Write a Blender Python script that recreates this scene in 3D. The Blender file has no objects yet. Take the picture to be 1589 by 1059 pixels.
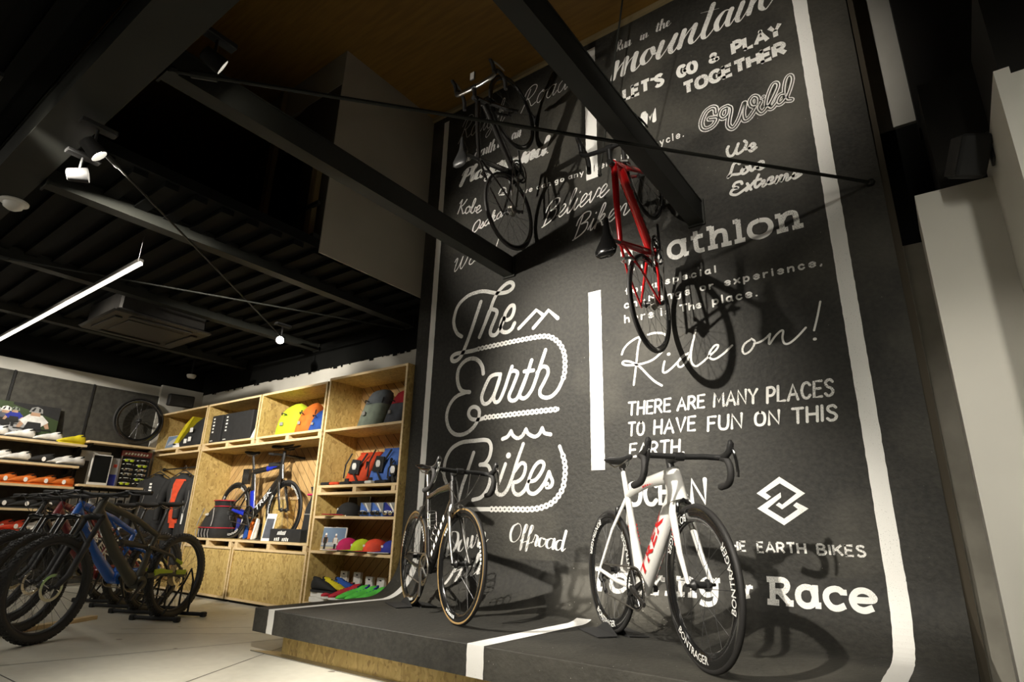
import bpy, bmesh, math, random
from mathutils import Vector, Matrix
R = math.radians
rnd = random.Random(7)
scene = bpy.context.scene
col = scene.collection

# ------------------------------------------------------------------ camera
cd = bpy.data.cameras.new('camera'); cam = bpy.data.objects.new('camera', cd); col.objects.link(cam)
cd.sensor_width = 36; cd.lens = 905.355 / 1589 * 36; cd.clip_start = .02
_y, _p, _r = R(-36.7286), R(18.0475), R(1.4797)
fwd = Vector((math.sin(_y)*math.cos(_p), math.cos(_y)*math.cos(_p), math.sin(_p)))
rgt = Vector((math.cos(_y), -math.sin(_y), 0)); up = rgt.cross(fwd)
rg2 = rgt*math.cos(_r) + up*math.sin(_r); up2 = up*math.cos(_r) - rgt*math.sin(_r)
cam.matrix_world = Matrix(((rg2.x, up2.x, -fwd.x, 0), (rg2.y, up2.y, -fwd.y, 0), (rg2.z, up2.z, -fwd.z, .8), (0, 0, 0, 1)))
scene.camera = cam
# ------------------------------------------------------------------ world, exposure, large lights
w = bpy.data.worlds.new('night_room'); scene.world = w; w.use_nodes = True
w.node_tree.nodes['Background'].inputs[0].default_value = (1, .85, .62, 1)
w.node_tree.nodes['Background'].inputs[1].default_value = .004
vs = scene.view_settings
vs.view_transform = 'Standard'; vs.look = 'None'; vs.gamma = 1; vs.use_curve_mapping = False
vs.exposure = 0.12
WARM = (1, .93, .82)
def area(name, loc, tgt, sx, sy, power, colr=WARM, spread=180):
    l = bpy.data.lights.new(name, 'AREA'); l.shape = 'RECTANGLE'; l.size = sx; l.size_y = sy
    l.energy = power; l.color = colr; l.spread = R(spread)
    o = bpy.data.objects.new(name, l); col.objects.link(o); o.location = loc
    o.rotation_euler = (Vector(tgt) - Vector(loc)).to_track_quat('-Z', 'Y').to_euler(); return o
def spot(name, loc, tgt, power, angle, blend=1.0, size=.03, colr=WARM):
    l = bpy.data.lights.new(name, 'SPOT'); l.energy = power; l.spot_size = R(angle); l.spot_blend = blend
    l.shadow_soft_size = size; l.color = colr
    o = bpy.data.objects.new(name, l); col.objects.link(o); o.location = loc
    o.rotation_euler = (Vector(tgt) - Vector(loc)).to_track_quat('-Z', 'Y').to_euler(); return o
# fill lights added out of the frame: along the aisle, entrance side, right pier
area('aisle_fill_light', (-6.6, -.9, 3.0), (-6.6, 3.3, .8), 4.2, .12, 12, (1, .93, .82), 120)
area('entrance_fill_light', (-2.2, -1.6, 3.0), (-2.6, .6, 0), 3.2, .12, 9, (1, .94, .84), 120)
area('right_pier_fill_light', (.9, -.4, 2.5), (.28, 3.4, 1.0), .12, 1.0, 6, (1, .96, .84), 60)
LAMPS = [  # track spots, some of them added: location, target, power, cone
    ((-3.50, .80, 2.74), (-2.70, 3.00, .45), 800, 46),
    ((-2.66, .98, 3.03), (-2.00, 3.76, 1.85), 1150, 50),
    ((-.75, .72, 3.40), (-1.05, 3.76, 3.80), 270, 52),
    ((.30, .55, 2.80), (-1.20, 2.80, .70), 150, 34),
    ((-6.20, .72, 2.82), (-6.80, 3.9, 1.60), 210, 66),  # added spot out of view, brightens the shelving
    ((-7.60, .72, 2.82), (-8.95, 2.9, 1.6), 260, 62),  # added spot out of view, brightens the left wall
    ((-3.70, .30, 2.88), (-6.20, 3.9, 1.70), 1350, 48),  # added spot out of view, brightens the bays from the right
    ((-3.95, .87, 2.78), (-2.45, 3.70, 3.55), 420, 50),  # extra spot, added to light the black hanging bike
    ((-1.60, -1.30, 2.95), (-1.25, 2.9, .75), 1350, 30),
    ((-3.25, .10, 2.86), (-4.60, 3.75, .60), 330, 34),  # added spot out of view, lifts the dim lower tiers
    ((-.40, .35, 2.85), (.20, 3.5, 1.0), 110, 32),  # added spot out of view, brightens the pier and concrete strip
    ((-1.00, .55, 2.86), (-3.10, 1.75, 0), 900, 32),
]
# ------------------------------------------------------------------ materials
MAT = {}
def pmat(name, base, rough=.5, metal=0, emit=0, coat=0, spec=.5):
    if name in MAT: return MAT[name]
    m = bpy.data.materials.new(name); m.use_nodes = True
    b = m.node_tree.nodes['Principled BSDF']
    b.inputs['Base Color'].default_value = (*base, 1); b.inputs['Roughness'].default_value = rough
    b.inputs['Metallic'].default_value = metal; b.inputs['Specular IOR Level'].default_value = spec
    if coat: b.inputs['Coat Weight'].default_value = coat; b.inputs['Coat Roughness'].default_value = .08
    if emit:
        b.inputs['Emission Color'].default_value = (*base, 1); b.inputs['Emission Strength'].default_value = emit
    MAT[name] = m; return m
def noisy(name, c1, c2, scale=6, rough=.6, detail=6, lo=.35, hi=.65, stretch=(1, 1, 1), bump=0, metal=0, rot=(0, 0, 0), dist=0, spec=.5):
    if name in MAT: return MAT[name]
    m = pmat(name, c1, rough, metal, spec=spec); nt = m.node_tree; b = nt.nodes['Principled BSDF']
    tc = nt.nodes.new('ShaderNodeTexCoord'); mp = nt.nodes.new('ShaderNodeMapping'); mp.inputs['Scale'].default_value = stretch; mp.inputs['Rotation'].default_value = rot
    nt.links.new(tc.outputs['Object'], mp.inputs[0])
    n = nt.nodes.new('ShaderNodeTexNoise'); n.inputs['Scale'].default_value = scale; n.inputs['Detail'].default_value = detail; n.inputs['Distortion'].default_value = dist
    nt.links.new(mp.outputs[0], n.inputs['Vector'])
    r = nt.nodes.new('ShaderNodeValToRGB'); r.color_ramp.elements[0].position = lo; r.color_ramp.elements[1].position = hi
    r.color_ramp.elements[0].color = (*c1, 1); r.color_ramp.elements[1].color = (*c2, 1)
    nt.links.new(n.outputs['Fac'], r.inputs[0]); nt.links.new(r.outputs[0], b.inputs['Base Color'])
    if bump:
        bp = nt.nodes.new('ShaderNodeBump'); bp.inputs['Strength'].default_value = bump; bp.inputs['Distance'].default_value = .01
        nt.links.new(n.outputs['Fac'], bp.inputs['Height']); nt.links.new(bp.outputs[0], b.inputs['Normal'])
    return m
def mixnode(nt, fac, a, b):
    mx = nt.nodes.new('ShaderNodeMix'); mx.data_type = 'RGBA'
    for s, v in ((mx.inputs[0], fac), (mx.inputs[6], a), (mx.inputs[7], b)):
        if hasattr(v, 'is_output'): nt.links.new(v, s)
        elif isinstance(v, (int, float)): s.default_value = v
        else: s.default_value = (*v, 1)
    return mx.outputs[2]
def noise_ramp(nt, vec, scale, lo, hi, detail=4, kind='n', rnd_=1):
    if kind == 'n':
        n = nt.nodes.new('ShaderNodeTexNoise'); n.inputs['Detail'].default_value = detail; out = n.outputs['Fac']
    else:
        n = nt.nodes.new('ShaderNodeTexVoronoi'); out = n.outputs['Color']
    n.inputs['Scale'].default_value = scale; nt.links.new(vec, n.inputs['Vector'])
    r = nt.nodes.new('ShaderNodeValToRGB'); r.color_ramp.elements[0].position = lo; r.color_ramp.elements[1].position = hi
    nt.links.new(out, r.inputs[0]); return r.outputs[0]
def mapped(nt, scale=(1, 1, 1), rot=(0, 0, 0)):
    tc = nt.nodes.new('ShaderNodeTexCoord'); mp = nt.nodes.new('ShaderNodeMapping')
    mp.inputs['Scale'].default_value = scale; mp.inputs['Rotation'].default_value = rot
    nt.links.new(tc.outputs['Object'], mp.inputs[0]); return mp.outputs[0]
def bump(nt, h, strength, dist=.01):
    bp = nt.nodes.new('ShaderNodeBump'); bp.inputs['Strength'].default_value = strength; bp.inputs['Distance'].default_value = dist
    nt.links.new(h, bp.inputs['Height']); nt.links.new(bp.outputs[0], nt.nodes['Principled BSDF'].inputs['Normal'])
def make_wall_black():
    m = pmat('black_plaster', (.04, .038, .033), .72); nt = m.node_tree; b = nt.nodes['Principled BSDF']
    v = mapped(nt)
    big = noise_ramp(nt, v, 1.6, .3, .75, 8); fine = noise_ramp(nt, v, 38, .3, .75, 5)
    c = mixnode(nt, big, (.0085, .0082, .0064), (.017, .016, .0125))
    c = mixnode(nt, fine, c, mixnode(nt, .34, c, (.066, .062, .049)))
    dust = noise_ramp(nt, v, 1.15, .50, .80, 7); c = mixnode(nt, dust, c, mixnode(nt, .6, c, (.13, .122, .098)))
    sp = noise_ramp(nt, v, 75, .735, .77, 2); zone = noise_ramp(nt, v, 2.1, .52, .62, 3)
    f = nt.nodes.new('ShaderNodeMath'); f.operation = 'MULTIPLY'; nt.links.new(sp, f.inputs[0]); nt.links.new(zone, f.inputs[1])
    c = mixnode(nt, f.outputs[0], c, (.55, .53, .47))
    nt.links.new(c, b.inputs['Base Color']); bump(nt, fine, .25); return m
def make_chalk(name, lo, hi, base=(.80, .79, .75)):
    m = pmat(name, base, .8); nt = m.node_tree; b = nt.nodes['Principled BSDF']
    v = mapped(nt); n = noise_ramp(nt, v, 210, lo, hi, 3); z = noise_ramp(nt, v, 3.2, .38, .70, 3)
    f = nt.nodes.new('ShaderNodeMath'); f.operation = 'MULTIPLY'; nt.links.new(n, f.inputs[0]); nt.links.new(z, f.inputs[1])
    nt.links.new(mixnode(nt, f.outputs[0], base, (.08, .075, .065)), b.inputs['Base Color']); return m
def make_osb(name='osb_board', tint=1.0):
    m = pmat(name, (.5, .35, .16), .62); nt = m.node_tree; b = nt.nodes['Principled BSDF']
    v = mapped(nt, (1, 1, 1))
    vo = nt.nodes.new('ShaderNodeTexVoronoi'); vo.inputs['Scale'].default_value = 20; vo.inputs['Randomness'].default_value = 1
    nz = nt.nodes.new('ShaderNodeTexNoise'); nz.inputs['Scale'].default_value = 9; nt.links.new(v, nz.inputs['Vector'])
    v2 = mapped(nt, (2.2, 2.2, .75)); vm = nt.nodes.new('ShaderNodeVectorMath'); vm.operation = 'MULTIPLY_ADD'
    vm.inputs[1].default_value = (.35, .35, .35); nt.links.new(nz.outputs['Color'], vm.inputs[0]); nt.links.new(v2, vm.inputs[2]); nt.links.new(vm.outputs[0], vo.inputs['Vector'])
    r = nt.nodes.new('ShaderNodeValToRGB'); cr = r.color_ramp; cr.interpolation = 'LINEAR'
    cr.elements[0].position = 0; cr.elements[0].color = (.32*tint, .205*tint, .062*tint, 1)
    cr.elements[1].position = 1; cr.elements[1].color = (.66*tint, .49*tint, .19*tint, 1)
    e = cr.elements.new(.35); e.color = (.50*tint, .35*tint, .115*tint, 1)
    e = cr.elements.new(.7); e.color = (.58*tint, .42*tint, .15*tint, 1)
    nt.links.new(vo.outputs['Color'], r.inputs[0])
    fl = noise_ramp(nt, mapped(nt, (3, 3, 1)), 16, .62, .72, 4)
    nt.links.new(mixnode(nt, fl, r.outputs[0], (.20*tint, .12*tint, .045*tint)), b.inputs['Base Color']); bump(nt, vo.outputs['Distance'], .15); return m
def make_floor():
    m = pmat('polished_concrete', (.4, .38, .32), .42); nt = m.node_tree; b = nt.nodes['Principled BSDF']
    v = mapped(nt); a = noise_ramp(nt, v, .9, .3, .7, 9); d = noise_ramp(nt, v, 14, .35, .7, 6)
    c = mixnode(nt, a, (.47, .455, .385), (.62, .60, .51)); c = mixnode(nt, d, c, mixnode(nt, .18, c, (.26, .24, .20)))
    s = noise_ramp(nt, v, 7, .745, .765, 1); c = mixnode(nt, s, c, (.16, .14, .11))
    nt.links.new(c, b.inputs['Base Color']); return m
def make_planks(name, ang, width, c1, c2, gap):
    # boards with dark joints; the pattern runs in the object's x-z plane, turned by ang
    m = pmat(name, c1, .6); nt = m.node_tree; b = nt.nodes['Principled BSDF']
    v = mapped(nt, (1, 1, 1), (0, R(ang), 0))
    sx = nt.nodes.new('ShaderNodeSeparateXYZ'); nt.links.new(v, sx.inputs[0])
    def mth(op, a, bb):
        n = nt.nodes.new('ShaderNodeMath'); n.operation = op
        for i, q in enumerate((a, bb)):
            if hasattr(q, 'is_output'): nt.links.new(q, n.inputs[i])
            else: n.inputs[i].default_value = q
        return n.outputs[0]
    k = mth('DIVIDE', sx.outputs[0], width); fr = mth('FRACT', k, 0); fl = mth('FLOOR', k, 0)
    wn = nt.nodes.new('ShaderNodeTexWhiteNoise'); wn.noise_dimensions = '1D'; nt.links.new(fl, wn.inputs['W'])
    c = mixnode(nt, wn.outputs['Value'], c1, c2)
    g = noise_ramp(nt, mapped(nt, (9, 9, 1.2), (0, R(ang), 0)), 7, .35, .7, 6)
    c = mixnode(nt, g, c, mixnode(nt, .35, c, (.25, .14, .05)))
    j = mth('LESS_THAN', fr, gap)
    nt.links.new(mixnode(nt, j, c, (.05, .03, .012)), b.inputs['Base Color']); return m
M = MAT
make_wall_black(); make_chalk('chalk_white', .47, .60); make_chalk('road_paint_white', .62, .74, (.84, .83, .79)); make_osb(); make_osb('osb_board_dark', .8); make_floor()
make_planks('larch_planks_left', -45, .085, (.60, .40, .17), (.48, .30, .115), .07)
make_planks('larch_planks_right', 45, .085, (.60, .40, .17), (.48, .30, .115), .07)
noisy('plywood_edge', (.78, .61, .36), (.66, .48, .25), 10, .55, stretch=(1, 1, 12))
noisy('wood_ceiling', (.26, .14, .022), (.20, .105, .016), 3, .6, stretch=(1, 10, 1))
noisy('pale_plaster', (.60, .585, .53), (.54, .525, .47), 3, .8)
noisy('white_plaster', (.72, .70, .63), (.66, .64, .575), 1.5, .75)
noisy('upper_plaster', (.42, .39, .32), (.38, .355, .29), 1.5, .8)
noisy('rough_concrete', (.30, .285, .24), (.42, .40, .34), 4, .85, bump=.3)
noisy('cement_board', (.034, .0325, .026), (.058, .055, .045), 16, .85, bump=.3)
noisy('beam_paint', (.016, .017, .014), (.021, .022, .018), 3, .62, spec=.3)
noisy('deck_paint', (.003, .0033, .003), (.0045, .0048, .0042), 2, .8, spec=.15)
pmat('dark_interior', (.015, .014, .012), .9); pmat('brown_wall', (.055, .044, .028), .85); pmat('wood_post', (.30, .23, .12), .6)
noisy('dark_steel', (.035, .033, .03), (.05, .047, .042), 9, .45, metal=.6)
pmat('black_plastic', (.018, .018, .018), .42); pmat('matt_black', (.014, .014, .014), .75); pmat('tyre_black', (.020, .019, .018), .62)
pmat('gloss_black', (.010, .010, .010), .16, coat=.6); pmat('carbon', (.022, .021, .020), .28, coat=.4)
pmat('chrome', (.75, .74, .72), .18, 1); pmat('grey_alloy', (.42, .41, .39), .3, 1); pmat('spoke_steel', (.10, .10, .10), .35, .8)
pmat('bar_tape', (.022, .021, .020), .7); pmat('chain_steel', (.30, .28, .25), .38, .9)
pmat('frame_white', (.82, .81, .77), .22, coat=.5); pmat('frame_red', (.55, .010, .012), .22, coat=.6); pmat('frame_black', (.016, .015, .014), .2, coat=.6)
pmat('frame_dark_green', (.045, .044, .032), .4); pmat('frame_blue', (.015, .12, .55), .25, coat=.5); pmat('frame_maroon', (.20, .012, .016), .3, coat=.5); pmat('frame_tt_blue', (.012, .03, .42), .25, coat=.5)
pmat('lime_paint', (.40, .52, .015), .4); pmat('decal_white', (.85, .84, .80), .5); pmat('decal_red', (.62, .02, .02), .5); pmat('decal_grey', (.30, .29, .27), .5); pmat('decal_black', (.01, .01, .01), .5)
pmat('gold_tape', (.42, .27, .08), .45); pmat('tan_wall', (.30, .19, .07), .6)
pmat('tube_glow', (1, .93, .80), .5, emit=3.2); pmat('lamp_glow', (1, .93, .78), .5, emit=60); pmat('lamp_glow_soft', (1, .93, .80), .5, emit=9)
pmat('white_plastic', (.72, .71, .67), .4); pmat('screen_black', (.006, .007, .007), .5, spec=.2)
def fabric(name, c, rough=.8): return noisy('fabric_' + name, c, tuple(q*.72 for q in c), 14, rough, bump=.25)
for n_, c_ in dict(lime=(.52, .68, .02), orange=(.72, .17, .015), blue=(.012, .075, .36), red=(.52, .018, .035), slate=(.10, .115, .13), sage=(.20, .24, .19), greyblue=(.085, .095, .12),
                   tomato=(.72, .07, .015), cornflower=(.09, .21, .66), black=(.016, .016, .016), charcoal=(.022, .022, .022), yellow=(.70, .58, .01), pink=(.62, .015, .13), coral=(.80, .075, .03),
                   teal=(.03, .24, .30), navy=(.02, .03, .28), green=(.10, .62, .07), white=(.76, .75, .71), grey=(.3, .3, .29), sky=(.3, .55, .75), skin=(.45, .28, .18)).items(): fabric(n_, c_)
# ------------------------------------------------------------------ mesh helpers
class MB:
    def __init__(s, X=None): s.v = []; s.f = []; s.X = X; s.mi = []; s.cm = 0
    def vert(s, p):
        p = Vector(p); s.v.append(s.X @ p if s.X else p); return len(s.v) - 1
    def face(s, ids): s.f.append(tuple(ids)); s.mi.append(s.cm)
    def ring(s, pts): return [s.vert(p) for p in pts]
    def bridge(s, a, b):
        n = len(a)
        for i in range(n): s.face((a[i], a[(i+1) % n], b[(i+1) % n], b[i]))
    def loft(s, rings, caps=True, closed=False):
        ids = [s.ring(r) for r in rings]
        for a, b in zip(ids, ids[1:]): s.bridge(a, b)
        if closed: s.bridge(ids[-1], ids[0])
        elif caps: s.face(ids[0][::-1]); s.face(ids[-1])
        return s
    def box(s, a, b):
        (x0, y0, z0), (x1, y1, z1) = a, b
        return s.loft([[(x0, y0, z0), (x1, y0, z0), (x1, y1, z0), (x0, y1, z0)], [(x0, y0, z1), (x1, y0, z1), (x1, y1, z1), (x0, y1, z1)]])
    def rbox(s, a, b, r=.01):
        # box with chamfered edges
        (x0, y0, z0), (x1, y1, z1) = a, b
        def o(i, z): return [(x0+i+r, y0+i, z), (x1-i-r, y0+i, z), (x1-i, y0+i+r, z), (x1-i, y1-i-r, z), (x1-i-r, y1-i, z), (x0+i+r, y1-i, z), (x0+i, y1-i-r, z), (x0+i, y0+i+r, z)]
        return s.loft([o(r, z0), o(0, z0+r), o(0, z1-r), o(r, z1)])
    def tube(s, pts, rad, n=10, k=1.0, side=None, caps=True, closed=False):
        # swept tube; rad is a number or a list; k stretches the section along `side`
        P = [Vector(p) for p in pts]; L = len(P)
        rr = rad if isinstance(rad, (list, tuple)) else [rad]*L
        kk = k if isinstance(k, (list, tuple)) else [k]*L
        rings = []; prev = None
        for i in range(L):
            if closed: t = P[(i+1) % L] - P[i-1]
            else: t = P[min(i+1, L-1)] - P[max(i-1, 0)]
            if t.length < 1e-9: t = Vector((0, 0, 1))
            t.normalize()
            if side is not None: u = Vector(side)
            elif prev is not None: u = prev
            else: u = Vector((0, 0, 1)) if abs(t.z) < .9 else Vector((1, 0, 0))
            u = u - t*u.dot(t)
            if u.length < 1e-6: u = t.orthogonal()
            u.normalize(); prev = u; v = t.cross(u)
            rings.append([P[i] + u*(rr[i]*kk[i]*math.cos(a)) + v*(rr[i]*math.sin(a)) for a in [2*math.pi*j/n for j in range(n)]])
        return s.loft(rings, caps and not closed, closed)
    def lathe(s, prof, n=24, axis='Y', c=(0, 0, 0), closed=False, a0=0, a1=2*math.pi, cap=True):
        # prof = [(axial, radius)]
        c = Vector(c); full = abs(a1-a0-2*math.pi) < 1e-6; rings = []
        for j in range(n if full else n+1):
            a = a0 + (a1-a0)*j/n; ca, sa = math.cos(a), math.sin(a); r = []
            for h, q in prof:
                p = {'Y': (q*ca, h, q*sa), 'Z': (q*ca, q*sa, h), 'X': (h, q*ca, q*sa)}[axis]; r.append(s.vert(c + Vector(p)))
            rings.append(r)
        m = len(prof); K = len(rings)
        for j in range(K if full else K-1):
            a, b = rings[j], rings[(j+1) % K]
            for i in range(m if closed else m-1): s.face((a[i], a[(i+1) % m], b[(i+1) % m], b[i]))
        if not closed and cap:
            for i in (0, m-1):
                if prof[i][1] > 1e-5 and full: s.face([r[i] for r in rings])
        return s
    def cyl(s, a, b, r, n=12, r2=None): return s.tube([a, b], [r, r if r2 is None else r2], n)
    def sphere(s, c, r, n=12, sc=(1, 1, 1)):
        rings = []
        for i in range(1, n//2):
            t = math.pi*i/(n//2); rings.append([(c[0]+sc[0]*r*math.sin(t)*math.cos(2*math.pi*j/n), c[1]+sc[1]*r*math.sin(t)*math.sin(2*math.pi*j/n), c[2]+sc[2]*r*math.cos(t)) for j in range(n)])
        return s.loft(rings)
    def poly(s, pts): s.face(s.ring(pts)); return s
    def prism(s, pts, d):
        d = Vector(d); return s.loft([[Vector(p) for p in pts], [Vector(p)+d for p in pts]])
    def mat(s, i): s.cm = i; return s
    def build(s, name, mats, parent=None, smooth=35, label=None):
        me = bpy.data.meshes.new(name); me.from_pydata([tuple(p) for p in s.v], [], s.f)
        mats = mats if isinstance(mats, (list, tuple)) else [mats]
        for q in mats: me.materials.append(MAT[q])
        if len(mats) > 1: me.polygons.foreach_set('material_index', s.mi)
        bm = bmesh.new(); bm.from_mesh(me); bmesh.ops.recalc_face_normals(bm, faces=bm.faces); bm.to_mesh(me); bm.free()
        if smooth:
            me.polygons.foreach_set('use_smooth', [True]*len(me.polygons)); me.set_sharp_from_angle(angle=R(smooth))
        o = bpy.data.objects.new(name, me); col.objects.link(o)
        if parent: o.parent = parent
        if label: o['label'] = label
        return o
def tag(o, label=None, cat=None, group=None, kind=None):
    if label: o['label'] = label
    if cat: o['category'] = cat
    if group: o['group'] = group
    if kind: o['kind'] = kind
    return o
def empty(name, loc=(0, 0, 0), rz=0, label=None, cat=None, group=None):
    o = bpy.data.objects.new(name, None); col.objects.link(o); o.location = loc; o.rotation_euler = (0, 0, rz); o.empty_display_size = .1
    return tag(o, label, cat, group)
def copy_tree(o, parent=None):
    c = o.copy(); col.objects.link(c)
    if parent: c.parent = parent
    for ch in list(o.children): copy_tree(ch, c)
    return c
def catmull(pts, n=6):
    P = [Vector(p) for p in pts]
    if len(P) < 3: return P
    out = []
    for i in range(len(P)-1):
        p0 = P[i-1] if i else P[0]*2-P[1]; p1 = P[i]; p2 = P[i+1]; p3 = P[i+2] if i+2 < len(P) else P[-1]*2-P[-2]
        for j in range(n):
            t = j/n; out.append(.5*((2*p1)+(p2-p0)*t+(2*p0-5*p1+4*p2-p3)*t*t+(3*p1-p0-3*p2+p3)*t**3))
    out.append(P[-1]); return out
_tc = {}
def glyphs(txt, bold=0):
    # outline of a line of text in the built-in typeface, as (verts, faces), cap height about .7
    if (txt, bold) in _tc: return _tc[(txt, bold)]
    cu = bpy.data.curves.new('t', 'FONT'); cu.body = txt; cu.resolution_u = 3; cu.offset = bold
    o = bpy.data.objects.new('t', cu); col.objects.link(o); dg = bpy.context.evaluated_depsgraph_get()
    me = o.evaluated_get(dg).to_mesh(); V = [tuple(v.co) for v in me.vertices]; Fc = [tuple(p.vertices) for p in me.polygons]
    o.evaluated_get(dg).to_mesh_clear(); bpy.data.objects.remove(o); bpy.data.curves.remove(cu)
    x0 = min(v[0] for v in V); V = [(v[0]-x0, v[1], 0) for v in V]; wd = max(v[0] for v in V)
    _tc[(txt, bold)] = (V, Fc, wd); return _tc[(txt, bold)]
def put_text(mb, txt, org, ux, uy, size, fit=None, bold=0, shear=0):
    V, Fc, wd = glyphs(txt, bold); k = size/.7; kx = k if fit is None else fit/wd
    org, ux, uy = Vector(org), Vector(ux), Vector(uy); b = len(mb.v)
    for x, y, _ in V: mb.vert(org + ux*(x*kx + shear*y*k) + uy*(y*k))
    for f in Fc: mb.face([b+i for i in f])
    return mb

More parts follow.
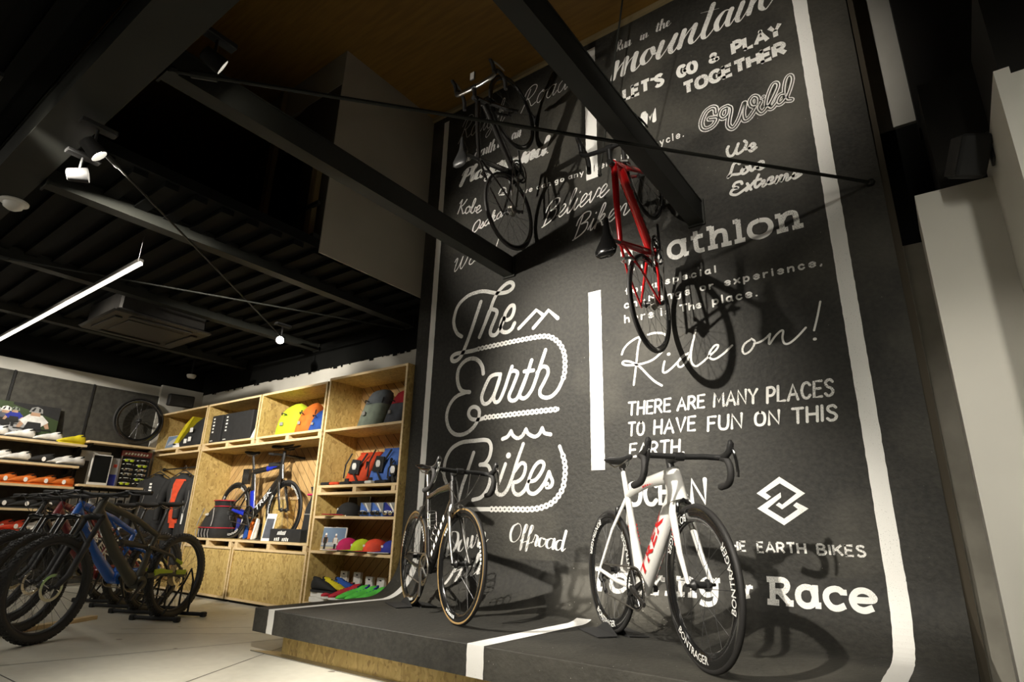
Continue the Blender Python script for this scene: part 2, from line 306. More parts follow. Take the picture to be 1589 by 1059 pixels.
def put_marks(mb, org, ux, uy, size, length, n, shear=.15, fill=.62):
    # too small to read in the photo: a row of n little blocks
    org, ux, uy = Vector(org), Vector(ux).normalized(), Vector(uy).normalized()
    for i in range(n):
        a = length*i/n; b = a+length/n*fill; h = size*(.8+.2*((i*7) % 3)/2)
        mb.poly([org+ux*a, org+ux*b, org+ux*(b+shear*h)+uy*h, org+ux*(a+shear*h)+uy*h])
    return mb
LETTERING = [
 ('painted_logo','The Earth Bikes lettering in looping chalk white script with chain lines','round',[(1,36,"-3377,2470 -3431,2509 -3474,2583 -3483,2668 -3443,2781 -3343,2851 -3228,2869 -3127,2858 -2986,2806 -2877,2792 -2818,2813 -2806,2845 -2833,2875 -2880,2874 -2933,2846 -2985,2800 -3024,2738 -3061,2642 -3111,2537 -3165,2427"),(1,36,"-3111,2537 -3061,2654 -3020,2659 -2978,2631 -2990,2582 -3021,2520 -3045,2456 -3023,2419 -2970,2426 -2907,2520 -2883,2594 -2839,2647 -2800,2650 -2790,2608 -2816,2547 -2868,2529 -2908,2554 -2933,2491 -2917,2438 -2864,2418 -2813,2436 -2782,2485"),(1,38,"-3167,2764 -3214,2638 -3276,2476 -3339,2337 -3378,2275 -3427,2248 -3472,2255 -3482,2291 -3439,2313 -3352,2314 -3238,2312 -3169,2318"),(1,37,"-3104,2084 -3118,2146 -3163,2208 -3234,2241 -3318,2231 -3386,2174 -3401,2086 -3374,1999 -3328,1955 -3250,1938"),(1,34,"-2916,2053 -2981,2057 -3033,2037 -3082,1958 -3111,1877 -3088,1821 -3036,1821 -2986,1873 -2938,1972 -2916,2048"),(1,33,"-2916,2048 -2950,1952 -2979,1867 -2964,1821 -2920,1829 -2872,1912 -2826,2031 -2797,2102"),(1,33,"-2797,2102 -2808,2065 -2770,2063 -2739,2039 -2756,1990 -2791,1917 -2820,1854 -2800,1816 -2745,1820 -2698,1891 -2641,2016 -2600,2128"),(1,32,"-2641,2016 -2687,1920 -2712,1862 -2697,1825 -2649,1825 -2590,1888 -2533,2021 -2465,2194"),(1,31,"-2545,2013 -2499,2057 -2452,2045 -2440,1998 -2474,1933 -2514,1869 -2508,1824 -2462,1801 -2405,1807 -2350,1849 -2311,1912"),(0,32,"-2671,2043 -2581,2040"),(0,33,"-2736,2427 -2559,2558 -2489,2496"),(0,33,"-2587,2404 -2438,2530 -2350,2443"),(1,34,"-3289,1942 -3401,1916 -3474,1848 -3503,1753 -3474,1653 -3405,1589 -3320,1573 -3240,1593 -3175,1639 -3133,1708 -3136,1771 -3185,1802 -3232,1791 -3249,1745 -3213,1700 -3138,1688 -3060,1698"),(1,32,"-2874,1506 -2825,1522 -2790,1563"),(1,31,"-2790,1563 -2771,1528 -2728,1503 -2681,1516 -2644,1567"),(1,30,"-2644,1567 -2623,1531 -2564,1503 -2519,1519 -2491,1564"),(1,29,"-2491,1564 -2469,1525 -2413,1509"),(1,34,"-3448,1155 -3489,1227 -3495,1298 -3480,1380 -3423,1460 -3316,1505 -3181,1511 -3050,1510 -3004,1485 -2989,1434 -3005,1366 -3047,1319 -3098,1310"),(1,31,"-3072,1309 -3015,1299 -2987,1249 -2990,1173 -3018,1107 -3078,1051 -3160,1033"),(1,30,"-2838,1305 -2886,1189 -2922,1114 -2906,1077 -2858,1071 -2811,1112 -2767,1204 -2723,1324 -2668,1453"),(1,30,"-2750,1241 -2688,1303 -2647,1292 -2646,1246 -2673,1192 -2719,1165 -2754,1157 -2758,1111 -2734,1074 -2693,1069 -2648,1100 -2610,1163"),(1,29,"-2610,1163 -2548,1174 -2494,1231 -2472,1285 -2500,1309 -2544,1288 -2588,1226 -2621,1136 -2608,1086 -2563,1072 -2514,1098 -2460,1159 -2426,1229"),(1,28,"-2426,1229 -2411,1193 -2395,1157 -2411,1122 -2449,1118 -2438,1142"),(0,33,"-3172,1413 -3221,1287 -3278,1151 -3330,966 -3136,960 -2962,960"),(0,28,"-2314,1367 -2333,1414"),(0,46,"-2812,1370 -2809,1372")]),
 ('painted_chain','bicycle chain drawn in white links around The Earth Bikes lettering','chain',[(1,23,"-3169,2318 -2874,2321 -2671,2321 -2496,2315 -2419,2295 -2361,2254 -2316,2200 -2288,2125 -2283,2045 -2289,1968 -2311,1912"),(1,23,"-3060,1698 -2794,1699 -2556,1699 -2331,1699"),(1,20,"-2962,960 -2748,959 -2589,959 -2480,974 -2395,1008 -2342,1055 -2305,1111 -2290,1180 -2284,1250 -2294,1313 -2315,1372")]),
 ('painted_slogan','Ride on! in large thin white handwriting','round',[(1,16,"-1798,2050 -1780,2089 -1729,2133 -1652,2157 -1669,2081 -1688,1960 -1714,1811"),(1,16,"-1588,2166 -1535,2169 -1474,2153 -1448,2121 -1448,2085 -1492,2022 -1567,1972 -1662,1956 -1758,1962 -1795,1981 -1778,1996 -1725,1981 -1662,1936 -1603,1867 -1555,1816 -1506,1780"),(1,15,"-1476,1949 -1487,1910 -1491,1876 -1471,1869 -1430,1892 -1383,1930 -1337,1967 -1302,1981"),(1,14,"-1303,1976 -1337,1972 -1378,1934 -1380,1900 -1352,1896 -1310,1943 -1274,2036 -1243,2139"),(1,14,"-1243,2139 -1282,1997 -1288,1920 -1262,1883 -1219,1900 -1170,1936 -1121,1971 -1100,2001 -1123,2005 -1158,1968 -1165,1931 -1135,1912 -1079,1936 -1012,1987"),(1,13,"-898,2005 -934,1983 -951,1944 -936,1918 -896,1939 -870,1986 -888,2012"),(1,13,"-875,1977 -841,1981 -806,1998 -774,2024"),(1,13,"-774,2024 -781,1998 -785,1958 -748,2001 -712,2031 -696,2028 -705,1985 -697,1947 -666,1946 -615,1982 -567,2027"),(1,12,"-468,2177 -494,2089 -524,2001"),(0,23,"-1445,1996 -1441,1996"),(0,19,"-528,1946 -525,1946")]),
 ('painted_slogan','mountain in large brush script at the top of the wall','brush',[(1,48,"-1744,4687 -1766,4614 -1790,4535"),(1,47,"-1790,4535 -1729,4620 -1658,4686"),(1,47,"-1655,4685 -1678,4612 -1698,4536"),(1,47,"-1698,4536 -1637,4636 -1567,4688"),(1,46,"-1565,4687 -1591,4611 -1601,4552 -1586,4521 -1546,4548 -1505,4602"),(1,45,"-1420,4667 -1464,4669 -1504,4627 -1517,4577 -1492,4538 -1442,4567 -1412,4627 -1420,4667"),(1,45,"-1421,4657 -1408,4599 -1365,4601"),(1,44,"-1332,4673 -1359,4610 -1378,4564 -1364,4527 -1314,4572 -1247,4659"),(1,43,"-1217,4682 -1249,4623 -1273,4567 -1255,4524 -1206,4573 -1153,4679"),(1,43,"-1146,4685 -1173,4616 -1198,4541"),(1,43,"-1198,4541 -1137,4632 -1072,4691"),(1,42,"-1055,4689 -1082,4625 -1106,4565 -1086,4526 -1043,4553 -1001,4601"),(1,41,"-902,4806 -950,4693 -1003,4566 -986,4517 -937,4551 -896,4599"),(1,41,"-777,4672 -822,4688 -873,4646 -899,4583 -882,4533 -831,4584 -777,4674"),(1,40,"-772,4675 -796,4622 -815,4562 -799,4532 -759,4576 -718,4622"),(1,39,"-688,4685 -713,4631 -741,4565 -724,4528 -678,4573 -636,4642"),(1,39,"-610,4679 -634,4617 -657,4555"),(1,39,"-657,4555 -611,4626 -562,4677"),(1,38,"-535,4684 -558,4628 -569,4564 -541,4527 -510,4550 -481,4584"),(0,11,"-1007,4778 -865,4739")]),
 ('painted_slogan','Run in the in small brush script above the word mountain','brush',[(1,16,"-1724,4898 -1740,4838 -1757,4794"),(1,16,"-1749,4871 -1738,4898 -1715,4914 -1697,4901 -1705,4870 -1726,4851 -1737,4854"),(1,16,"-1730,4854 -1719,4827 -1711,4807 -1693,4816"),(1,16,"-1695,4838 -1687,4857 -1692,4820 -1686,4805 -1673,4818 -1657,4859"),(1,16,"-1657,4859 -1664,4821 -1661,4805 -1647,4821"),(1,16,"-1646,4850 -1640,4859 -1647,4805"),(1,16,"-1645,4821 -1628,4857 -1619,4859 -1620,4837 -1625,4810 -1618,4805 -1603,4821"),(1,16,"-1528,4810 -1511,4844"),(1,16,"-1511,4845 -1518,4815 -1514,4802 -1499,4816"),(0,16,"-1504,4865 -1503,4867"),(1,16,"-1496,4838 -1490,4845 -1496,4802"),(1,16,"-1494,4815 -1477,4844 -1466,4846 -1467,4828 -1471,4806 -1464,4802 -1447,4815"),(1,16,"-1385,4819 -1356,4895 -1370,4839 -1373,4813 -1364,4809 -1346,4825"),(0,16,"-1378,4866 -1343,4871"),(1,16,"-1351,4819 -1322,4868 -1312,4903 -1322,4907 -1333,4868 -1346,4809"),(1,16,"-1343,4824 -1324,4856 -1311,4859 -1310,4839 -1314,4815 -1305,4810 -1291,4824"),(1,16,"-1297,4821 -1273,4834 -1261,4851 -1270,4862 -1284,4847 -1287,4820 -1275,4810 -1248,4828")]),
 ('painted_slogan',"LET'S GO & PLAY TOGETHER in bold white block capitals",'flat',[(0,33,"-1692,4371 -1692,4270 -1637,4268"),(0,33,"-1559,4367 -1616,4368 -1616,4267 -1559,4266"),(0,33,"-1616,4321 -1568,4319"),(0,33,"-1537,4366 -1468,4364"),(0,33,"-1503,4365 -1503,4264"),(0,33,"-1437,4363 -1444,4338"),(1,33,"-1357,4346 -1374,4360 -1403,4355 -1408,4335 -1392,4317 -1368,4306 -1355,4285 -1368,4264 -1394,4261 -1411,4275"),(1,33,"-1169,4332 -1184,4349 -1210,4345 -1223,4307 -1210,4267 -1184,4257 -1168,4269"),(0,33,"-1168,4268 -1168,4297 -1189,4299"),(1,33,"-1112,4343 -1135,4334 -1143,4299 -1135,4264 -1112,4250 -1089,4259 -1081,4294 -1089,4329 -1112,4343"),(1,24,"-907,4258 -939,4295 -960,4319 -949,4336 -930,4328 -932,4312 -964,4293 -969,4274 -952,4261 -929,4266 -909,4290"),(0,33,"-795,4254 -795,4354"),(1,33,"-795,4354 -754,4351 -735,4326 -754,4301 -795,4299"),(0,33,"-712,4351 -712,4251 -657,4250"),(0,33,"-635,4249 -596,4347 -556,4246"),(0,33,"-622,4282 -569,4281"),(0,33,"-534,4346 -498,4292 -462,4343"),(0,33,"-498,4292 -498,4244"),(0,33,"-1189,4174 -1114,4173"),(0,33,"-1152,4173 -1152,4079"),(1,33,"-1050,4173 -1079,4162 -1089,4126 -1079,4090 -1050,4078 -1021,4089 -1012,4125 -1021,4161 -1050,4173"),(1,33,"-914,4155 -934,4171 -965,4164 -983,4125 -965,4085 -934,4077 -913,4091"),(0,33,"-913,4090 -913,4120 -940,4120"),(0,33,"-823,4171 -884,4171 -884,4077 -823,4077"),(0,33,"-884,4127 -833,4127"),(0,33,"-800,4171 -725,4170"),(0,33,"-763,4171 -763,4076"),(0,33,"-702,4076 -702,4170"),(0,33,"-630,4075 -630,4170"),(0,33,"-702,4123 -630,4122"),(0,33,"-546,4169 -607,4169 -607,4075 -546,4075"),(0,33,"-607,4125 -555,4125"),(0,33,"-523,4074 -523,4169"),(1,33,"-523,4169 -478,4167 -459,4144 -478,4121 -523,4119"),(0,33,"-491,4119 -453,4074")]),
 ('painted_slogan','SWiM in brush capitals behind the steel beam','round',[(1,36,"-1630,4041 -1643,4056 -1667,4051 -1674,4030 -1662,4011 -1643,3999 -1634,3978 -1647,3956 -1670,3952 -1683,3967"),(0,36,"-1615,4057 -1606,3951 -1577,4024 -1564,3950 -1533,4054"),(0,36,"-1532,3949 -1525,4018"),(0,36,"-1522,4049 -1522,4053"),(0,36,"-1520,3948 -1504,4054 -1479,3979 -1439,4052 -1444,3947")]),
 ('painted_slogan','G Wild in outlined white script','outline',[(1,48,"-966,3797 -967,3839 -995,3857 -1040,3838 -1075,3771 -1074,3713 -1042,3687 -993,3699 -965,3745 -1016,3768"),(1,47,"-883,3813 -922,3806 -940,3762 -919,3729 -884,3748 -872,3799"),(1,46,"-883,3813 -863,3778 -885,3685 -885,3640 -855,3615 -808,3673 -761,3786"),(1,45,"-761,3786 -780,3705 -774,3646 -738,3652 -687,3717 -671,3783 -695,3811 -720,3784 -711,3740 -668,3728"),(1,44,"-657,3748 -680,3702 -658,3654 -621,3680 -558,3778 -535,3833 -555,3849 -592,3783 -614,3705 -592,3661 -550,3696"),(1,43,"-487,3731 -524,3739 -550,3696 -532,3671 -489,3710 -443,3820 -447,3866 -470,3845 -490,3766 -488,3688 -461,3669"),(0,30,"-633,3779 -630,3780")]),
 ('painted_slogan','We Love Extreme in white script on three lines','round',[(1,21,"-904,3475 -916,3447 -908,3400 -879,3393 -850,3436 -834,3471"),(1,21,"-834,3471 -855,3416 -844,3390 -806,3407 -780,3450 -791,3476"),(1,20,"-789,3405 -745,3403 -726,3416 -742,3434 -766,3406 -756,3375 -720,3390"),(1,21,"-843,3305 -854,3324 -882,3316 -908,3254 -931,3225 -898,3237 -850,3226 -821,3247"),(1,20,"-815,3266 -835,3242 -824,3216 -792,3230 -794,3258 -815,3266"),(1,20,"-776,3261 -767,3219 -730,3250"),(1,20,"-737,3225 -702,3232 -686,3257 -706,3270 -730,3243 -716,3212 -682,3219"),(1,20,"-840,3142 -847,3162 -882,3164 -898,3139 -869,3120 -906,3117 -920,3089 -882,3070 -827,3092 -800,3108"),(1,20,"-806,3131 -786,3077"),(1,20,"-764,3126 -816,3078"),(1,19,"-725,3173 -756,3113 -751,3080 -719,3099"),(1,19,"-758,3134 -716,3134"),(1,19,"-709,3116 -695,3113 -709,3073 -683,3086"),(1,19,"-674,3091 -644,3104 -643,3124 -667,3116 -667,3078 -633,3083"),(1,19,"-613,3116 -627,3067 -593,3112 -582,3104 -594,3068 -561,3111 -550,3102 -558,3065 -528,3079"),(1,19,"-520,3081 -483,3092 -477,3109 -497,3112 -515,3089 -511,3062 -469,3077")]),
 ('painted_slogan','we can go anywhere in bicycle. in small spaced lower case letters','round',[(0,10,"-2723,3756 -2712,3726 -2700,3749 -2689,3725 -2678,3754"),(1,10,"-2652,3738 -2623,3738 -2628,3749 -2638,3752 -2650,3747 -2653,3736 -2646,3724 -2634,3722 -2623,3727"),(1,10,"-2543,3741 -2553,3747 -2565,3744 -2570,3732 -2563,3719 -2551,3717 -2542,3722"),(1,10,"-2489,3739 -2500,3744 -2513,3739 -2516,3727 -2507,3715 -2495,3717 -2488,3727"),(0,10,"-2487,3742 -2487,3718 -2483,3713"),(0,10,"-2460,3741 -2460,3712"),(1,10,"-2460,3728 -2449,3739 -2435,3739 -2430,3729 -2430,3710"),(1,10,"-2350,3732 -2362,3736 -2375,3731 -2377,3721 -2370,3711 -2359,3712 -2350,3721"),(1,10,"-2349,3735 -2349,3703 -2356,3693 -2371,3693"),(1,10,"-2305,3733 -2317,3729 -2320,3719 -2317,3708 -2305,3703 -2293,3707 -2289,3717 -2293,3728 -2305,3733"),(1,10,"-2211,3723 -2222,3728 -2235,3723 -2238,3711 -2229,3699 -2217,3701 -2210,3711"),(0,10,"-2209,3727 -2209,3702 -2205,3697"),(0,10,"-2181,3725 -2181,3696"),(1,10,"-2181,3712 -2171,3723 -2157,3723 -2152,3713 -2152,3694"),(0,10,"-2127,3722 -2111,3695"),(0,10,"-2096,3721 -2116,3677"),(0,10,"-2061,3722 -2049,3688 -2037,3715 -2024,3688 -2012,3723"),(0,10,"-1990,3743 -1990,3688"),(1,10,"-1990,3707 -1979,3721 -1964,3721 -1958,3710 -1958,3688"),(1,10,"-1932,3706 -1900,3709 -1904,3721 -1916,3724 -1929,3717 -1932,3704 -1925,3691 -1912,3689 -1900,3695"),(0,10,"-1875,3724 -1875,3689"),(1,10,"-1875,3708 -1865,3721 -1851,3722"),(1,10,"-1825,3707 -1794,3709 -1798,3721 -1810,3725 -1822,3718 -1826,3705 -1819,3691 -1805,3689 -1794,3696"),(0,10,"-1738,3690 -1738,3724"),(0,10,"-1738,3737 -1738,3740"),(0,10,"-1714,3725 -1714,3690"),(1,10,"-1714,3709 -1703,3723 -1687,3723 -1682,3712 -1681,3690"),(0,10,"-1536,3754 -1536,3696"),(1,10,"-1536,3717 -1527,3731 -1515,3730 -1509,3715 -1515,3699 -1528,3697 -1536,3705"),(0,10,"-1483,3697 -1483,3733"),(0,10,"-1483,3747 -1483,3749"),(1,10,"-1433,3728 -1441,3735 -1451,3730 -1456,3715 -1450,3700 -1440,3698 -1431,3705"),(0,10,"-1407,3735 -1393,3702"),(0,10,"-1380,3735 -1397,3680"),(1,10,"-1331,3729 -1340,3736 -1350,3731 -1355,3716 -1349,3702 -1338,3699 -1330,3707"),(0,10,"-1304,3700 -1304,3758"),(1,10,"-1277,3719 -1251,3721 -1255,3734 -1264,3737 -1274,3730 -1277,3717 -1271,3703 -1261,3701 -1251,3708"),(0,10,"-1223,3702 -1222,3702")]),
 ('painted_badge','small outlined round badge mark left of the words we can go','round',[(1,12,"-3006,3829 -2971,3876 -2928,3860 -2926,3820 -2969,3822 -2912,3809"),(1,12,"-2998,3810 -2940,3795")]),
 ('painted_slogan','for a special challenge or experience, here is The place. in small spaced letters','round',[(1,12,"-1721,2562 -1731,2564 -1737,2556 -1737,2514"),(0,12,"-1747,2544 -1724,2544"),(1,12,"-1671,2547 -1684,2542 -1688,2531 -1684,2520 -1671,2515 -1658,2520 -1655,2531 -1658,2542 -1671,2547"),(0,12,"-1621,2547 -1621,2515"),(1,12,"-1621,2533 -1611,2545 -1597,2546"),(1,12,"-1507,2545 -1519,2549 -1533,2543 -1536,2529 -1527,2518 -1514,2520 -1506,2532"),(0,12,"-1506,2548 -1506,2522 -1501,2517"),(1,12,"-1406,2550 -1415,2554 -1426,2551 -1427,2544 -1410,2538 -1405,2531 -1413,2526 -1424,2526 -1431,2530"),(0,12,"-1372,2554 -1372,2511"),(1,12,"-1372,2542 -1362,2553 -1348,2552 -1341,2540 -1348,2528 -1363,2526 -1372,2532"),(1,12,"-1306,2541 -1276,2543 -1280,2553 -1292,2555 -1303,2550 -1307,2539 -1300,2528 -1287,2526 -1276,2532"),(1,12,"-1213,2550 -1223,2556 -1235,2552 -1241,2540 -1234,2528 -1222,2527 -1212,2532"),(0,12,"-1177,2527 -1177,2555"),(0,12,"-1177,2566 -1177,2568"),(1,12,"-1115,2553 -1127,2557 -1140,2551 -1143,2539 -1135,2528 -1122,2530 -1114,2541"),(0,12,"-1114,2556 -1114,2532 -1110,2528"),(0,12,"-1076,2528 -1076,2573"),(1,12,"-1731,2432 -1741,2439 -1755,2434 -1761,2421 -1753,2408 -1740,2406 -1730,2412"),(0,12,"-1698,2457 -1698,2406"),(1,12,"-1698,2424 -1687,2437 -1671,2437 -1666,2426 -1665,2406"),(1,12,"-1602,2434 -1615,2439 -1629,2433 -1632,2419 -1623,2407 -1610,2409 -1602,2421"),(0,12,"-1601,2438 -1601,2411 -1597,2406"),(0,12,"-1564,2406 -1564,2458"),(0,12,"-1530,2406 -1530,2458"),(1,12,"-1496,2423 -1463,2425 -1468,2436 -1480,2439 -1493,2433 -1496,2421 -1489,2408 -1475,2406 -1463,2412"),(0,12,"-1431,2439 -1431,2406"),(1,12,"-1431,2424 -1419,2437 -1404,2437 -1398,2427 -1398,2406"),(1,12,"-1333,2435 -1348,2439 -1362,2433 -1364,2422 -1356,2412 -1344,2413 -1334,2424"),(1,12,"-1333,2439 -1333,2404 -1341,2392 -1357,2392"),(1,12,"-1297,2423 -1265,2425 -1269,2436 -1281,2440 -1294,2433 -1298,2421 -1290,2409 -1277,2407 -1265,2413"),(1,12,"-1170,2445 -1183,2441 -1186,2430 -1183,2420 -1170,2415 -1157,2419 -1154,2430 -1157,2440 -1170,2445"),(0,12,"-1124,2444 -1124,2413"),(1,12,"-1124,2430 -1114,2441 -1101,2442"),(1,12,"-1019,2429 -988,2431 -992,2441 -1004,2444 -1016,2439 -1019,2427 -1012,2415 -999,2413 -988,2419"),(0,12,"-957,2444 -924,2413"),(0,12,"-924,2444 -957,2413"),(0,12,"-896,2444 -896,2398"),(1,12,"-896,2430 -886,2442 -871,2441 -864,2429 -871,2415 -886,2413 -896,2421"),(1,12,"-832,2429 -801,2431 -806,2441 -817,2444 -829,2438 -832,2427 -825,2415 -813,2413 -801,2419"),(0,12,"-770,2444 -770,2413"),(1,12,"-770,2430 -760,2441 -747,2442"),(0,12,"-716,2413 -716,2443"),(0,12,"-716,2455 -716,2457"),(1,12,"-683,2429 -653,2431 -657,2441 -668,2444 -680,2438 -684,2427 -677,2415 -664,2413 -653,2419"),(0,12,"-622,2444 -622,2413"),(1,12,"-622,2430 -611,2442 -596,2442 -591,2433 -591,2413"),(1,12,"-531,2438 -541,2444 -554,2440 -559,2428 -552,2415 -540,2413 -530,2419"),(1,12,"-498,2429 -467,2431 -472,2441 -483,2444 -495,2438 -499,2427 -492,2415 -479,2413 -467,2419"),(0,12,"-432,2416 -436,2408"),(0,12,"-1763,2347 -1763,2291"),(1,12,"-1763,2310 -1752,2324 -1736,2324 -1731,2313 -1730,2291"),(1,12,"-1697,2309 -1665,2311 -1669,2324 -1681,2327 -1694,2320 -1697,2307 -1690,2293 -1676,2291 -1665,2298"),(0,12,"-1632,2326 -1632,2291"),(1,12,"-1632,2311 -1621,2324 -1607,2325"),(1,12,"-1574,2309 -1542,2312 -1546,2324 -1558,2327 -1571,2321 -1575,2307 -1567,2294 -1554,2292 -1542,2298"),(0,12,"-1479,2292 -1479,2326"),(0,12,"-1479,2340 -1479,2342"),(1,12,"-1419,2322 -1428,2328 -1441,2324 -1442,2315 -1424,2307 -1418,2299 -1427,2293 -1439,2293 -1446,2298"),(0,12,"-1339,2337 -1295,2338"),(0,12,"-1317,2338 -1317,2292"),(0,12,"-1275,2338 -1275,2292"),(1,12,"-1275,2308 -1265,2320 -1251,2320 -1246,2311 -1245,2293"),(1,12,"-1222,2308 -1193,2310 -1197,2320 -1208,2323 -1219,2317 -1223,2306 -1216,2295 -1204,2293 -1193,2299"),(0,12,"-1111,2329 -1111,2280"),(1,12,"-1111,2314 -1100,2327 -1084,2326 -1077,2313 -1084,2299 -1101,2297 -1111,2304"),(0,12,"-1047,2297 -1047,2348"),(1,12,"-987,2324 -1000,2329 -1014,2323 -1017,2309 -1008,2297 -995,2299 -987,2312"),(0,12,"-986,2328 -986,2301 -981,2296"),(1,12,"-924,2323 -934,2329 -948,2325 -954,2312 -946,2298 -933,2296 -922,2302"),(1,12,"-893,2313 -860,2314 -865,2326 -877,2329 -890,2323 -893,2310 -886,2298 -872,2296 -860,2302"),(0,12,"-828,2297 -827,2297")]),
 ('painted_slogan','Triathlon in big white slab serif letters','flat',[(1,34,"-1285,2776 -1302,2824 -1343,2836 -1381,2814 -1393,2774 -1381,2735 -1343,2712 -1302,2725 -1285,2769"),(0,34,"-1281,2837 -1281,2715"),(0,34,"-1285,2720 -1248,2720"),(0,34,"-1298,2830 -1260,2830"),(1,34,"-1192,2877 -1192,2753 -1173,2719 -1136,2720"),(0,34,"-1227,2830 -1140,2829"),(0,34,"-1076,2879 -1076,2709"),(0,34,"-1111,2718 -1043,2717"),(0,34,"-1111,2871 -1076,2870"),(1,34,"-1076,2780 -1045,2824 -999,2823 -987,2786 -987,2708"),(0,34,"-1018,2717 -949,2716"),(0,34,"-894,2876 -894,2707"),(0,34,"-929,2716 -858,2715"),(0,34,"-929,2868 -894,2868"),(1,34,"-759,2829 -809,2814 -827,2769 -809,2723 -759,2705 -709,2722 -690,2767 -709,2813 -759,2829"),(0,34,"-624,2826 -624,2704"),(0,34,"-659,2712 -589,2712"),(0,34,"-659,2823 -624,2822"),(1,34,"-624,2775 -593,2819 -547,2818 -535,2781 -535,2702"),(0,34,"-564,2711 -498,2711"),(0,34,"-1767,2876 -1627,2875"),(0,34,"-1697,2875 -1697,2702"),(0,34,"-1725,2711 -1669,2711"),(0,34,"-1762,2876 -1762,2837"),(0,34,"-1632,2875 -1632,2837"),(0,34,"-1588,2833 -1588,2701"),(0,34,"-1616,2711 -1557,2710"),(0,34,"-1613,2829 -1588,2829"),(1,34,"-1588,2778 -1567,2822 -1536,2829"),(0,34,"-1536,2833 -1536,2796"),(0,34,"-1485,2832 -1485,2701"),(0,34,"-1515,2710 -1455,2710"),(0,34,"-1511,2829 -1485,2829"),(0,34,"-1490,2876 -1480,2876")]),
 ('painted_slogan','THERE ARE MANY PLACES TO HAVE FUN ON THIS EARTH. in hand drawn capitals','round',[(0,16,"-1756,1686 -1706,1685"),(0,16,"-1731,1686 -1740,1599"),(0,16,"-1695,1597 -1686,1684"),(0,16,"-1647,1597 -1638,1684"),(0,16,"-1690,1641 -1642,1640"),(0,16,"-1577,1682 -1618,1683 -1626,1595 -1586,1595"),(0,16,"-1622,1642 -1588,1641"),(0,16,"-1566,1597 -1557,1684"),(1,16,"-1557,1684 -1528,1682 -1517,1661 -1532,1640 -1562,1638"),(0,16,"-1541,1639 -1519,1597"),(0,16,"-1450,1683 -1491,1683 -1499,1596 -1459,1596"),(0,16,"-1495,1642 -1461,1642"),(0,16,"-1406,1597 -1370,1680 -1351,1598"),(0,16,"-1394,1625 -1358,1626"),(0,16,"-1332,1598 -1323,1680"),(1,16,"-1323,1680 -1295,1679 -1284,1660 -1299,1640 -1328,1637"),(0,16,"-1307,1638 -1286,1599"),(0,16,"-1219,1682 -1259,1681 -1267,1599 -1227,1600"),(0,16,"-1262,1643 -1229,1643"),(0,16,"-1162,1598 -1149,1684 -1129,1624 -1097,1683 -1101,1597"),(0,16,"-1082,1598 -1047,1684 -1029,1597"),(0,16,"-1070,1627 -1035,1626"),(0,16,"-1010,1598 -1002,1685 -963,1598 -955,1684"),(0,16,"-936,1681 -916,1636 -888,1680"),(0,16,"-916,1636 -920,1595"),(0,16,"-836,1588 -826,1681"),(1,16,"-826,1681 -798,1680 -787,1658 -802,1633 -831,1630"),(0,16,"-764,1684 -774,1591 -736,1591"),(0,16,"-717,1590 -680,1684 -662,1591"),(0,16,"-704,1622 -668,1623"),(1,16,"-588,1669 -600,1685 -621,1678 -636,1639 -629,1600 -609,1593 -594,1609"),(0,16,"-525,1687 -564,1687 -574,1593 -534,1594"),(0,16,"-569,1643 -535,1643"),(1,16,"-468,1675 -478,1688 -499,1682 -504,1663 -495,1647 -479,1637 -472,1619 -483,1599 -501,1595 -512,1608"),(0,16,"-1761,1542 -1715,1541"),(0,16,"-1738,1541 -1747,1454"),(1,16,"-1672,1540 -1691,1530 -1700,1497 -1697,1464 -1680,1453 -1661,1463 -1652,1496 -1655,1529 -1672,1540"),(0,16,"-1580,1451 -1571,1541"),(0,16,"-1528,1452 -1519,1542"),(0,16,"-1576,1496 -1523,1497"),(0,16,"-1506,1451 -1466,1542 -1445,1452"),(0,16,"-1492,1482 -1452,1482"),(0,16,"-1414,1543 -1394,1453 -1356,1543"),(0,16,"-1290,1546 -1334,1545 -1343,1455 -1299,1456"),(0,16,"-1339,1503 -1301,1503"),(0,16,"-1157,1533 -1204,1533 -1213,1444"),(0,16,"-1208,1491 -1170,1492"),(1,16,"-1133,1534 -1139,1477 -1132,1453 -1114,1447 -1094,1453 -1083,1478 -1077,1535"),(0,16,"-1062,1448 -1053,1536 -1004,1449 -995,1537"),(1,16,"-884,1534 -907,1524 -917,1494 -913,1463 -892,1454 -870,1464 -860,1494 -864,1524 -884,1534"),(0,16,"-840,1454 -832,1534 -784,1455 -776,1535"),(0,16,"-699,1536 -643,1536"),(0,16,"-671,1536 -679,1451"),(0,16,"-628,1452 -620,1537"),(0,16,"-574,1452 -565,1537"),(0,16,"-624,1495 -569,1495"),(0,16,"-548,1453 -540,1539"),(1,16,"-470,1523 -482,1535 -506,1530 -512,1513 -500,1498 -482,1489 -473,1472 -485,1454 -507,1451 -520,1462"),(0,16,"-1712,1395 -1757,1394 -1765,1307 -1721,1308"),(0,16,"-1761,1353 -1723,1354"),(0,16,"-1699,1307 -1660,1394 -1638,1308"),(0,16,"-1686,1337 -1645,1337"),(0,16,"-1615,1310 -1607,1396"),(1,16,"-1607,1396 -1575,1395 -1562,1374 -1579,1353 -1611,1350"),(0,16,"-1588,1351 -1564,1311"),(0,16,"-1534,1398 -1479,1400"),(0,16,"-1506,1399 -1515,1313"),(0,16,"-1466,1312 -1457,1398"),(0,16,"-1413,1313 -1404,1399"),(0,16,"-1461,1355 -1408,1356"),(0,16,"-1387,1315 -1385,1315")]),
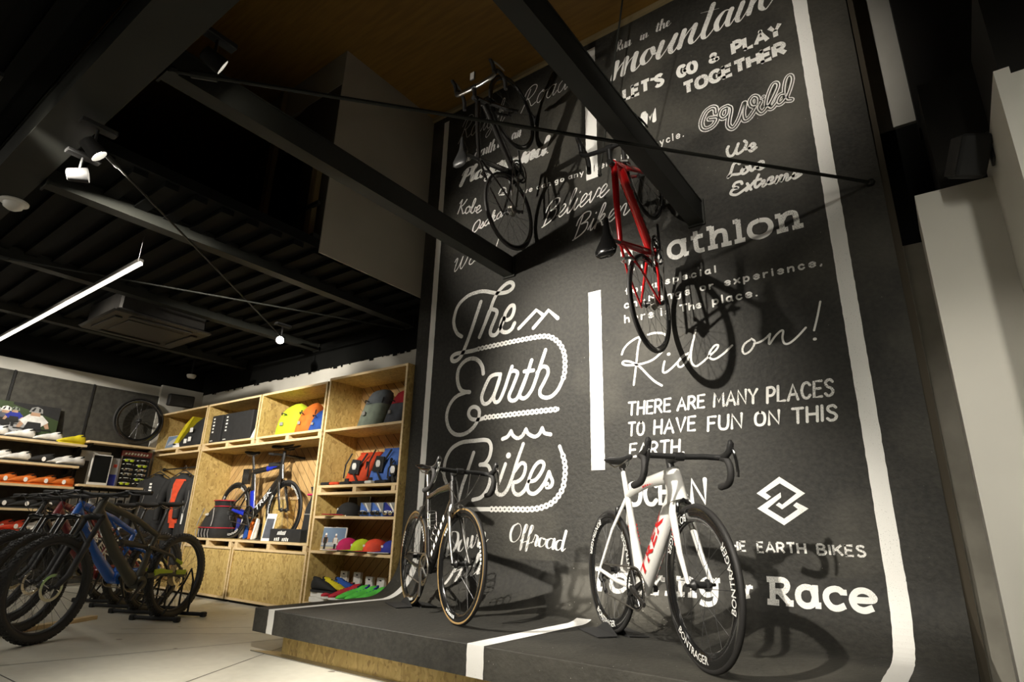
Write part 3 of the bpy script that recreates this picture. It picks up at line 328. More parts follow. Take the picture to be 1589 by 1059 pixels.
 ('painted_slogan','OCEAN in rough white brush capitals behind the white bike','round',[(1,28,"-1737,1132 -1771,1114 -1785,1059 -1777,1005 -1744,988 -1710,1006 -1697,1061 -1705,1115 -1737,1132"),(1,28,"-1586,1108 -1607,1132 -1644,1122 -1666,1061 -1650,1001 -1614,991 -1589,1015"),(0,28,"-1486,1136 -1555,1135 -1562,992 -1493,993"),(0,28,"-1559,1067 -1500,1068"),(0,28,"-1470,993 -1415,1137 -1374,995"),(0,28,"-1451,1042 -1387,1043"),(0,28,"-1350,995 -1343,1139 -1265,997 -1258,1140")]),
 ('painted_slogan','THE EARTH BIKES in thin white sans serif capitals','flat',[(0,12,"-1184,775 -1145,774"),(0,12,"-1164,775 -1164,723"),(0,12,"-1130,723 -1130,774"),(0,12,"-1092,723 -1092,774"),(0,12,"-1130,749 -1092,748"),(0,12,"-1046,774 -1077,774 -1077,723 -1046,723"),(0,12,"-1077,750 -1051,750"),(0,12,"-947,773 -979,773 -979,719 -947,719"),(0,12,"-979,747 -952,748"),(0,12,"-932,719 -909,773 -886,720"),(0,12,"-924,738 -894,738"),(0,12,"-871,720 -871,773"),(1,12,"-871,773 -847,772 -837,759 -847,747 -871,745"),(0,12,"-854,746 -834,720"),(0,12,"-819,773 -778,774"),(0,12,"-798,774 -798,720"),(0,12,"-763,720 -763,774"),(0,12,"-724,721 -724,774"),(0,12,"-763,747 -724,747"),(0,12,"-662,719 -662,771"),(1,12,"-662,771 -638,770 -627,759 -638,748 -662,747"),(1,12,"-662,747 -634,745 -622,733 -634,720 -662,719"),(0,12,"-602,719 -602,771"),(0,12,"-583,719 -583,771"),(0,12,"-543,770 -583,740"),(0,12,"-569,750 -541,718"),(0,12,"-489,770 -525,770 -525,718 -489,718"),(0,12,"-525,746 -494,746"),(1,12,"-436,762 -447,769 -465,766 -469,756 -458,747 -443,741 -435,731 -443,720 -460,718 -471,725")]),
 ('painted_emblem','two interlocking white diamond shapes above the words THE EARTH BIKES','poly',[(0,0,"-817,1143 -689,1046 -821,958 -853,982 -834,997 -818,984 -734,1047 -818,1105 -903,1053 -874,1030 -899,1011 -953,1050"),(0,0,"-819,1053 -819,1025 -901,962 -816,906 -737,959 -760,979 -740,997 -681,962 -820,870 -958,963")]),
 ('painted_slogan','Touring or Race in big white slab serif letters','flat',[(0,31,"-917,453 -917,581"),(0,31,"-946,459 -884,459"),(0,31,"-946,575 -901,575"),(1,31,"-917,575 -855,573 -839,546 -860,517 -917,515"),(0,31,"-884,515 -832,460"),(0,31,"-849,460 -810,460"),(1,31,"-702,503 -715,539 -748,547 -777,531 -787,500 -777,470 -748,454 -715,464 -702,497"),(0,31,"-699,549 -699,456"),(0,31,"-702,460 -673,460"),(0,31,"-712,544 -683,544"),(1,31,"-565,529 -585,546 -617,545 -643,526 -648,495 -630,464 -598,454 -559,470"),(0,31,"-562,547 -562,519"),(1,31,"-523,501 -429,506 -438,535 -471,549 -507,536 -525,501 -510,467 -474,455 -432,470"),(1,17,"-1094,523 -1110,512 -1116,489 -1110,467 -1094,462 -1078,474 -1072,497 -1078,519 -1094,523"),(0,17,"-1054,530 -1054,470"),(0,17,"-1064,472 -1041,477"),(0,17,"-1063,527 -1054,528"),(1,17,"-1054,505 -1046,527 -1033,532"),(0,17,"-1033,534 -1033,517"),(0,28,"-2078,570 -1942,573"),(0,28,"-2010,572 -2010,443"),(0,28,"-2037,449 -1982,450"),(0,28,"-2072,571 -2072,542"),(0,28,"-1947,572 -1947,544"),(1,28,"-1867,544 -1908,531 -1923,494 -1908,458 -1867,445 -1826,459 -1811,496 -1826,532 -1867,544"),(1,28,"-1767,541 -1767,480 -1751,452 -1718,453 -1690,488"),(0,28,"-1690,545 -1690,451"),(0,28,"-1690,455 -1660,455"),(0,28,"-1792,541 -1767,541"),(0,28,"-1714,542 -1690,542"),(0,28,"-1619,546 -1619,449"),(0,28,"-1646,455 -1588,456"),(0,28,"-1643,543 -1619,544"),(1,28,"-1619,506 -1599,538 -1568,544"),(0,28,"-1568,547 -1568,520"),(0,28,"-1519,548 -1519,450"),(0,28,"-1548,457 -1490,458"),(0,28,"-1544,545 -1519,545"),(0,28,"-1524,580 -1514,580"),(0,28,"-1451,549 -1451,451"),(0,28,"-1480,458 -1422,459"),(0,28,"-1480,546 -1451,546"),(1,28,"-1451,508 -1425,544 -1388,544 -1378,515 -1378,452"),(0,28,"-1402,459 -1347,460"),(1,28,"-1239,509 -1252,544 -1286,553 -1317,535 -1324,507 -1313,481 -1286,467 -1252,479 -1239,509"),(1,28,"-1235,555 -1235,455 -1252,425 -1290,419 -1324,429"),(0,28,"-1239,549 -1211,550")]),
 ('painted_slogan','Offroad in white brush script','brush',[(1,22,"-2704,856 -2746,833 -2770,782 -2764,734 -2732,723 -2692,753 -2672,805 -2682,846 -2707,856"),(1,22,"-2679,731 -2634,793 -2612,838 -2627,847 -2647,795 -2674,683 -2684,670 -2675,690 -2651,721 -2609,736"),(1,22,"-2627,725 -2583,787 -2560,832 -2575,841 -2595,789 -2623,677 -2633,664 -2623,684 -2599,715 -2558,730"),(1,22,"-2576,719 -2551,759 -2545,778 -2527,767 -2525,754 -2540,715 -2533,700 -2507,718"),(1,22,"-2468,763 -2499,751 -2511,714 -2494,696 -2465,713 -2454,748 -2475,764 -2464,749 -2434,749"),(1,22,"-2379,745 -2405,756 -2437,738 -2444,704 -2423,688 -2394,711 -2377,750"),(1,22,"-2377,750 -2391,704 -2386,683 -2362,702"),(1,22,"-2302,736 -2328,747 -2360,729 -2367,695 -2346,679 -2315,709 -2279,807"),(1,22,"-2279,807 -2308,715 -2310,675 -2285,691")]),
 ('painted_slogan','Down Hill in white brush script behind the front wheel of the black bike','brush',[(1,26,"-3376,769 -3411,598"),(1,26,"-3416,724 -3394,764 -3347,785 -3303,771 -3300,712 -3334,644 -3383,606 -3415,597"),(1,26,"-3238,731 -3274,702 -3286,651 -3266,636 -3234,670 -3222,719 -3246,729 -3233,716 -3199,728"),(1,26,"-3212,710 -3194,740 -3202,676 -3190,656 -3160,697 -3146,749"),(1,26,"-3146,749 -3156,688 -3143,668 -3114,710 -3101,764 -3084,755"),(1,26,"-3084,755 -3071,771 -3084,683"),(1,26,"-3079,710 -3046,775 -3025,783 -3027,749 -3035,705 -3021,700 -2988,734"),(1,26,"-3325,518 -3297,556 -3280,561 -3307,485 -3342,400"),(1,26,"-3195,593 -3227,508 -3254,425"),(1,26,"-3329,467 -3296,481 -3231,510 -3191,530"),(1,26,"-3192,458 -3150,527"),(1,26,"-3150,530 -3169,471 -3163,450 -3127,485"),(0,26,"-3132,568 -3129,573"),(1,26,"-3141,472 -3083,564 -3055,624 -3072,627 -3100,559 -3120,478 -3107,466 -3068,502"),(1,26,"-3082,488 -3024,580 -2996,641 -3014,644 -3041,576 -3061,494 -3048,483 -3009,518")]),
 ('painted_slogan','Rough Road in very thin white script at the top left','round',[(1,8,"-3449,4877 -3512,4729 -3569,4622"),(1,8,"-3522,4811 -3483,4878 -3419,4917 -3378,4884 -3410,4809 -3469,4761 -3498,4770"),(1,8,"-3480,4769 -3463,4701 -3449,4652 -3400,4673"),(1,8,"-3320,4785 -3367,4753 -3395,4678 -3377,4645 -3332,4685 -3305,4757 -3329,4785 -3318,4758 -3278,4762"),(1,8,"-3301,4725 -3273,4773 -3301,4681 -3291,4643 -3252,4675 -3197,4777"),(1,8,"-3197,4777 -3229,4683 -3226,4642 -3186,4682"),(1,8,"-3083,4764 -3115,4780 -3165,4738 -3185,4668 -3161,4640 -3113,4694 -3074,4774"),(1,8,"-3074,4774 -3140,4586 -3187,4538 -3195,4573 -3143,4627 -3073,4682"),(1,8,"-3090,4666 -3009,4800 -2970,4894 -2988,4908 -3030,4800 -3086,4639"),(1,8,"-3071,4679 -3018,4765 -2990,4772 -2997,4718 -3018,4651 -3002,4637 -2966,4677"),(1,8,"-2655,4860 -2715,4729 -2769,4634"),(1,8,"-2728,4800 -2691,4859 -2627,4895 -2582,4868 -2612,4801 -2672,4758 -2701,4765"),(1,8,"-2684,4765 -2663,4706 -2647,4664 -2597,4684"),(1,8,"-2510,4784 -2557,4755 -2583,4689 -2563,4661 -2519,4697 -2494,4761 -2519,4784 -2507,4760 -2466,4766"),(1,8,"-2371,4772 -2406,4785 -2455,4747 -2473,4686 -2448,4662 -2400,4710 -2367,4781"),(1,8,"-2367,4781 -2399,4698 -2396,4663 -2358,4701"),(1,8,"-2247,4774 -2281,4787 -2331,4749 -2348,4687 -2323,4664 -2272,4724 -2197,4901"),(1,8,"-2197,4901 -2261,4736 -2274,4665 -2234,4698")]),
 ('painted_slogan','The Earth is your in small white brush script','brush',[(1,20,"-3537,4458 -3525,4473 -3493,4475 -3451,4481"),(1,20,"-3487,4475 -3511,4407 -3531,4357"),(1,20,"-3479,4368 -3444,4430 -3429,4474 -3440,4480 -3456,4430 -3475,4355"),(1,20,"-3470,4374 -3447,4414 -3432,4417 -3432,4392 -3439,4360 -3429,4354 -3412,4372"),(1,20,"-3422,4369 -3394,4384 -3379,4405 -3389,4419 -3406,4401 -3411,4366 -3399,4353 -3367,4375"),(1,20,"-3258,4456 -3271,4475 -3299,4466 -3305,4438 -3289,4420"),(1,20,"-3289,4420 -3315,4407 -3329,4376 -3316,4350 -3289,4356 -3261,4374"),(1,20,"-3209,4405 -3227,4414 -3252,4394 -3258,4361 -3243,4348 -3220,4373 -3207,4410"),(1,20,"-3207,4410 -3219,4367 -3216,4348 -3198,4367"),(1,20,"-3208,4360 -3188,4400 -3183,4417 -3170,4409 -3170,4397 -3182,4359 -3177,4346 -3158,4365"),(1,20,"-3166,4359 -3128,4456 -3148,4383 -3153,4351 -3144,4345 -3122,4365"),(0,20,"-3154,4419 -3116,4424"),(1,20,"-3130,4358 -3095,4420 -3080,4464 -3091,4470 -3107,4420 -3126,4345"),(1,20,"-3121,4364 -3097,4403 -3083,4407 -3083,4382 -3090,4350 -3080,4344 -3063,4362"),(1,20,"-3047,4366 -3025,4411"),(1,20,"-3025,4414 -3035,4372 -3032,4354 -3014,4374"),(0,20,"-3015,4440 -3014,4443"),(1,20,"-3023,4366 -2997,4402 -2989,4420 -2987,4390 -2994,4362 -3008,4355 -3015,4364"),(1,20,"-3007,4357 -2994,4360 -2977,4373"),(1,20,"-2839,4442 -2856,4428 -2864,4392 -2857,4376 -2841,4394 -2833,4429 -2842,4443 -2838,4429 -2823,4430"),(1,20,"-2832,4413 -2823,4436 -2831,4392 -2827,4373 -2813,4387 -2794,4436"),(1,20,"-2794,4436 -2804,4391 -2803,4371 -2788,4389"),(1,20,"-2796,4383 -2780,4424 -2776,4442 -2767,4433 -2768,4420 -2778,4382 -2775,4368 -2761,4387")]),
 ('painted_slogan','Playground. in bold white brush script','brush',[(1,52,"-3421,4246 -3465,4157 -3497,4101"),(1,52,"-3486,4208 -3456,4248 -3396,4269 -3349,4247 -3371,4202 -3426,4175 -3456,4182"),(1,52,"-3379,4120 -3318,4199 -3289,4256 -3307,4265 -3336,4200 -3357,4118 -3342,4101 -3302,4126"),(1,52,"-3208,4170 -3244,4182 -3289,4158 -3299,4116 -3272,4098 -3230,4128 -3204,4177"),(1,52,"-3204,4177 -3227,4120 -3221,4095 -3187,4120"),(1,52,"-3200,4143 -3179,4172 -3194,4117 -3178,4096 -3143,4114 -3096,4171"),(1,52,"-3096,4171 -3135,4066 -3174,4030 -3191,4052 -3145,4083 -3081,4114"),(1,52,"-2991,4159 -3027,4171 -3072,4147 -3083,4104 -3055,4086 -3013,4117 -2983,4165"),(1,52,"-2983,4165 -3026,4052 -3067,4024 -3081,4046 -3035,4077 -2970,4108"),(1,52,"-2990,4099 -2953,4150 -2944,4173 -2919,4162 -2918,4145 -2941,4097 -2931,4080 -2895,4103"),(1,52,"-2835,4161 -2878,4143 -2896,4098 -2874,4077 -2833,4100 -2816,4143 -2843,4161 -2829,4144 -2789,4145"),(1,52,"-2811,4123 -2789,4152 -2805,4096 -2790,4072 -2755,4090 -2711,4151"),(1,52,"-2711,4151 -2732,4094 -2723,4069 -2688,4092"),(1,52,"-2688,4137 -2672,4149 -2692,4067"),(1,52,"-2685,4092 -2641,4144 -2616,4146 -2621,4113 -2633,4073 -2617,4063 -2577,4086"),(1,52,"-2487,4133 -2523,4145 -2568,4120 -2579,4078 -2551,4060 -2507,4099 -2452,4220"),(1,52,"-2452,4220 -2497,4107 -2502,4057 -2467,4079"),(0,52,"-2462,4060 -2455,4060")]),
 ('painted_slogan','Kobe in thin white script','round',[(1,12,"-3495,3890 -3473,3915 -3464,3917 -3488,3849 -3517,3779"),(1,12,"-3403,3903 -3451,3857 -3490,3850"),(1,12,"-3478,3849 -3458,3794 -3448,3759 -3416,3769"),(1,12,"-3369,3818 -3401,3808 -3416,3769 -3400,3745 -3370,3760 -3355,3798 -3375,3820 -3365,3801 -3336,3796"),(1,12,"-3355,3748 -3308,3813 -3288,3862 -3301,3874 -3321,3832 -3342,3752 -3329,3725 -3301,3740 -3288,3776 -3267,3764"),(1,12,"-3287,3732 -3248,3741 -3227,3761 -3240,3782 -3263,3766 -3272,3724 -3255,3704 -3211,3719")]),
 ('painted_slogan','Osaka in thin white script beside the hanging rear wheel','round',[(1,12,"-3248,3622 -3286,3593 -3307,3545 -3301,3509 -3273,3509 -3237,3543 -3218,3590 -3228,3620 -3250,3621"),(1,12,"-3225,3529 -3192,3568 -3182,3586 -3178,3559 -3185,3532 -3203,3522 -3213,3529"),(1,12,"-3203,3524 -3185,3530 -3163,3546"),(1,12,"-3102,3591 -3126,3593 -3155,3570 -3161,3541 -3142,3534 -3115,3561 -3100,3596"),(1,12,"-3100,3596 -3113,3556 -3109,3540 -3087,3562"),(1,12,"-3100,3553 -3059,3615 -3043,3656 -3057,3659 -3074,3612 -3094,3543"),(1,12,"-3086,3566 -3054,3605 -3039,3603 -3053,3584 -3080,3572 -3057,3572 -3046,3552 -3018,3573"),(1,12,"-2960,3619 -2984,3621 -3012,3598 -3018,3568 -3000,3561 -2973,3588 -2958,3624"),(1,12,"-2958,3624 -2971,3583 -2966,3568 -2945,3589")]),
 ('painted_slogan','World in thin white script half behind the long beam','round',[(1,10,"-3514,3251 -3492,3281 -3481,3269 -3512,3177 -3503,3150 -3457,3197 -3412,3285"),(1,10,"-3412,3285 -3441,3192 -3428,3160 -3379,3214 -3334,3301"),(1,10,"-3275,3250 -3317,3228 -3332,3188 -3308,3175 -3269,3200 -3255,3239 -3284,3249 -3268,3237 -3228,3245"),(1,10,"-3253,3195 -3220,3243 -3212,3263 -3187,3258 -3185,3245 -3204,3201 -3193,3189 -3159,3214"),(1,10,"-3178,3205 -3124,3280 -3099,3331 -3118,3335 -3141,3278 -3156,3207 -3141,3196 -3102,3222"),(1,10,"-3012,3275 -3049,3278 -3091,3251 -3099,3215 -3070,3205 -3030,3244 -2984,3352"),(1,10,"-2984,3352 -3020,3252 -3022,3211 -2988,3234")]),
 ('painted_slogan','Believe Biken in thin white script on two lines','round',[(1,11,"-2405,3530 -2488,3340 -2512,3317"),(1,11,"-2471,3452 -2445,3505 -2388,3552 -2335,3549 -2337,3509 -2381,3470 -2424,3452"),(1,11,"-2424,3452 -2365,3452 -2377,3395 -2426,3352 -2488,3324"),(1,11,"-2360,3381 -2303,3414 -2270,3452 -2286,3472 -2322,3438 -2339,3380 -2319,3363 -2254,3407"),(1,11,"-2277,3388 -2201,3497 -2162,3572 -2179,3580 -2219,3495 -2255,3391 -2243,3372 -2198,3410"),(1,11,"-2210,3397 -2156,3479"),(1,11,"-2154,3483 -2185,3410 -2183,3380 -2140,3418"),(0,11,"-2130,3530 -2125,3537"),(1,11,"-2151,3408 -2094,3442 -2062,3480 -2077,3500 -2113,3465 -2130,3407 -2110,3390 -2045,3434"),(1,11,"-2045,3478 -2021,3501 -2035,3440 -2034,3400 -1995,3445 -1954,3510 -1940,3500"),(1,11,"-1965,3433 -1908,3466 -1875,3504 -1890,3524 -1926,3490 -1944,3432 -1923,3415 -1859,3459"),(1,11,"-2104,3300 -2182,3123 -2205,3101"),(1,11,"-2167,3227 -2142,3277 -2087,3321 -2036,3319 -2037,3282 -2079,3245 -2121,3228"),(1,11,"-2121,3228 -2063,3228 -2075,3175 -2122,3135 -2182,3108"),(1,11,"-2060,3158 -2007,3236"),(1,11,"-2006,3240 -2035,3171 -2033,3143 -1992,3179"),(0,11,"-1983,3284 -1979,3290"),(1,11,"-2004,3166 -1927,3270 -1892,3339 -1910,3346 -1949,3267 -1999,3148"),(1,11,"-1981,3188 -1922,3252 -1902,3245 -1927,3214 -1970,3197 -1938,3194 -1928,3158 -1881,3191"),(1,11,"-1895,3185 -1840,3217 -1809,3253 -1824,3271 -1858,3238 -1874,3184 -1854,3169 -1792,3211"),(1,11,"-1783,3257 -1765,3274 -1798,3176"),(1,11,"-1788,3206 -1736,3274 -1711,3281 -1721,3243 -1740,3194 -1725,3187 -1682,3221")]),
]
# ------------------------------------------------------------------ the setting
def struct(name, mb, m, parent=None, smooth=35, label=None):
    o = mb.build(name, m, parent, smooth, label)
    if not parent: o['kind'] = 'structure'
    return o
WX0, WX1, WY, WTOP, PZ, COVE = -3.952, -.046, 3.76, 5.05, .265, .34
def wall_y(z):           # front face of the black wall, with the cove that runs into the platform
    if z >= PZ + COVE: return WY
    q = max(0, COVE - (z - PZ)); return WY - (COVE - math.sqrt(max(0, COVE*COVE - q*q)))
struct('floor', MB().box((-9.2, -3, -.1), (2.2, 4.3, 0)), 'polished_concrete', label='pale polished concrete shop floor with thin joints')
fl = bpy.data.objects['floor']
for a, b in (((-3.3, 1.56), (-4.05, 2.95)), ((-5.25, 2.1), (-4.2, 3.17)), ((-5.4, 2.25), (-4.55, 3.3)), ((-6.6, 1.2), (-2.9, 1.25)), ((-4.7, .6), (-4.0, 3.6))):
    d = (Vector(b)-Vector(a)).normalized(); n = Vector((-d.y, d.x))*.004
    MB().poly([(a[0]+n.x, a[1]+n.y, .0006), (b[0]+n.x, b[1]+n.y, .0006), (b[0]-n.x, b[1]-n.y, .0006), (a[0]-n.x, a[1]-n.y, .0006)]).build('floor_joint', 'dark_steel', fl)
struct('wall_back', MB().box((-9.2, 4.2, 0), (-3.7, 4.4, 2.64)).box((-.6, 4.2, 0), (.6, 4.4, 2.40)), 'pale_plaster')
struct('trim_1', MB().box((-9.2, 4.19, 2.64), (-3.7, 4.4, 3.1)).box((-.6, 4.15, 2.40), (2.2, 4.4, 3.44)), 'deck_paint', label='black painted top band of the back wall')
b = MB()                                                            # ragged lower edge of the black paint
for i in range(70):
    x = -8.95 + i*.073 + rnd.uniform(-.02, .02)
    if rnd.random() < .55: b.box((x, 4.1885, 2.64-rnd.uniform(.004, .03)), (x+rnd.uniform(.02, .07), 4.1895, 2.66))
struct('trim_2', b, 'deck_paint', label='ragged brushed edge of the black paint')
struct('wall_left', MB().box((-9.2, -3, 0), (-9.0, 4.2, 2.66)), 'pale_plaster')
struct('trim_3', MB().box((-9.2, -3, 2.66), (-8.995, 4.2, 3.1)), 'deck_paint', label='black painted top band of the left wall')
struct('trim_4', MB().box((-9.0, 3.60, 0), (-8.945, 4.2, 2.68)), 'pale_plaster', label='pale plaster pilaster in the left corner')
bw = MB()
prof = [(WY+.22, PZ+COVE), (WY, PZ+COVE), (WY, WTOP), (WY+.22, WTOP)]
bw.loft([[(x, y, z) for y, z in prof] for x in (WX0, WX1)])
wall = struct('wall_display', bw, 'black_plaster', label='tall black plaster display wall covered in chalk white lettering')
struct('trim_5', MB().box((WX0, WY-.03, WTOP), (WX1+.3, WY+.05, WTOP+.045)), 'wood_post', label='thin pale wood strip along the top of the black wall')
struct('trim_6', MB().box((WX1, 3.79, 0), (-.008, 3.849, 5.0)), 'brown_wall', label='brown edge board at the right side of the black wall')
struct('wall_right', MB().box((-.008, 3.85, 0), (.6, 3.95, 2.46)), 'rough_concrete')
struct('wall_upper', MB().box((-.2, 4.2, 3.44), (.07, 4.4, 5.1)).box((.07, 4.12, 3.44), (.2, 4.4, 5.1)), 'pale_plaster')
struct('trim_7', MB().box((.2, 4.0, 3.3), (2.2, 4.4, 5.1)), 'dark_interior', label='unlit black opening above the right room')  # the opening's darkness is put into the block's colour
struct('trim_8', MB().box((.087, 3.4, 0), (.41, 3.849, 2.534)), 'white_plaster', label='white plaster pier right of the black wall')
struct('wall_side', MB().box((.41, 2.69, 0), (1.9, 3.55, 2.60)).box((.41, 2.69, 2.60), (.46, 3.55, 2.635)), 'white_plaster', label='white plaster return wall at the right edge')
struct('trim_9', MB().box((.21, 3.56, 2.62), (2.2, 4.0, 3.3)).box((.46, 2.9, 2.602), (2.2, 3.5, 3.3)), 'dark_interior', label='black ceiling edge over the right room')
struct('ceiling', MB().box((-9.2, -3, 5.1), (2.2, 4.4, 5.2)), 'wood_ceiling', label='brown timber ceiling high over the display wall')
# lower steel deck over the left part of the shop, with its folded ribs
dk = MB().box((-9.2, .83, 3.02), (-3.965, 4.2, 3.1)).box((-9.2, -3, 3.165), (2.2, .60, 3.24))
y = .95
while y < 4.1: dk.box((-9.0, y, 2.975), (-3.99, y+.09, 3.02)); y += .2
y = -2.8
while y < .5: dk.box((-9.0, y, 3.11), (2.0, y+.09, 3.16)); y += .2
struct('ceiling_deck', dk, 'deck_paint', label='black folded steel deck ceiling over the sales floor')
struct('trim_10', MB().box((-3.965, 2.57, 2.98), (-3.953, 3.98, 5.1)), 'upper_plaster', label='white wall of the upper floor beside the black wall')
struct('trim_11', MB().box((-5.3, 2.57, 4.72), (-3.965, 2.60, 5.1)), 'upper_plaster', label='white front bulkhead of the upper floor')
struct('trim_12', MB().prism([(-4.42, 2.575, 3.1), (-3.966, 2.575, 3.1), (-3.966, 2.575, 4.9), (-5.3, 2.575, 4.45), (-5.3, 2.575, 4.2), (-4.42, 2.575, 4.4)], (0, .03, 0)), 'brown_wall', label='brown upper floor partition')
struct('trim_13', MB().box((-9.2, 2.95, 3.1), (-3.97, 3.0, 5.1)), 'dark_interior', label='unlit room of the upper floor')  # dark sheet in place of a room, its gloom is in the colour
struct('trim_14', MB().box((-9.2, -3, 3.24), (-9.15, 3.0, 5.1)).box((2.15, -3, 0), (2.2, 4.2, 5.1)).box((-9.2, -3.05, 0), (2.2, -3.0, 5.2)), 'brown_wall', label='far walls of the shop')
for i, (x, zt) in enumerate(((-4.98, 5.08), (-4.16, 3.95))):
    p = MB().box((x, 2.52, 3.1), (x+.035, 2.57, zt)).box((x+.045, 2.52, 3.1), (x+.08, 2.57, zt))
    struct('trim_%d' % (15+i), p, 'wood_post', label='pale timber post of the upper floor opening')
struct('trim_17', MB().box((-9.2, 2.50, 3.1), (-3.97, 2.56, 3.14)).box((-9.2, 2.5, 3.42), (-3.97, 2.53, 3.45)), 'beam_paint', label='black rail of the upper floor opening')

# ------------------------------------------------------------------ display platform
pf = empty('display_platform', (-2.0, 3.0, 0), 0, 'low black platform curving up into the black wall on a chipboard plinth', 'platform')
def loc(pts): return [(p[0]+2.0, p[1]-3.0, p[2]) for p in pts]
sl = MB(Matrix.Translation((2.0, -3.0, 0)))
PY0, PX0, PX1 = 2.465, WX0, -.046
arc = [(WY-COVE+COVE*math.sin(t), PZ+COVE-COVE*math.cos(t)) for t in [math.pi/2*i/14 for i in range(15)]]
pr = [(PY0, .121), (PY0, PZ-.004), (PY0+.004, PZ)] + arc + [(WY+.2, PZ+COVE), (WY+.2, .121)]
sl.loft([[(x, yy, z) for yy, z in pr] for x in (PX0, PX1)])
sl.build('platform_slab', 'black_plaster', pf, 30)
MB(Matrix.Translation((2.0, -3.0, 0))).box((-3.708, 2.545, 0), (-.1, 3.6, .121)).build('plinth', 'osb_board', pf)
MB(Matrix.Translation((2.0, -3.0, 0))).prism([(-3.95, 2.47, .002), (-3.708, 2.60, .002), (-3.708, 2.545, .002), (-2.2, 2.535, .002), (-2.2, 2.50, .002)], (0, 0, .004)).build('shadow_gap_strip', 'grey_alloy', pf)
# painted lines running over slab, cove and wall
def band(xc, wd, pts, parent, name='painted_line', jag=.0015):
    m = MB(Matrix.Translation((2.0, -3.0, 0))); L = len(pts); ids = []
    for i, (yy, z) in enumerate(pts):
        a = pts[min(i+1, L-1)]; c = pts[max(i-1, 0)]; t = Vector((a[0]-c[0], a[1]-c[1])).normalized(); n = Vector((-t.y, t.x))*.0016
        x = xc(i) if callable(xc) else xc
        ids.append((m.vert((x+rnd.uniform(-jag, jag), yy+n.x, z+n.y)), m.vert((x+wd+rnd.uniform(-jag, jag), yy+n.x, z+n.y))))
    for p, q in zip(ids, ids[1:]): m.face((p[0], p[1], q[1], q[0]))
    return m.build(name, 'road_paint_white', parent, 0)
def seg(a, b, n): return [(a[0]+(b[0]-a[0])*i/n, a[1]+(b[1]-a[1])*i/n) for i in range(n+1)]
lower = seg((PY0-.001, .122), (PY0-.001, PZ), 6) + seg((PY0, PZ), (WY-COVE, PZ), 12) + arc[1:]
tall = lower + seg((WY, PZ+COVE+.02), (WY, 4.98), 120)
band(-3.788, .068, lower, pf); band(-.360, .088, lower, pf)
for x_, w_ in ((-3.788, .068), (-.360, .088)): b_ = band(x_, w_, tall[len(lower)-1:], wall); b_.data.transform(Matrix.Translation((-2.0, 3.0, 0)))
mid = seg((PY0-.001, .122), (PY0-.001, PZ), 6) + seg((PY0, PZ), (WY-COVE, PZ), 12) + arc[1:4]
band(-2.066, .107, mid, pf)
for z0, z1 in ((1.227, 2.60), (3.62, 4.98)):
    m = MB(); n = int((z1-z0)/.02); pv = None
    for i in range(n+1):
        z = z0+(z1-z0)*i/n; q = (m.vert((-2.066+rnd.uniform(-.0015, .0015), WY-.0016, z)), m.vert((-1.958+rnd.uniform(-.0015, .0015), WY-.0016, z)))
        if pv: m.face((pv[0], pv[1], q[1], q[0]))
        pv = q
    m.build('painted_line', 'road_paint_white', wall, 0)

# ------------------------------------------------------------------ lettering painted on the wall
def ribbon(m, pts, wd, off, capround=True, brush=False):
    P = [Vector((p[0], p[1])) for p in pts]; L = len(P)
    if L < 2: return
    wl = []
    for i in range(L):
        t = (P[min(i+1, L-1)]-P[max(i-1, 0)])
        t = t.normalized() if t.length > 1e-9 else Vector((1, 0))
        ww = wd
        if brush: ww = wd*(.22 + .78*max(0, min(1, abs(t.y)*1.5-.35 if t.dot(Vector((.25, -.97))) > 0 else .0)))
        wl.append([t, ww])
    if brush:
        for _ in range(3): wl = [[wl[i][0], (wl[max(i-1, 0)][1]+wl[i][1]*2+wl[min(i+1, L-1)][1])/4] for i in range(L)]
    def vv(p): return m.vert((p.x, wall_y(p.y)-off, p.y))
    prev = None
    for i in range(L):
        t, ww = wl[i]; n = Vector((-t.y, t.x))*(ww/2); j = rnd.uniform(-.03, .03)
        q = (vv(P[i]+n*(1+j)), vv(P[i]-n*(1-j)))
        if prev: m.face((prev[0], prev[1], q[1], q[0]))
        prev = q
    if capround:
        for i, s in ((0, -1), (L-1, 1)):
            t, ww = wl[i]; n = Vector((-t.y, t.x)); ring = [vv(P[i]+(n*math.cos(a)+t*s*math.sin(a))*(ww/2)) for a in [math.pi*k/6 for k in range(7)]]
            m.face(ring)
def resample(P, d):
    out = [P[0]]; acc = 0
    for a, b in zip(P, P[1:]):
        l = (b-a).length; u = d-acc
        while u <= l: out.append(a+(b-a)*(u/l)); u += d
        acc = (acc+l) % d
    return out
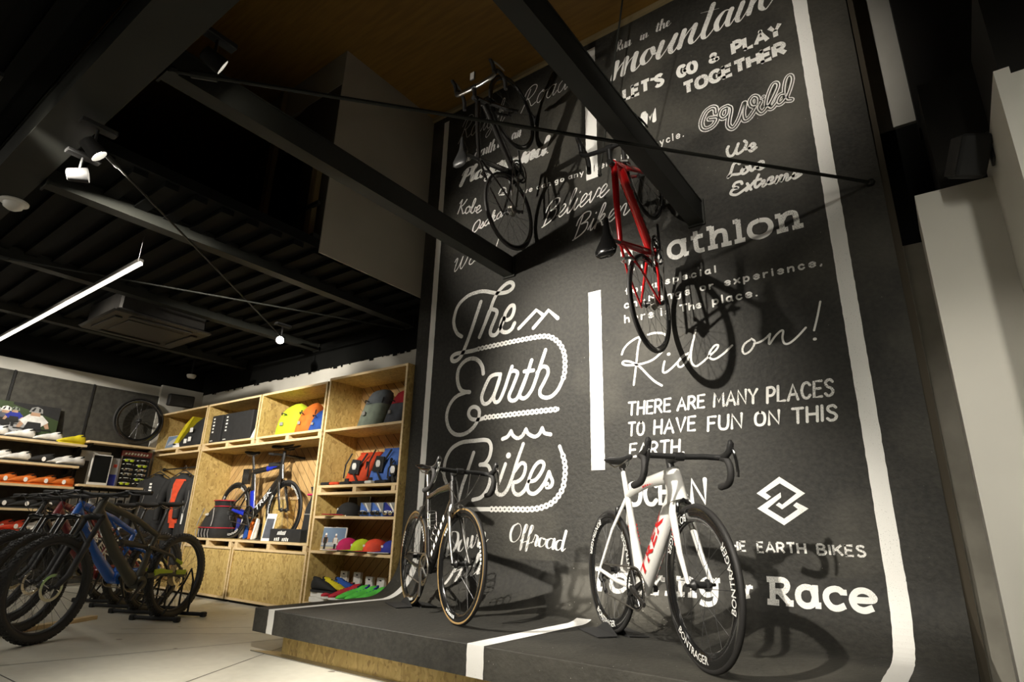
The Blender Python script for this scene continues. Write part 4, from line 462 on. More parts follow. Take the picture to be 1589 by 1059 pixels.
for name, label, mode, strokes in LETTERING:
    m = MB(); k = 0
    for sm, wmm, data in strokes:
        pts = [tuple(int(q)/1000 for q in p.split(',')) for p in data.split()]
        P = [Vector((a, b, 0)) for a, b in pts]
        if mode == 'poly':
            m.face([m.vert((p.x, wall_y(p.y)-.0016, p.y)) for p in P]); continue
        if mode == 'chain':
            C = resample(catmull(P, 16), .0215)
            for i, p in enumerate(C):
                big = i % 2 == 0; r = .0235 if big else .0165; k += 1; o = .0018 + .0001*(k % 3)
                m.mat(0); m.face([m.vert((p.x+r*math.cos(a), wall_y(p.y)-o, p.y+r*math.sin(a))) for a in [math.pi*j/7 for j in range(14)]])
                if big: m.mat(1); m.face([m.vert((p.x+.0075*math.cos(a), wall_y(p.y)-.0026, p.y+.0075*math.sin(a))) for a in [math.pi*j/5 for j in range(10)]])
            continue
        C = catmull(P, 7 if len(P) > 2 else 2) if sm else P
        wd = wmm/1000
        if mode == 'outline':
            m.mat(0); ribbon(m, C, wd, .0014 + .00002*k); m.mat(1); ribbon(m, C, wd*.66, .0022 + .00002*k); m.mat(0); ribbon(m, C, wd*.20, .0030)
        else:
            ribbon(m, C, wd, .0014 + .00004*(k % 12), mode != 'flat', mode == 'brush')
            if mode == 'flat' and not sm and len(P) > 2:
                for p in P[1:-1]: m.face([m.vert((p.x+wd/2*math.cos(a), wall_y(p.y)-.0014-.00004*(k % 12), p.y+wd/2*math.sin(a))) for a in [math.pi*j/5 for j in range(10)]])
        k += 1
    o = m.build(name, ['chalk_white', 'black_plaster'] if mode in ('chain', 'outline') else 'chalk_white', wall, 0, label)

# ------------------------------------------------------------------ steel beams, ties and ceiling fittings
def hbeam(name, a, b, wd, ht, label, group=None):
    # a, b: centre of the underside at both ends
    o = empty(name, a, 0, label, 'beam', group); d = Vector(b)-Vector(a); u = d.normalized(); s = Vector((-u.y, u.x, 0))
    m = MB(); t = .012
    for w0, w1, z0, z1 in ((-wd/2, wd/2, 0, t), (-wd/2, wd/2, ht-t, ht), (-.005, .005, t, ht-t), (-wd/2+.004, -wd/2+.012, t, ht-t), (wd/2-.012, wd/2-.004, t, ht-t)):
        m.loft([[s*w0+Vector((0, 0, z0)), s*w1+Vector((0, 0, z0)), s*w1+Vector((0, 0, z1)), s*w0+Vector((0, 0, z1))], [d+s*w0+Vector((0, 0, z0)), d+s*w1+Vector((0, 0, z0)), d+s*w1+Vector((0, 0, z1)), d+s*w0+Vector((0, 0, z1))]])
    m.build('beam_section', 'beam_paint', o)
    p = MB(); e = u*.012
    for c, sg in ((Vector((0, 0, 0)), 1), (d, -1)):
        p.loft([[c+s*q*(wd/2+.01)+Vector((0, 0, z)) for q, z in ((-1, -.015), (1, -.015), (1, ht+.015), (-1, ht+.015))], [c+e*sg+s*q*(wd/2+.01)+Vector((0, 0, z)) for q, z in ((-1, -.015), (1, -.015), (1, ht+.015), (-1, ht+.015))]])
    p.build('end_plate', 'beam_paint', o); return o
hbeam('steel_girder', (-9.0, .715, 2.92), (1.9, .715, 2.92), .22, .24, 'wide dark steel girder crossing the upper left corner')
hbeam('steel_beam', (-2.85, .835, 2.935), (-2.85, WY-.004, 2.935), .105, .165, 'long dark steel beam meeting the wall above the word The')
hbeam('steel_beam', (-1.175, .835, 2.925), (-1.175, WY-.004, 2.925), .105, .175, 'dark steel beam passing in front of the hanging red bike')
for x, t in ((-4.52, 'dark beam under the deck nearest to the white upper wall'), (-6.19, 'dark beam under the deck above the strip light'), (-7.86, 'dark beam under the deck farthest from the display wall')):
    hbeam('deck_beam', (x, .835, 2.90), (x, 4.18, 2.90), .105, .115, t)
def rod(name, a, b, r, label, turn=None):
    a, b = Vector(a), Vector(b); o = empty(name, a, 0, label, 'tie rod'); d = b-a
    MB().cyl((0, 0, 0), d, r, 6).build('rod', 'beam_paint', o)
    MB().cyl(d*.02, d*.02+d.normalized()*.12, r*1.9, 8).build('turnbuckle', 'beam_paint', o)
    MB().sphere((0, 0, 0), r*2.2, 8).build('clevis', 'beam_paint', o); MB().sphere(d, r*2.2, 8).build('clevis', 'beam_paint', o); return o
rod('tie_rod', (-2.77, .86, 2.925), (-.10, 3.74, 2.87), .011, 'long thin tie rod crossing in front of the black wall')
rod('tie_rod', (-1.42, 3.30, 5.08), (-1.78, 3.45, 3.40), .008, 'thin rod dropping from the ceiling behind the second beam')
rod('tie_rod', (-3.72, .88, 2.885), (-5.95, 3.5, 2.885), .008, 'thin tie rod under the deck towards the bright spotlight')
rod('tie_rod', (-6.15, .88, 2.865), (-4.56, 4.1, 2.865), .008, 'thin tie rod under the deck above the strip light end')
def write(mb, tx, org, ux, uy, size, fit, bold=0, shear=0):
    if isinstance(tx, int): return put_marks(mb, org, ux, uy, size*.9, fit, tx, shear)
    return put_text(mb, tx, org, ux, uy, size, fit, bold, shear)
# ------------------------------------------------------------------ bicycles (local: x forward, y left, z up; origin on the ground under the cranks)
def V3(x, z, y=0): return Vector((x, y, z))
def make_wheel(name, root, c, X, r, tr, depth, rimw, rim_m, tyre_m, text=None, nsp=20, knobs=False, rotor=False, hubm='black_plastic', wall_m=None, text_m='decal_white', cass=False):
    T = (X if X else Matrix()) @ Matrix.Translation(c)
    ri = r-2*tr+.006
    m = MB(T); hw = rimw/2
    m.lathe([(-hw*.82, ri+.002), (-hw, ri-.006), (-hw*.98, ri-depth*.55), (-hw*.45, ri-depth*.9), (0, ri-depth), (hw*.45, ri-depth*.9), (hw*.98, ri-depth*.55), (hw, ri-.006), (hw*.82, ri+.002)], 56, closed=True)
    rim = m.build(name, rim_m, root, 30)
    t = MB(T); n = 12; rc = r-tr
    t.lathe([(tr*math.sin(a), rc+tr*math.cos(a)) for a in [2*math.pi*k/n for k in range(n)]], 56, closed=True)
    if knobs:
        for j in range(64):
            for s, q in ((0, 0), (1, .42), (-1, .42), (1, .92), (-1, .92)):
                if q == 0 and j % 2: continue
                a = 2*math.pi*(j+(.5 if q == .42 else 0))/64; th = s*q
                u = Vector((math.cos(a), 0, math.sin(a))); tg = Vector((-math.sin(a), 0, math.cos(a))); nn = u*math.cos(th)+Vector((0, math.sin(th), 0)); sd = Vector((0, math.cos(th), 0))-u*math.sin(th)
                p = u*rc+nn*(tr-.002); l1, l2, h = .008, .007, .0065
                t.loft([[p+tg*l1+sd*l2, p-tg*l1+sd*l2, p-tg*l1-sd*l2, p+tg*l1-sd*l2], [p+nn*h+tg*l1*.8+sd*l2*.8, p+nn*h-tg*l1*.8+sd*l2*.8, p+nn*h-tg*l1*.8-sd*l2*.8, p+nn*h+tg*l1*.8-sd*l2*.8]])
    t.build('tyre', tyre_m, rim, 40)
    if wall_m:
        q = MB(T)
        for s in (-1, 1): q.lathe([(s*tr*1.01*math.sin(a), rc+tr*1.01*math.cos(a)) for a in (1.25, 1.55, 1.85, 2.15)], 56, cap=False)
        q.build('sidewall', wall_m, rim)
    h = MB(T); h.lathe([(-.05, .011), (-.044, .013), (-.034, .024), (-.028, .024), (-.022, .014), (.022, .014), (.028, .024), (.034, .024), (.044, .013), (.05, .011)], 18); h.cyl((0, -.068, 0), (0, .068, 0), .007, 8)
    h.build('hub', hubm, rim)
    s = MB(T)
    for j in range(nsp):
        a = 2*math.pi*j/nsp; sd = 1 if j % 2 else -1; ah = a+(.9 if (j//2) % 2 else -.9)*.55
        s.cyl((.022*math.cos(ah), sd*.031, .022*math.sin(ah)), ((ri-depth*.9)*math.cos(a), 0, (ri-depth*.9)*math.sin(a)), .0013, 4)
    s.build('spokes', 'spoke_steel', rim, 0)
    if rotor:
        d = MB(T); d.lathe([(.036, .07), (.036, .09), (.038, .09), (.038, .07)], 36, closed=True)
        for k in range(6):
            a = math.pi*k/3; d.cyl((.02*math.cos(a), .037, .02*math.sin(a)), (.072*math.cos(a+.4), .037, .072*math.sin(a+.4)), .003, 4)
        d.build('brake_rotor', 'chrome', rim)
    if cass:
        d = MB(T)
        for k in range(9):
            q = (.052 if not rotor else .088)-k*(.0038 if not rotor else .0075); yy = -.020-.0042*k; pr = []
            for z in range(48): a = 2*math.pi*z/48; rr = q+(.002 if z % 2 else -.002); pr.append((rr*math.cos(a), yy, rr*math.sin(a)))
            d.prism(pr, (0, -.0018, 0))
        d.build('cassette', 'chain_steel', rim, 0)
    if text:
        tx, n, sz, rr, ph = text
        for sgn in (-1, 1):
            for q in range(n):
                g = MB(T)
                if isinstance(tx, int):
                    for i in range(tx):
                        a = ph+2*math.pi*q/n+(i-tx/2)*.075-math.pi/2; P4 = []
                        for da, dr in ((0, -1), (.048, -1), (.048, 1), (0, 1)): P4.append(((1 if sgn < 0 else -1)*(rr-dr*sz*.5)*math.cos(a+da), sgn*(hw+.0012), (rr-dr*sz*.5)*math.sin(a+da)))
                        g.poly(P4)
                    g.build('rim_lettering', text_m, rim, 0); continue
                V, Fc, wd = glyphs(tx, .004); k = sz/.7; a0 = ph+2*math.pi*q/n; b = len(g.v)
                for x, yv, _ in V:
                    ang = a0+(x-wd/2)*k/rr; rad = rr-(yv-.35)*k; aa = ang-math.pi/2
                    # seen from the right side (-y) the letters run counter-clockwise with their tops towards the hub
                    g.vert((rad*math.cos(aa), sgn*(hw+.0012), rad*math.sin(aa)) if sgn < 0 else (-rad*math.cos(aa), sgn*(hw+.0012), rad*math.sin(aa)))
                for f in Fc: g.face([b+i for i in f])
                g.build('rim_lettering', text_m, rim, 0)
    return rim
def crankset(root, bb, r_ring, ang, m1='black_plastic', arm='carbon', yo=-.045, pedals=False, ringm='gloss_black'):
    o = MB(); c = Vector((bb.x, 0, bb.z))
    for rr, yy in ((r_ring, yo), (r_ring*.76, yo+.008)):
        n = 96; ou = []; inn = []
        for k in range(n):
            a = 2*math.pi*k/n; q = rr+(.0022 if k % 2 else -.0022); ou.append((q*math.cos(a), q*math.sin(a))); inn.append(((rr-.016)*math.cos(a), (rr-.016)*math.sin(a)))
        A = o.ring([(c.x+x, yy, c.z+z) for x, z in ou]); B = o.ring([(c.x+x, yy, c.z+z) for x, z in inn]); C = o.ring([(c.x+x, yy-.003, c.z+z) for x, z in inn]); D = o.ring([(c.x+x, yy-.003, c.z+z) for x, z in ou])
        o.bridge(A, B); o.bridge(B, C); o.bridge(C, D); o.bridge(D, A)
    ring = o.build('chainring', ringm, root, 30)
    a = MB()
    for k in range(4):
        t = ang+math.pi/4+math.pi/2*k; a.tube([(c.x, yo-.004, c.z), (c.x+(r_ring-.014)*math.cos(t), yo-.002, c.z+(r_ring-.014)*math.sin(t))], [.016, .009], 8, .6, (0, 1, 0))
    a.cyl((c.x, -.072, c.z), (c.x, .072, c.z), .017, 14)
    for s in (-1, 1):
        t = ang if s < 0 else ang+math.pi; e = (c.x+.172*math.cos(t), s*.078, c.z+.172*math.sin(t))
        a.tube([(c.x, s*.064, c.z), (c.x+.09*math.cos(t), s*.070, c.z+.09*math.sin(t)), e], [.019, .014, .013], 10, .6, (0, 1, 0))
        if pedals: a.X = None; a.rbox((e[0]-.045, min(s*.09, s*.18), e[2]-.009), (e[0]+.045, max(s*.09, s*.18), e[2]+.009), .004)
    a.build('crank_arm', arm, ring); return ring
def drivetrain(root, bb, ax, r_ring, r_cog, yo=-.046, cage_m='black_plastic', low=.095):
    m = MB(); c, x = bb, ax
    up = [(x.x, yo, x.z+r_cog), (c.x, yo, c.z+r_ring)]
    pts = [V3(c.x+r_ring*math.cos(a), c.z+r_ring*math.sin(a), yo) for a in [math.pi/2-math.pi*k/8 for k in range(9)]]
    p1, p2 = V3(x.x+.012, x.z-.055-r_cog*.3, yo), V3(x.x+.035, x.z-low-r_cog*.6, yo)
    pts += [p2+Vector((.01, 0, -.012)), p2+Vector((-.012, 0, 0)), p1+Vector((.013, 0, 0)), V3(x.x-r_cog*.6, x.z-r_cog*.8, yo), V3(x.x-r_cog, x.z, yo), V3(x.x-r_cog*.6, x.z+r_cog*.8, yo), V3(x.x, x.z+r_cog, yo)]
    m.tube(pts+[pts[0]], .0042, 6); m.build('chain', 'chain_steel', root)
    d = MB(); d.tube([x+Vector((-.005, yo-.005, -.01)), x+Vector((.0, yo-.018, -.045)), p1+Vector((0, -.012, 0))], [.012, .014, .010], 8)
    d.tube([p1+Vector((0, -.008, 0)), p2+Vector((0, -.008, 0))], [.010, .012], 8, .4, (0, 1, 0))
    for p in (p1, p2): d.lathe([(-.004, .016), (.004, .016)], 14, c=p)
    d.build('rear_derailleur', cage_m, root)
def saddle(root, p, tilt=0, m='black_plastic', L=.27, W=.072):
    o = MB(Matrix.Translation(p) @ Matrix.Rotation(tilt, 4, 'Y')); rings = []
    for t, w_, h, zz in ((0, .028, .012, .006), (.06, .9, .03, .012), (.2, 1., .036, .008), (.38, .72, .034, .0), (.58, .36, .03, -.004), (.8, .27, .028, -.004), (.95, .22, .024, -.003), (1, .1, .012, -.004)):
        x = -.125+L*t; ww = W*w_ if w_ > .03 else .04; rings.append([(x, ww*math.cos(a)*(1 if math.sin(a) > -.2 else .92), zz+h*(.55*math.sin(a) if math.sin(a) > 0 else .75*math.sin(a))) for a in [2*math.pi*k/14 for k in range(14)]])
    o.loft(rings); sd = o.build('saddle', m, root, 50)
    q = MB(Matrix.Translation(p) @ Matrix.Rotation(tilt, 4, 'Y'))
    for s in (-1, 1): q.tube([(-.10, s*.03, -.012), (-.05, s*.022, -.038), (.05, s*.022, -.038), (.11, s*.008, -.018)], .0036, 6)
    q.build('saddle_rails', 'grey_alloy', sd); return sd
def bottle_cage(root, a, b, off, m='black_plastic'):
    a, b = Vector(a), Vector(b); u = (b-a).normalized(); n = Vector((-u.z, 0, u.x)); o = MB(); c = a+n*off
    for k in (0, .05, .10): o.tube([c+u*k+n*.036+n*(.036*math.cos(t))+Vector((0, .036*math.sin(t), 0)) for t in [2*math.pi*j/12 for j in range(12)]], .0028, 5, closed=True)
    for t in (0, 2.1, -2.1): o.cyl(c+n*.036-n*.036*math.cos(t)+Vector((0, .036*math.sin(t), 0)), c+u*.11+n*.036-n*.036*math.cos(t)+Vector((0, .036*math.sin(t), 0)), .0028, 5)
    o.build('bottle_cage', m, root)
def road_bike(name, label, cat, C, matrix, group=None):
    root = empty(name, (0, 0, 0), 0, label, cat, group); root.matrix_world = matrix
    g = lambda k, d=None: C.get(k, d)
    r, tr = .335, .0125; bb = V3(g('bbx', 0), .27); ra = V3(-.405, r); fa = V3(.585, r)
    sa = R(73); axd = Vector((-math.cos(sa), 0, math.sin(sa))); fwp = Vector((math.sin(sa), 0, math.cos(sa))); ax0 = fa-fwp*.045
    crown = ax0+axd*.372; hb = ax0+axd*.385; ht = ax0+axd*(.385+g('head', .14))
    sc = V3(*g('seat_cluster', (-.142, .75))); k = g('k', .66)
    m = MB(); Y = (0, 1, 0)
    dt0 = hb+axd*.03+Vector((-.012, 0, 0)); tt0 = ht-axd*.025
    m.tube([tt0, tt0*.5+sc*.5+V3(0, g('tt_bow', .012)), sc], [.026*g('fat', 1), .019*g('fat', 1), .018], 14, [.8, .95, .8], Y)
    m.tube([dt0+Vector((.012, 0, 0)), dt0*.5+bb*.5, bb+V3(-.01, .0)], [.036*g('fat', 1), .034*g('fat', 1), .036*g('fat', 1)], 16, k, Y)
    m.tube([bb+V3(-.012, .0), sc+V3(0, .0), sc+(sc-bb).normalized()*g('mast', .02)], [.026*g('fat', 1), .021, .019], 12, [.8, .72, .66], Y)
    hf = g('head_fat', 1); m.tube([hb-axd*.012, hb+axd*.05, ht], [.033*hf, .030*hf, .026*hf], 16, [.8 if hf > 1 else 1]*3, Y)
    for s in (-1, 1):
        m.tube([bb+Vector((-.02, s*.028, -.002)), V3(-.2, .29, s*.05), ra+Vector((.0, s*.066, 0))], [.016, .013, .010], 10, .75, Y)
        m.tube([sc+Vector((-.004, s*.008, g('stay_z', -.02))), sc*.55+ra*.45+Vector((0, s*.045, 0)), ra+Vector((0, s*.066, .004))], [.012, .0095, .008], 10, .8, Y)
        m.tube([ra+Vector((-.012, s*.066, -.012)), ra+Vector((.014, s*.066, .01))], .012, 8, .4, Y)
    m.lathe([(-.043, .024), (.043, .024)], 18, c=bb)
    fr = m.build('frame', g('frame_m'), root, 40)
    if g('panel_m'):     # differently painted flank panels
        p = MB(); p.tube([dt0*.9+bb*.1, dt0*.2+bb*.8], .0345*g('fat', 1), 16, k*1.03, Y); p.build('frame_panel', g('panel_m'), fr)
    if g('logo'):
        u = (dt0-bb).normalized(); n = Vector((-u.z, 0, u.x)); q = MB(); tx, t0, t1, sz, bold, sh = g('logo')
        L = (dt0-bb).length; yo = .034*g('fat', 1)*k+.0025
        write(q, tx, bb+u*L*t0-n*sz*.5+Vector((0, -yo, 0)), u, n, sz, L*(t1-t0), bold, sh)
        write(q, tx, bb+u*L*t1-n*sz*.5+Vector((0, yo, 0)), -u, n, sz, L*(t1-t0), bold, sh) if False else write(q, tx, bb+u*L*t1+n*sz*.5+Vector((0, yo, 0)), -u, -n, sz, L*(t1-t0), bold, sh)
        Rr = .036*g('fat', 1)
        for v in q.v:
            s_ = (v-bb).dot(n); v.y = math.copysign(k*Rr*math.sqrt(max(.02, 1-(s_/Rr)**2))+.0016, v.y)
        q.build('frame_lettering', g('logo_m'), fr, 0)
    if g('small'):
        q = MB(); tx, sm_ = g('small')
        u = (sc-bb).normalized(); n = Vector((u.z, 0, -u.x))
        for s in (-1, 1): write(q, tx, bb+u*.22-n*.006*(-s)+Vector((0, s*.0185, 0)), u, n*s if s > 0 else -n, .013, .12)
        u = (tt0-sc).normalized(); n = Vector((-u.z, 0, u.x)); write(q, tx, sc+u*.24-n*.006+Vector((0, -.0212, 0)), u, n, .014, .16)
        q.build('small_lettering', sm_, fr, 0)
    # front end, turned about the steering axis
    X = Matrix.Translation(ax0) @ Matrix.Rotation(g('steer', 0), 4, axd) @ Matrix.Translation(-ax0)
    f = MB(X); f.tube([crown+axd*.012, crown-axd*.02], [.026, .03], 14, 1, Y)
    for s in (-1, 1): f.tube([crown+Vector((0, s*.02, 0)), crown-axd*.05+Vector((0, s*.040, 0)), ax0+axd*.14+fwp*.012+Vector((0, s*.050, 0)), fa+Vector((0, s*.056, 0))], [q_*g('fork_fat', 1) for q_ in (.021, .020, .0145, .010)], 12, [.85, .62, .6, .6], Y)
    fk = f.build('fork', g('fork_m', g('frame_m')), root, 45)
    if g('fork_text'):
        q = MB(X)
        for s in (-1, 1):
            a = crown-axd*.09+Vector((0, s*.0535, 0)); u = -axd if s < 0 else -axd; n = Vector((-u.z, 0, u.x)); n = -n if s < 0 else n
            write(q, g('fork_text'), a-n*(-.006), u, -n if s > 0 else n, .013, .11)
        q.build('fork_lettering', g('logo_m'), fk, 0)
    tx = g('wheel_text'); wk = dict(r=r, tr=tr, depth=g('depth', .045), rimw=.0255, rim_m=g('rim_m', 'gloss_black'), tyre_m=g('tyre_m', 'tyre_black'), wall_m=g('wall_m'), text_m=g('text_m', 'decal_white'))
    def wt(ph): return (tx, g('text_n', 3), g('text_sz', .026), r-2*tr-.008-g('text_sz', .026)*.55, ph) if tx else None
    make_wheel('front_wheel', root, fa, X, text=wt(g('ph_f', -.25)), nsp=18, **wk); make_wheel('rear_wheel', root, ra, None, text=wt(g('ph_r', .1)), nsp=22, cass=True, **wk)
    # stem, bar, hoods, levers
    st = ht+axd*g('spacer', .035); cl = st+Vector((.10, 0, .012))
    s_ = MB(X); s_.tube([ht-axd*.005, st+axd*.022], .0185, 12); s_.tube([st, cl], [.019, .018], 12, .9, Y); s_.lathe([(-.024, .021), (.024, .021)], 14, c=cl); s_.build('stem', g('stem_m', 'black_plastic'), root)
    bw_ = .205; hbm = MB(X); aero = g('aero_bar')
    def side(s): return [cl+Vector((.0, s*.03, 0)), cl+Vector((.004, s*.12, .002)), cl+Vector((.012, s*(bw_-.03), 0)), cl+Vector((.035, s*(bw_-.004), -.004)), cl+Vector((.072, s*bw_, -.018)), cl+Vector((.088, s*(bw_+.004), -.055)), cl+Vector((.076, s*(bw_+.008), -.098)), cl+Vector((.038, s*(bw_+.012), -.126)), cl+Vector((-.03, s*(bw_+.014), -.134))]
    for s in (-1, 1):
        P = side(s)
        hbm.tube(catmull([cl]+P[:4], 5), [.0145]*21 if not aero else [.0135]*21, 12, 1.0 if not aero else 1.55, (1, 0, .1))
    hd = hbm.build('handlebar', g('bar_m', 'matt_black'), root, 50)
    for s in (-1, 1):
        P = side(s); t = MB(X); t.tube(catmull(P[3:], 6), .0162, 12); t.build('drop_tape', 'bar_tape', hd)
        h = MB(X); b0 = P[3]+Vector((.012, 0, .004))
        h.tube([b0, b0+Vector((.035, 0, .006)), b0+Vector((.066, 0, .022)), b0+Vector((.080, 0, .052)), b0+Vector((.074, 0, .064))], [.017, .018, .0175, .0165, .010], 12, .9, Y)
        ho = h.build('brake_hood', 'black_plastic', hd)
        l = MB(X); l.tube(catmull([b0+Vector((.076, 0, .040)), b0+Vector((.090, s*.004, .012)), b0+Vector((.092, s*.012, -.03)), b0+Vector((.082, s*.02, -.078)), b0+Vector((.074, s*.024, -.098))], 4), [.008]*9+[.0075]*4+[.0065]*4, 8, .9, Y); l.build('brake_lever', g('lever_m', 'gloss_black'), ho)
    if g('cables'):
        c = MB(X)
        for s, q in ((1, .05), (-1, .07), (.5, .09)):
            c.tube(catmull([cl+Vector((.02, s*.14, -.01)), cl+Vector((.06, s*.07, -.06-q)), hb+Vector((.075, s*.02, .02)), hb+Vector((.0, s*-.028, -.02))], 7), .0024, 6)
        c.build('brake_cables', 'grey_alloy' if g('cables') == 2 else 'matt_black', hd)
    if g('computer'):
        c = MB(X); c.rbox(cl+Vector((.05, -.025, .02)), cl+Vector((.13, .025, .035)), .005); q = c.build('bike_computer', 'black_plastic', hd)
        c = MB(X); c.box(cl+Vector((.056, -.02, .035)), cl+Vector((.124, .02, .036))); c.build('display', 'decal_white', q)
    # brakes
    for nm, p, XX in (('front_brake', crown+fwp*.045-axd*.03, X), ('rear_brake', sc*.80+ra*.20+Vector((-.028, 0, .0)), None)):
        b = MB(XX); b.tube([p+Vector((0, -.034, -.028)), p+Vector((0, -.030, .012)), p+Vector((0, .0, .03)), p+Vector((0, .030, .012)), p+Vector((0, .034, -.028))], [.007, .010, .010, .010, .007], 8); b.cyl(p+Vector((-.03, 0, .022)), p+Vector((.012, 0, .022)), .006, 8); b.build(nm, g('brake_m', 'gloss_black'), root)
    # seatpost and saddle
    u = (sc-bb).normalized(); sp = bb+u*g('saddle', .73); m = MB(); m.tube([sc, sp-u*.045], .0138, 12, g('post_k', .9), Y); m.tube([sp-u*.05+V3(-.02, 0), sp-u*.045+V3(.03, .004)], .016, 10, .8, Y); m.build('seatpost', g('post_m', 'carbon'), root)
    saddle(root, sp+V3(.0, 0), g('tilt', 0), g('saddle_m', 'black_plastic'))
    ring = crankset(root, bb, .104, g('crank', -.5), arm=g('arm_m', 'carbon'), ringm=g('ring_m', 'gloss_black'))
    drivetrain(root, bb, ra, .102, .03)
    if g('cage'): bottle_cage(root, dt0 if False else bb+(dt0-bb)*.35, dt0, .036, g('cage_m', 'black_plastic')); bottle_cage(root, bb+(sc-bb)*.75, bb, .022, g('cage_m', 'black_plastic'))
    return root
def ground_matrix(rear, front, z, rear_x, tiltx=0):
    a, b = Vector((*rear, z)), Vector((*front, z)); d = (b-a).normalized(); l = Vector((-d.y, d.x, 0)); o = a-d*rear_x
    return Matrix(((d.x, l.x, 0, o.x), (d.y, l.y, 0, o.y), (0, 0, 1, z), (0, 0, 0, 1)))
def hung_matrix(x, y, z, yaw=0):
    # on the wall, front wheel up: forward -> +z, left -> -x, up -> away from the wall
    return Matrix.Translation((x, y, z)) @ Matrix.Rotation(yaw, 4, 'Z') @ Matrix(((0, -1, 0, 0), (0, 0, -1, 0), (1, 0, 0, 0), (0, 0, 0, 1)))
road_bike('road_bike', 'white road bike with red lettering standing on the platform', 'bicycle', dict(frame_m='frame_white', head_fat=1.8, fork_fat=1.3, fat=1.42, k=.78, head=.15, seat_cluster=(-.135, .74), mast=.14, bbx=.025, logo=('TREK', .14, .80, .046, .020, .42), logo_m='decal_red', small=(6, 'decal_red'),
    fork_text=5, wheel_text='BONTRAGER', depth=.058, text_sz=.032, text_n=3, ph_f=-.35, ph_r=-.2, crank=-.35, saddle=.715, spacer=.045, aero_bar=1, steer=-.06, tilt=-.06, lever_m='gloss_black', tt_bow=.02),
    ground_matrix((-1.692, 3.287), (-.92, 2.635), PZ+.001, -.405))
road_bike('road_bike', 'black and silver road bike with tan tyre walls standing left on the platform', 'bicycle', dict(frame_m='frame_black', fat=1.15, k=.7, head=.15, seat_cluster=(-.142, .75), logo=(6, .22, .80, .036, .008, .2), logo_m='decal_white', fork_m='grey_alloy',
    wheel_text=6, depth=.045, text_sz=.018, text_n=3, wall_m='tan_wall', crank=-1.3, saddle=.735, spacer=.05, cables=2, cage=1, cage_m='grey_alloy', lever_m='chrome', arm_m='grey_alloy', ring_m='grey_alloy', brake_m='grey_alloy', post_m='grey_alloy', saddle_m='gloss_black', steer=.08, tilt=.05),
    ground_matrix((-3.342, 3.322), (-2.488, 2.86), PZ+.001, -.40))
road_bike('hanging_bike', 'black road bike hung on the wall high on the left with a bike computer', 'bicycle', dict(frame_m='frame_black', fat=1.1, k=.75, head=.14, depth=.028, computer=1, crank=.4, saddle=.72, spacer=.02, bar_m='grey_alloy', lever_m='grey_alloy', aero_bar=1),
    hung_matrix(-2.60, WY-.02, 3.735))
road_bike('hanging_bike', 'red road bike hung on the wall below the steel beam', 'bicycle', dict(frame_m='frame_red', fat=1.1, k=.75, head=.14, logo=(6, .2, .85, .030, .008, .2), logo_m='decal_grey', wheel_text='BONTRAGER', text_sz=.013, text_n=3, depth=.028, crank=.35, saddle=.70, saddle_m='gloss_black', brake_m='grey_alloy', cage=0),
    hung_matrix(-1.412, WY-.02, 2.655))
# wall hooks and wedge stands
for x, z, t in ((-2.60, 4.475, 'hook holding the black hanging bike'), (-1.412, 3.395, 'hook holding the red hanging bike')):
    h = empty('wall_hook', (x, WY, z), 0, 'small black wall '+t, 'hook')
    MB().rbox((-.035, -.008, -.05), (.035, 0, .05), .003).build('back_plate', 'matt_black', h); MB().tube([(0, -.006, .02), (0, -.03, .03), (0, -.055, .03), (0, -.064, .05)], .006, 8).build('hook_arm', 'matt_black', h)
def wedge(loc_, rz, label):
    o = empty('wedge_stand', loc_, rz, label, 'bike stand')
    for s in (-1, 1):
        MB().prism([(-.17, s*.03, .0), (.17, s*.03, .0), (.02, s*.03, .055), (-.03, s*.03, .055)], (0, s*.004, 0)).build('side_plate', 'matt_black', o)
        MB().prism([(-.15, s*.034, .004), (.15, s*.034, .004), (.16, s*.15, .002), (-.16, s*.15, .002)], (0, 0, .004)).build('foot_plate', 'matt_black', o)
wedge((-1.692, 3.287, PZ+.001), math.atan2(-.652, .772), 'low black folded stand under the rear wheel of the white road bike')
wedge((-3.342, 3.322, PZ+.001), math.atan2(-.462, .854), 'low black folded stand under the rear wheel of the black road bike')

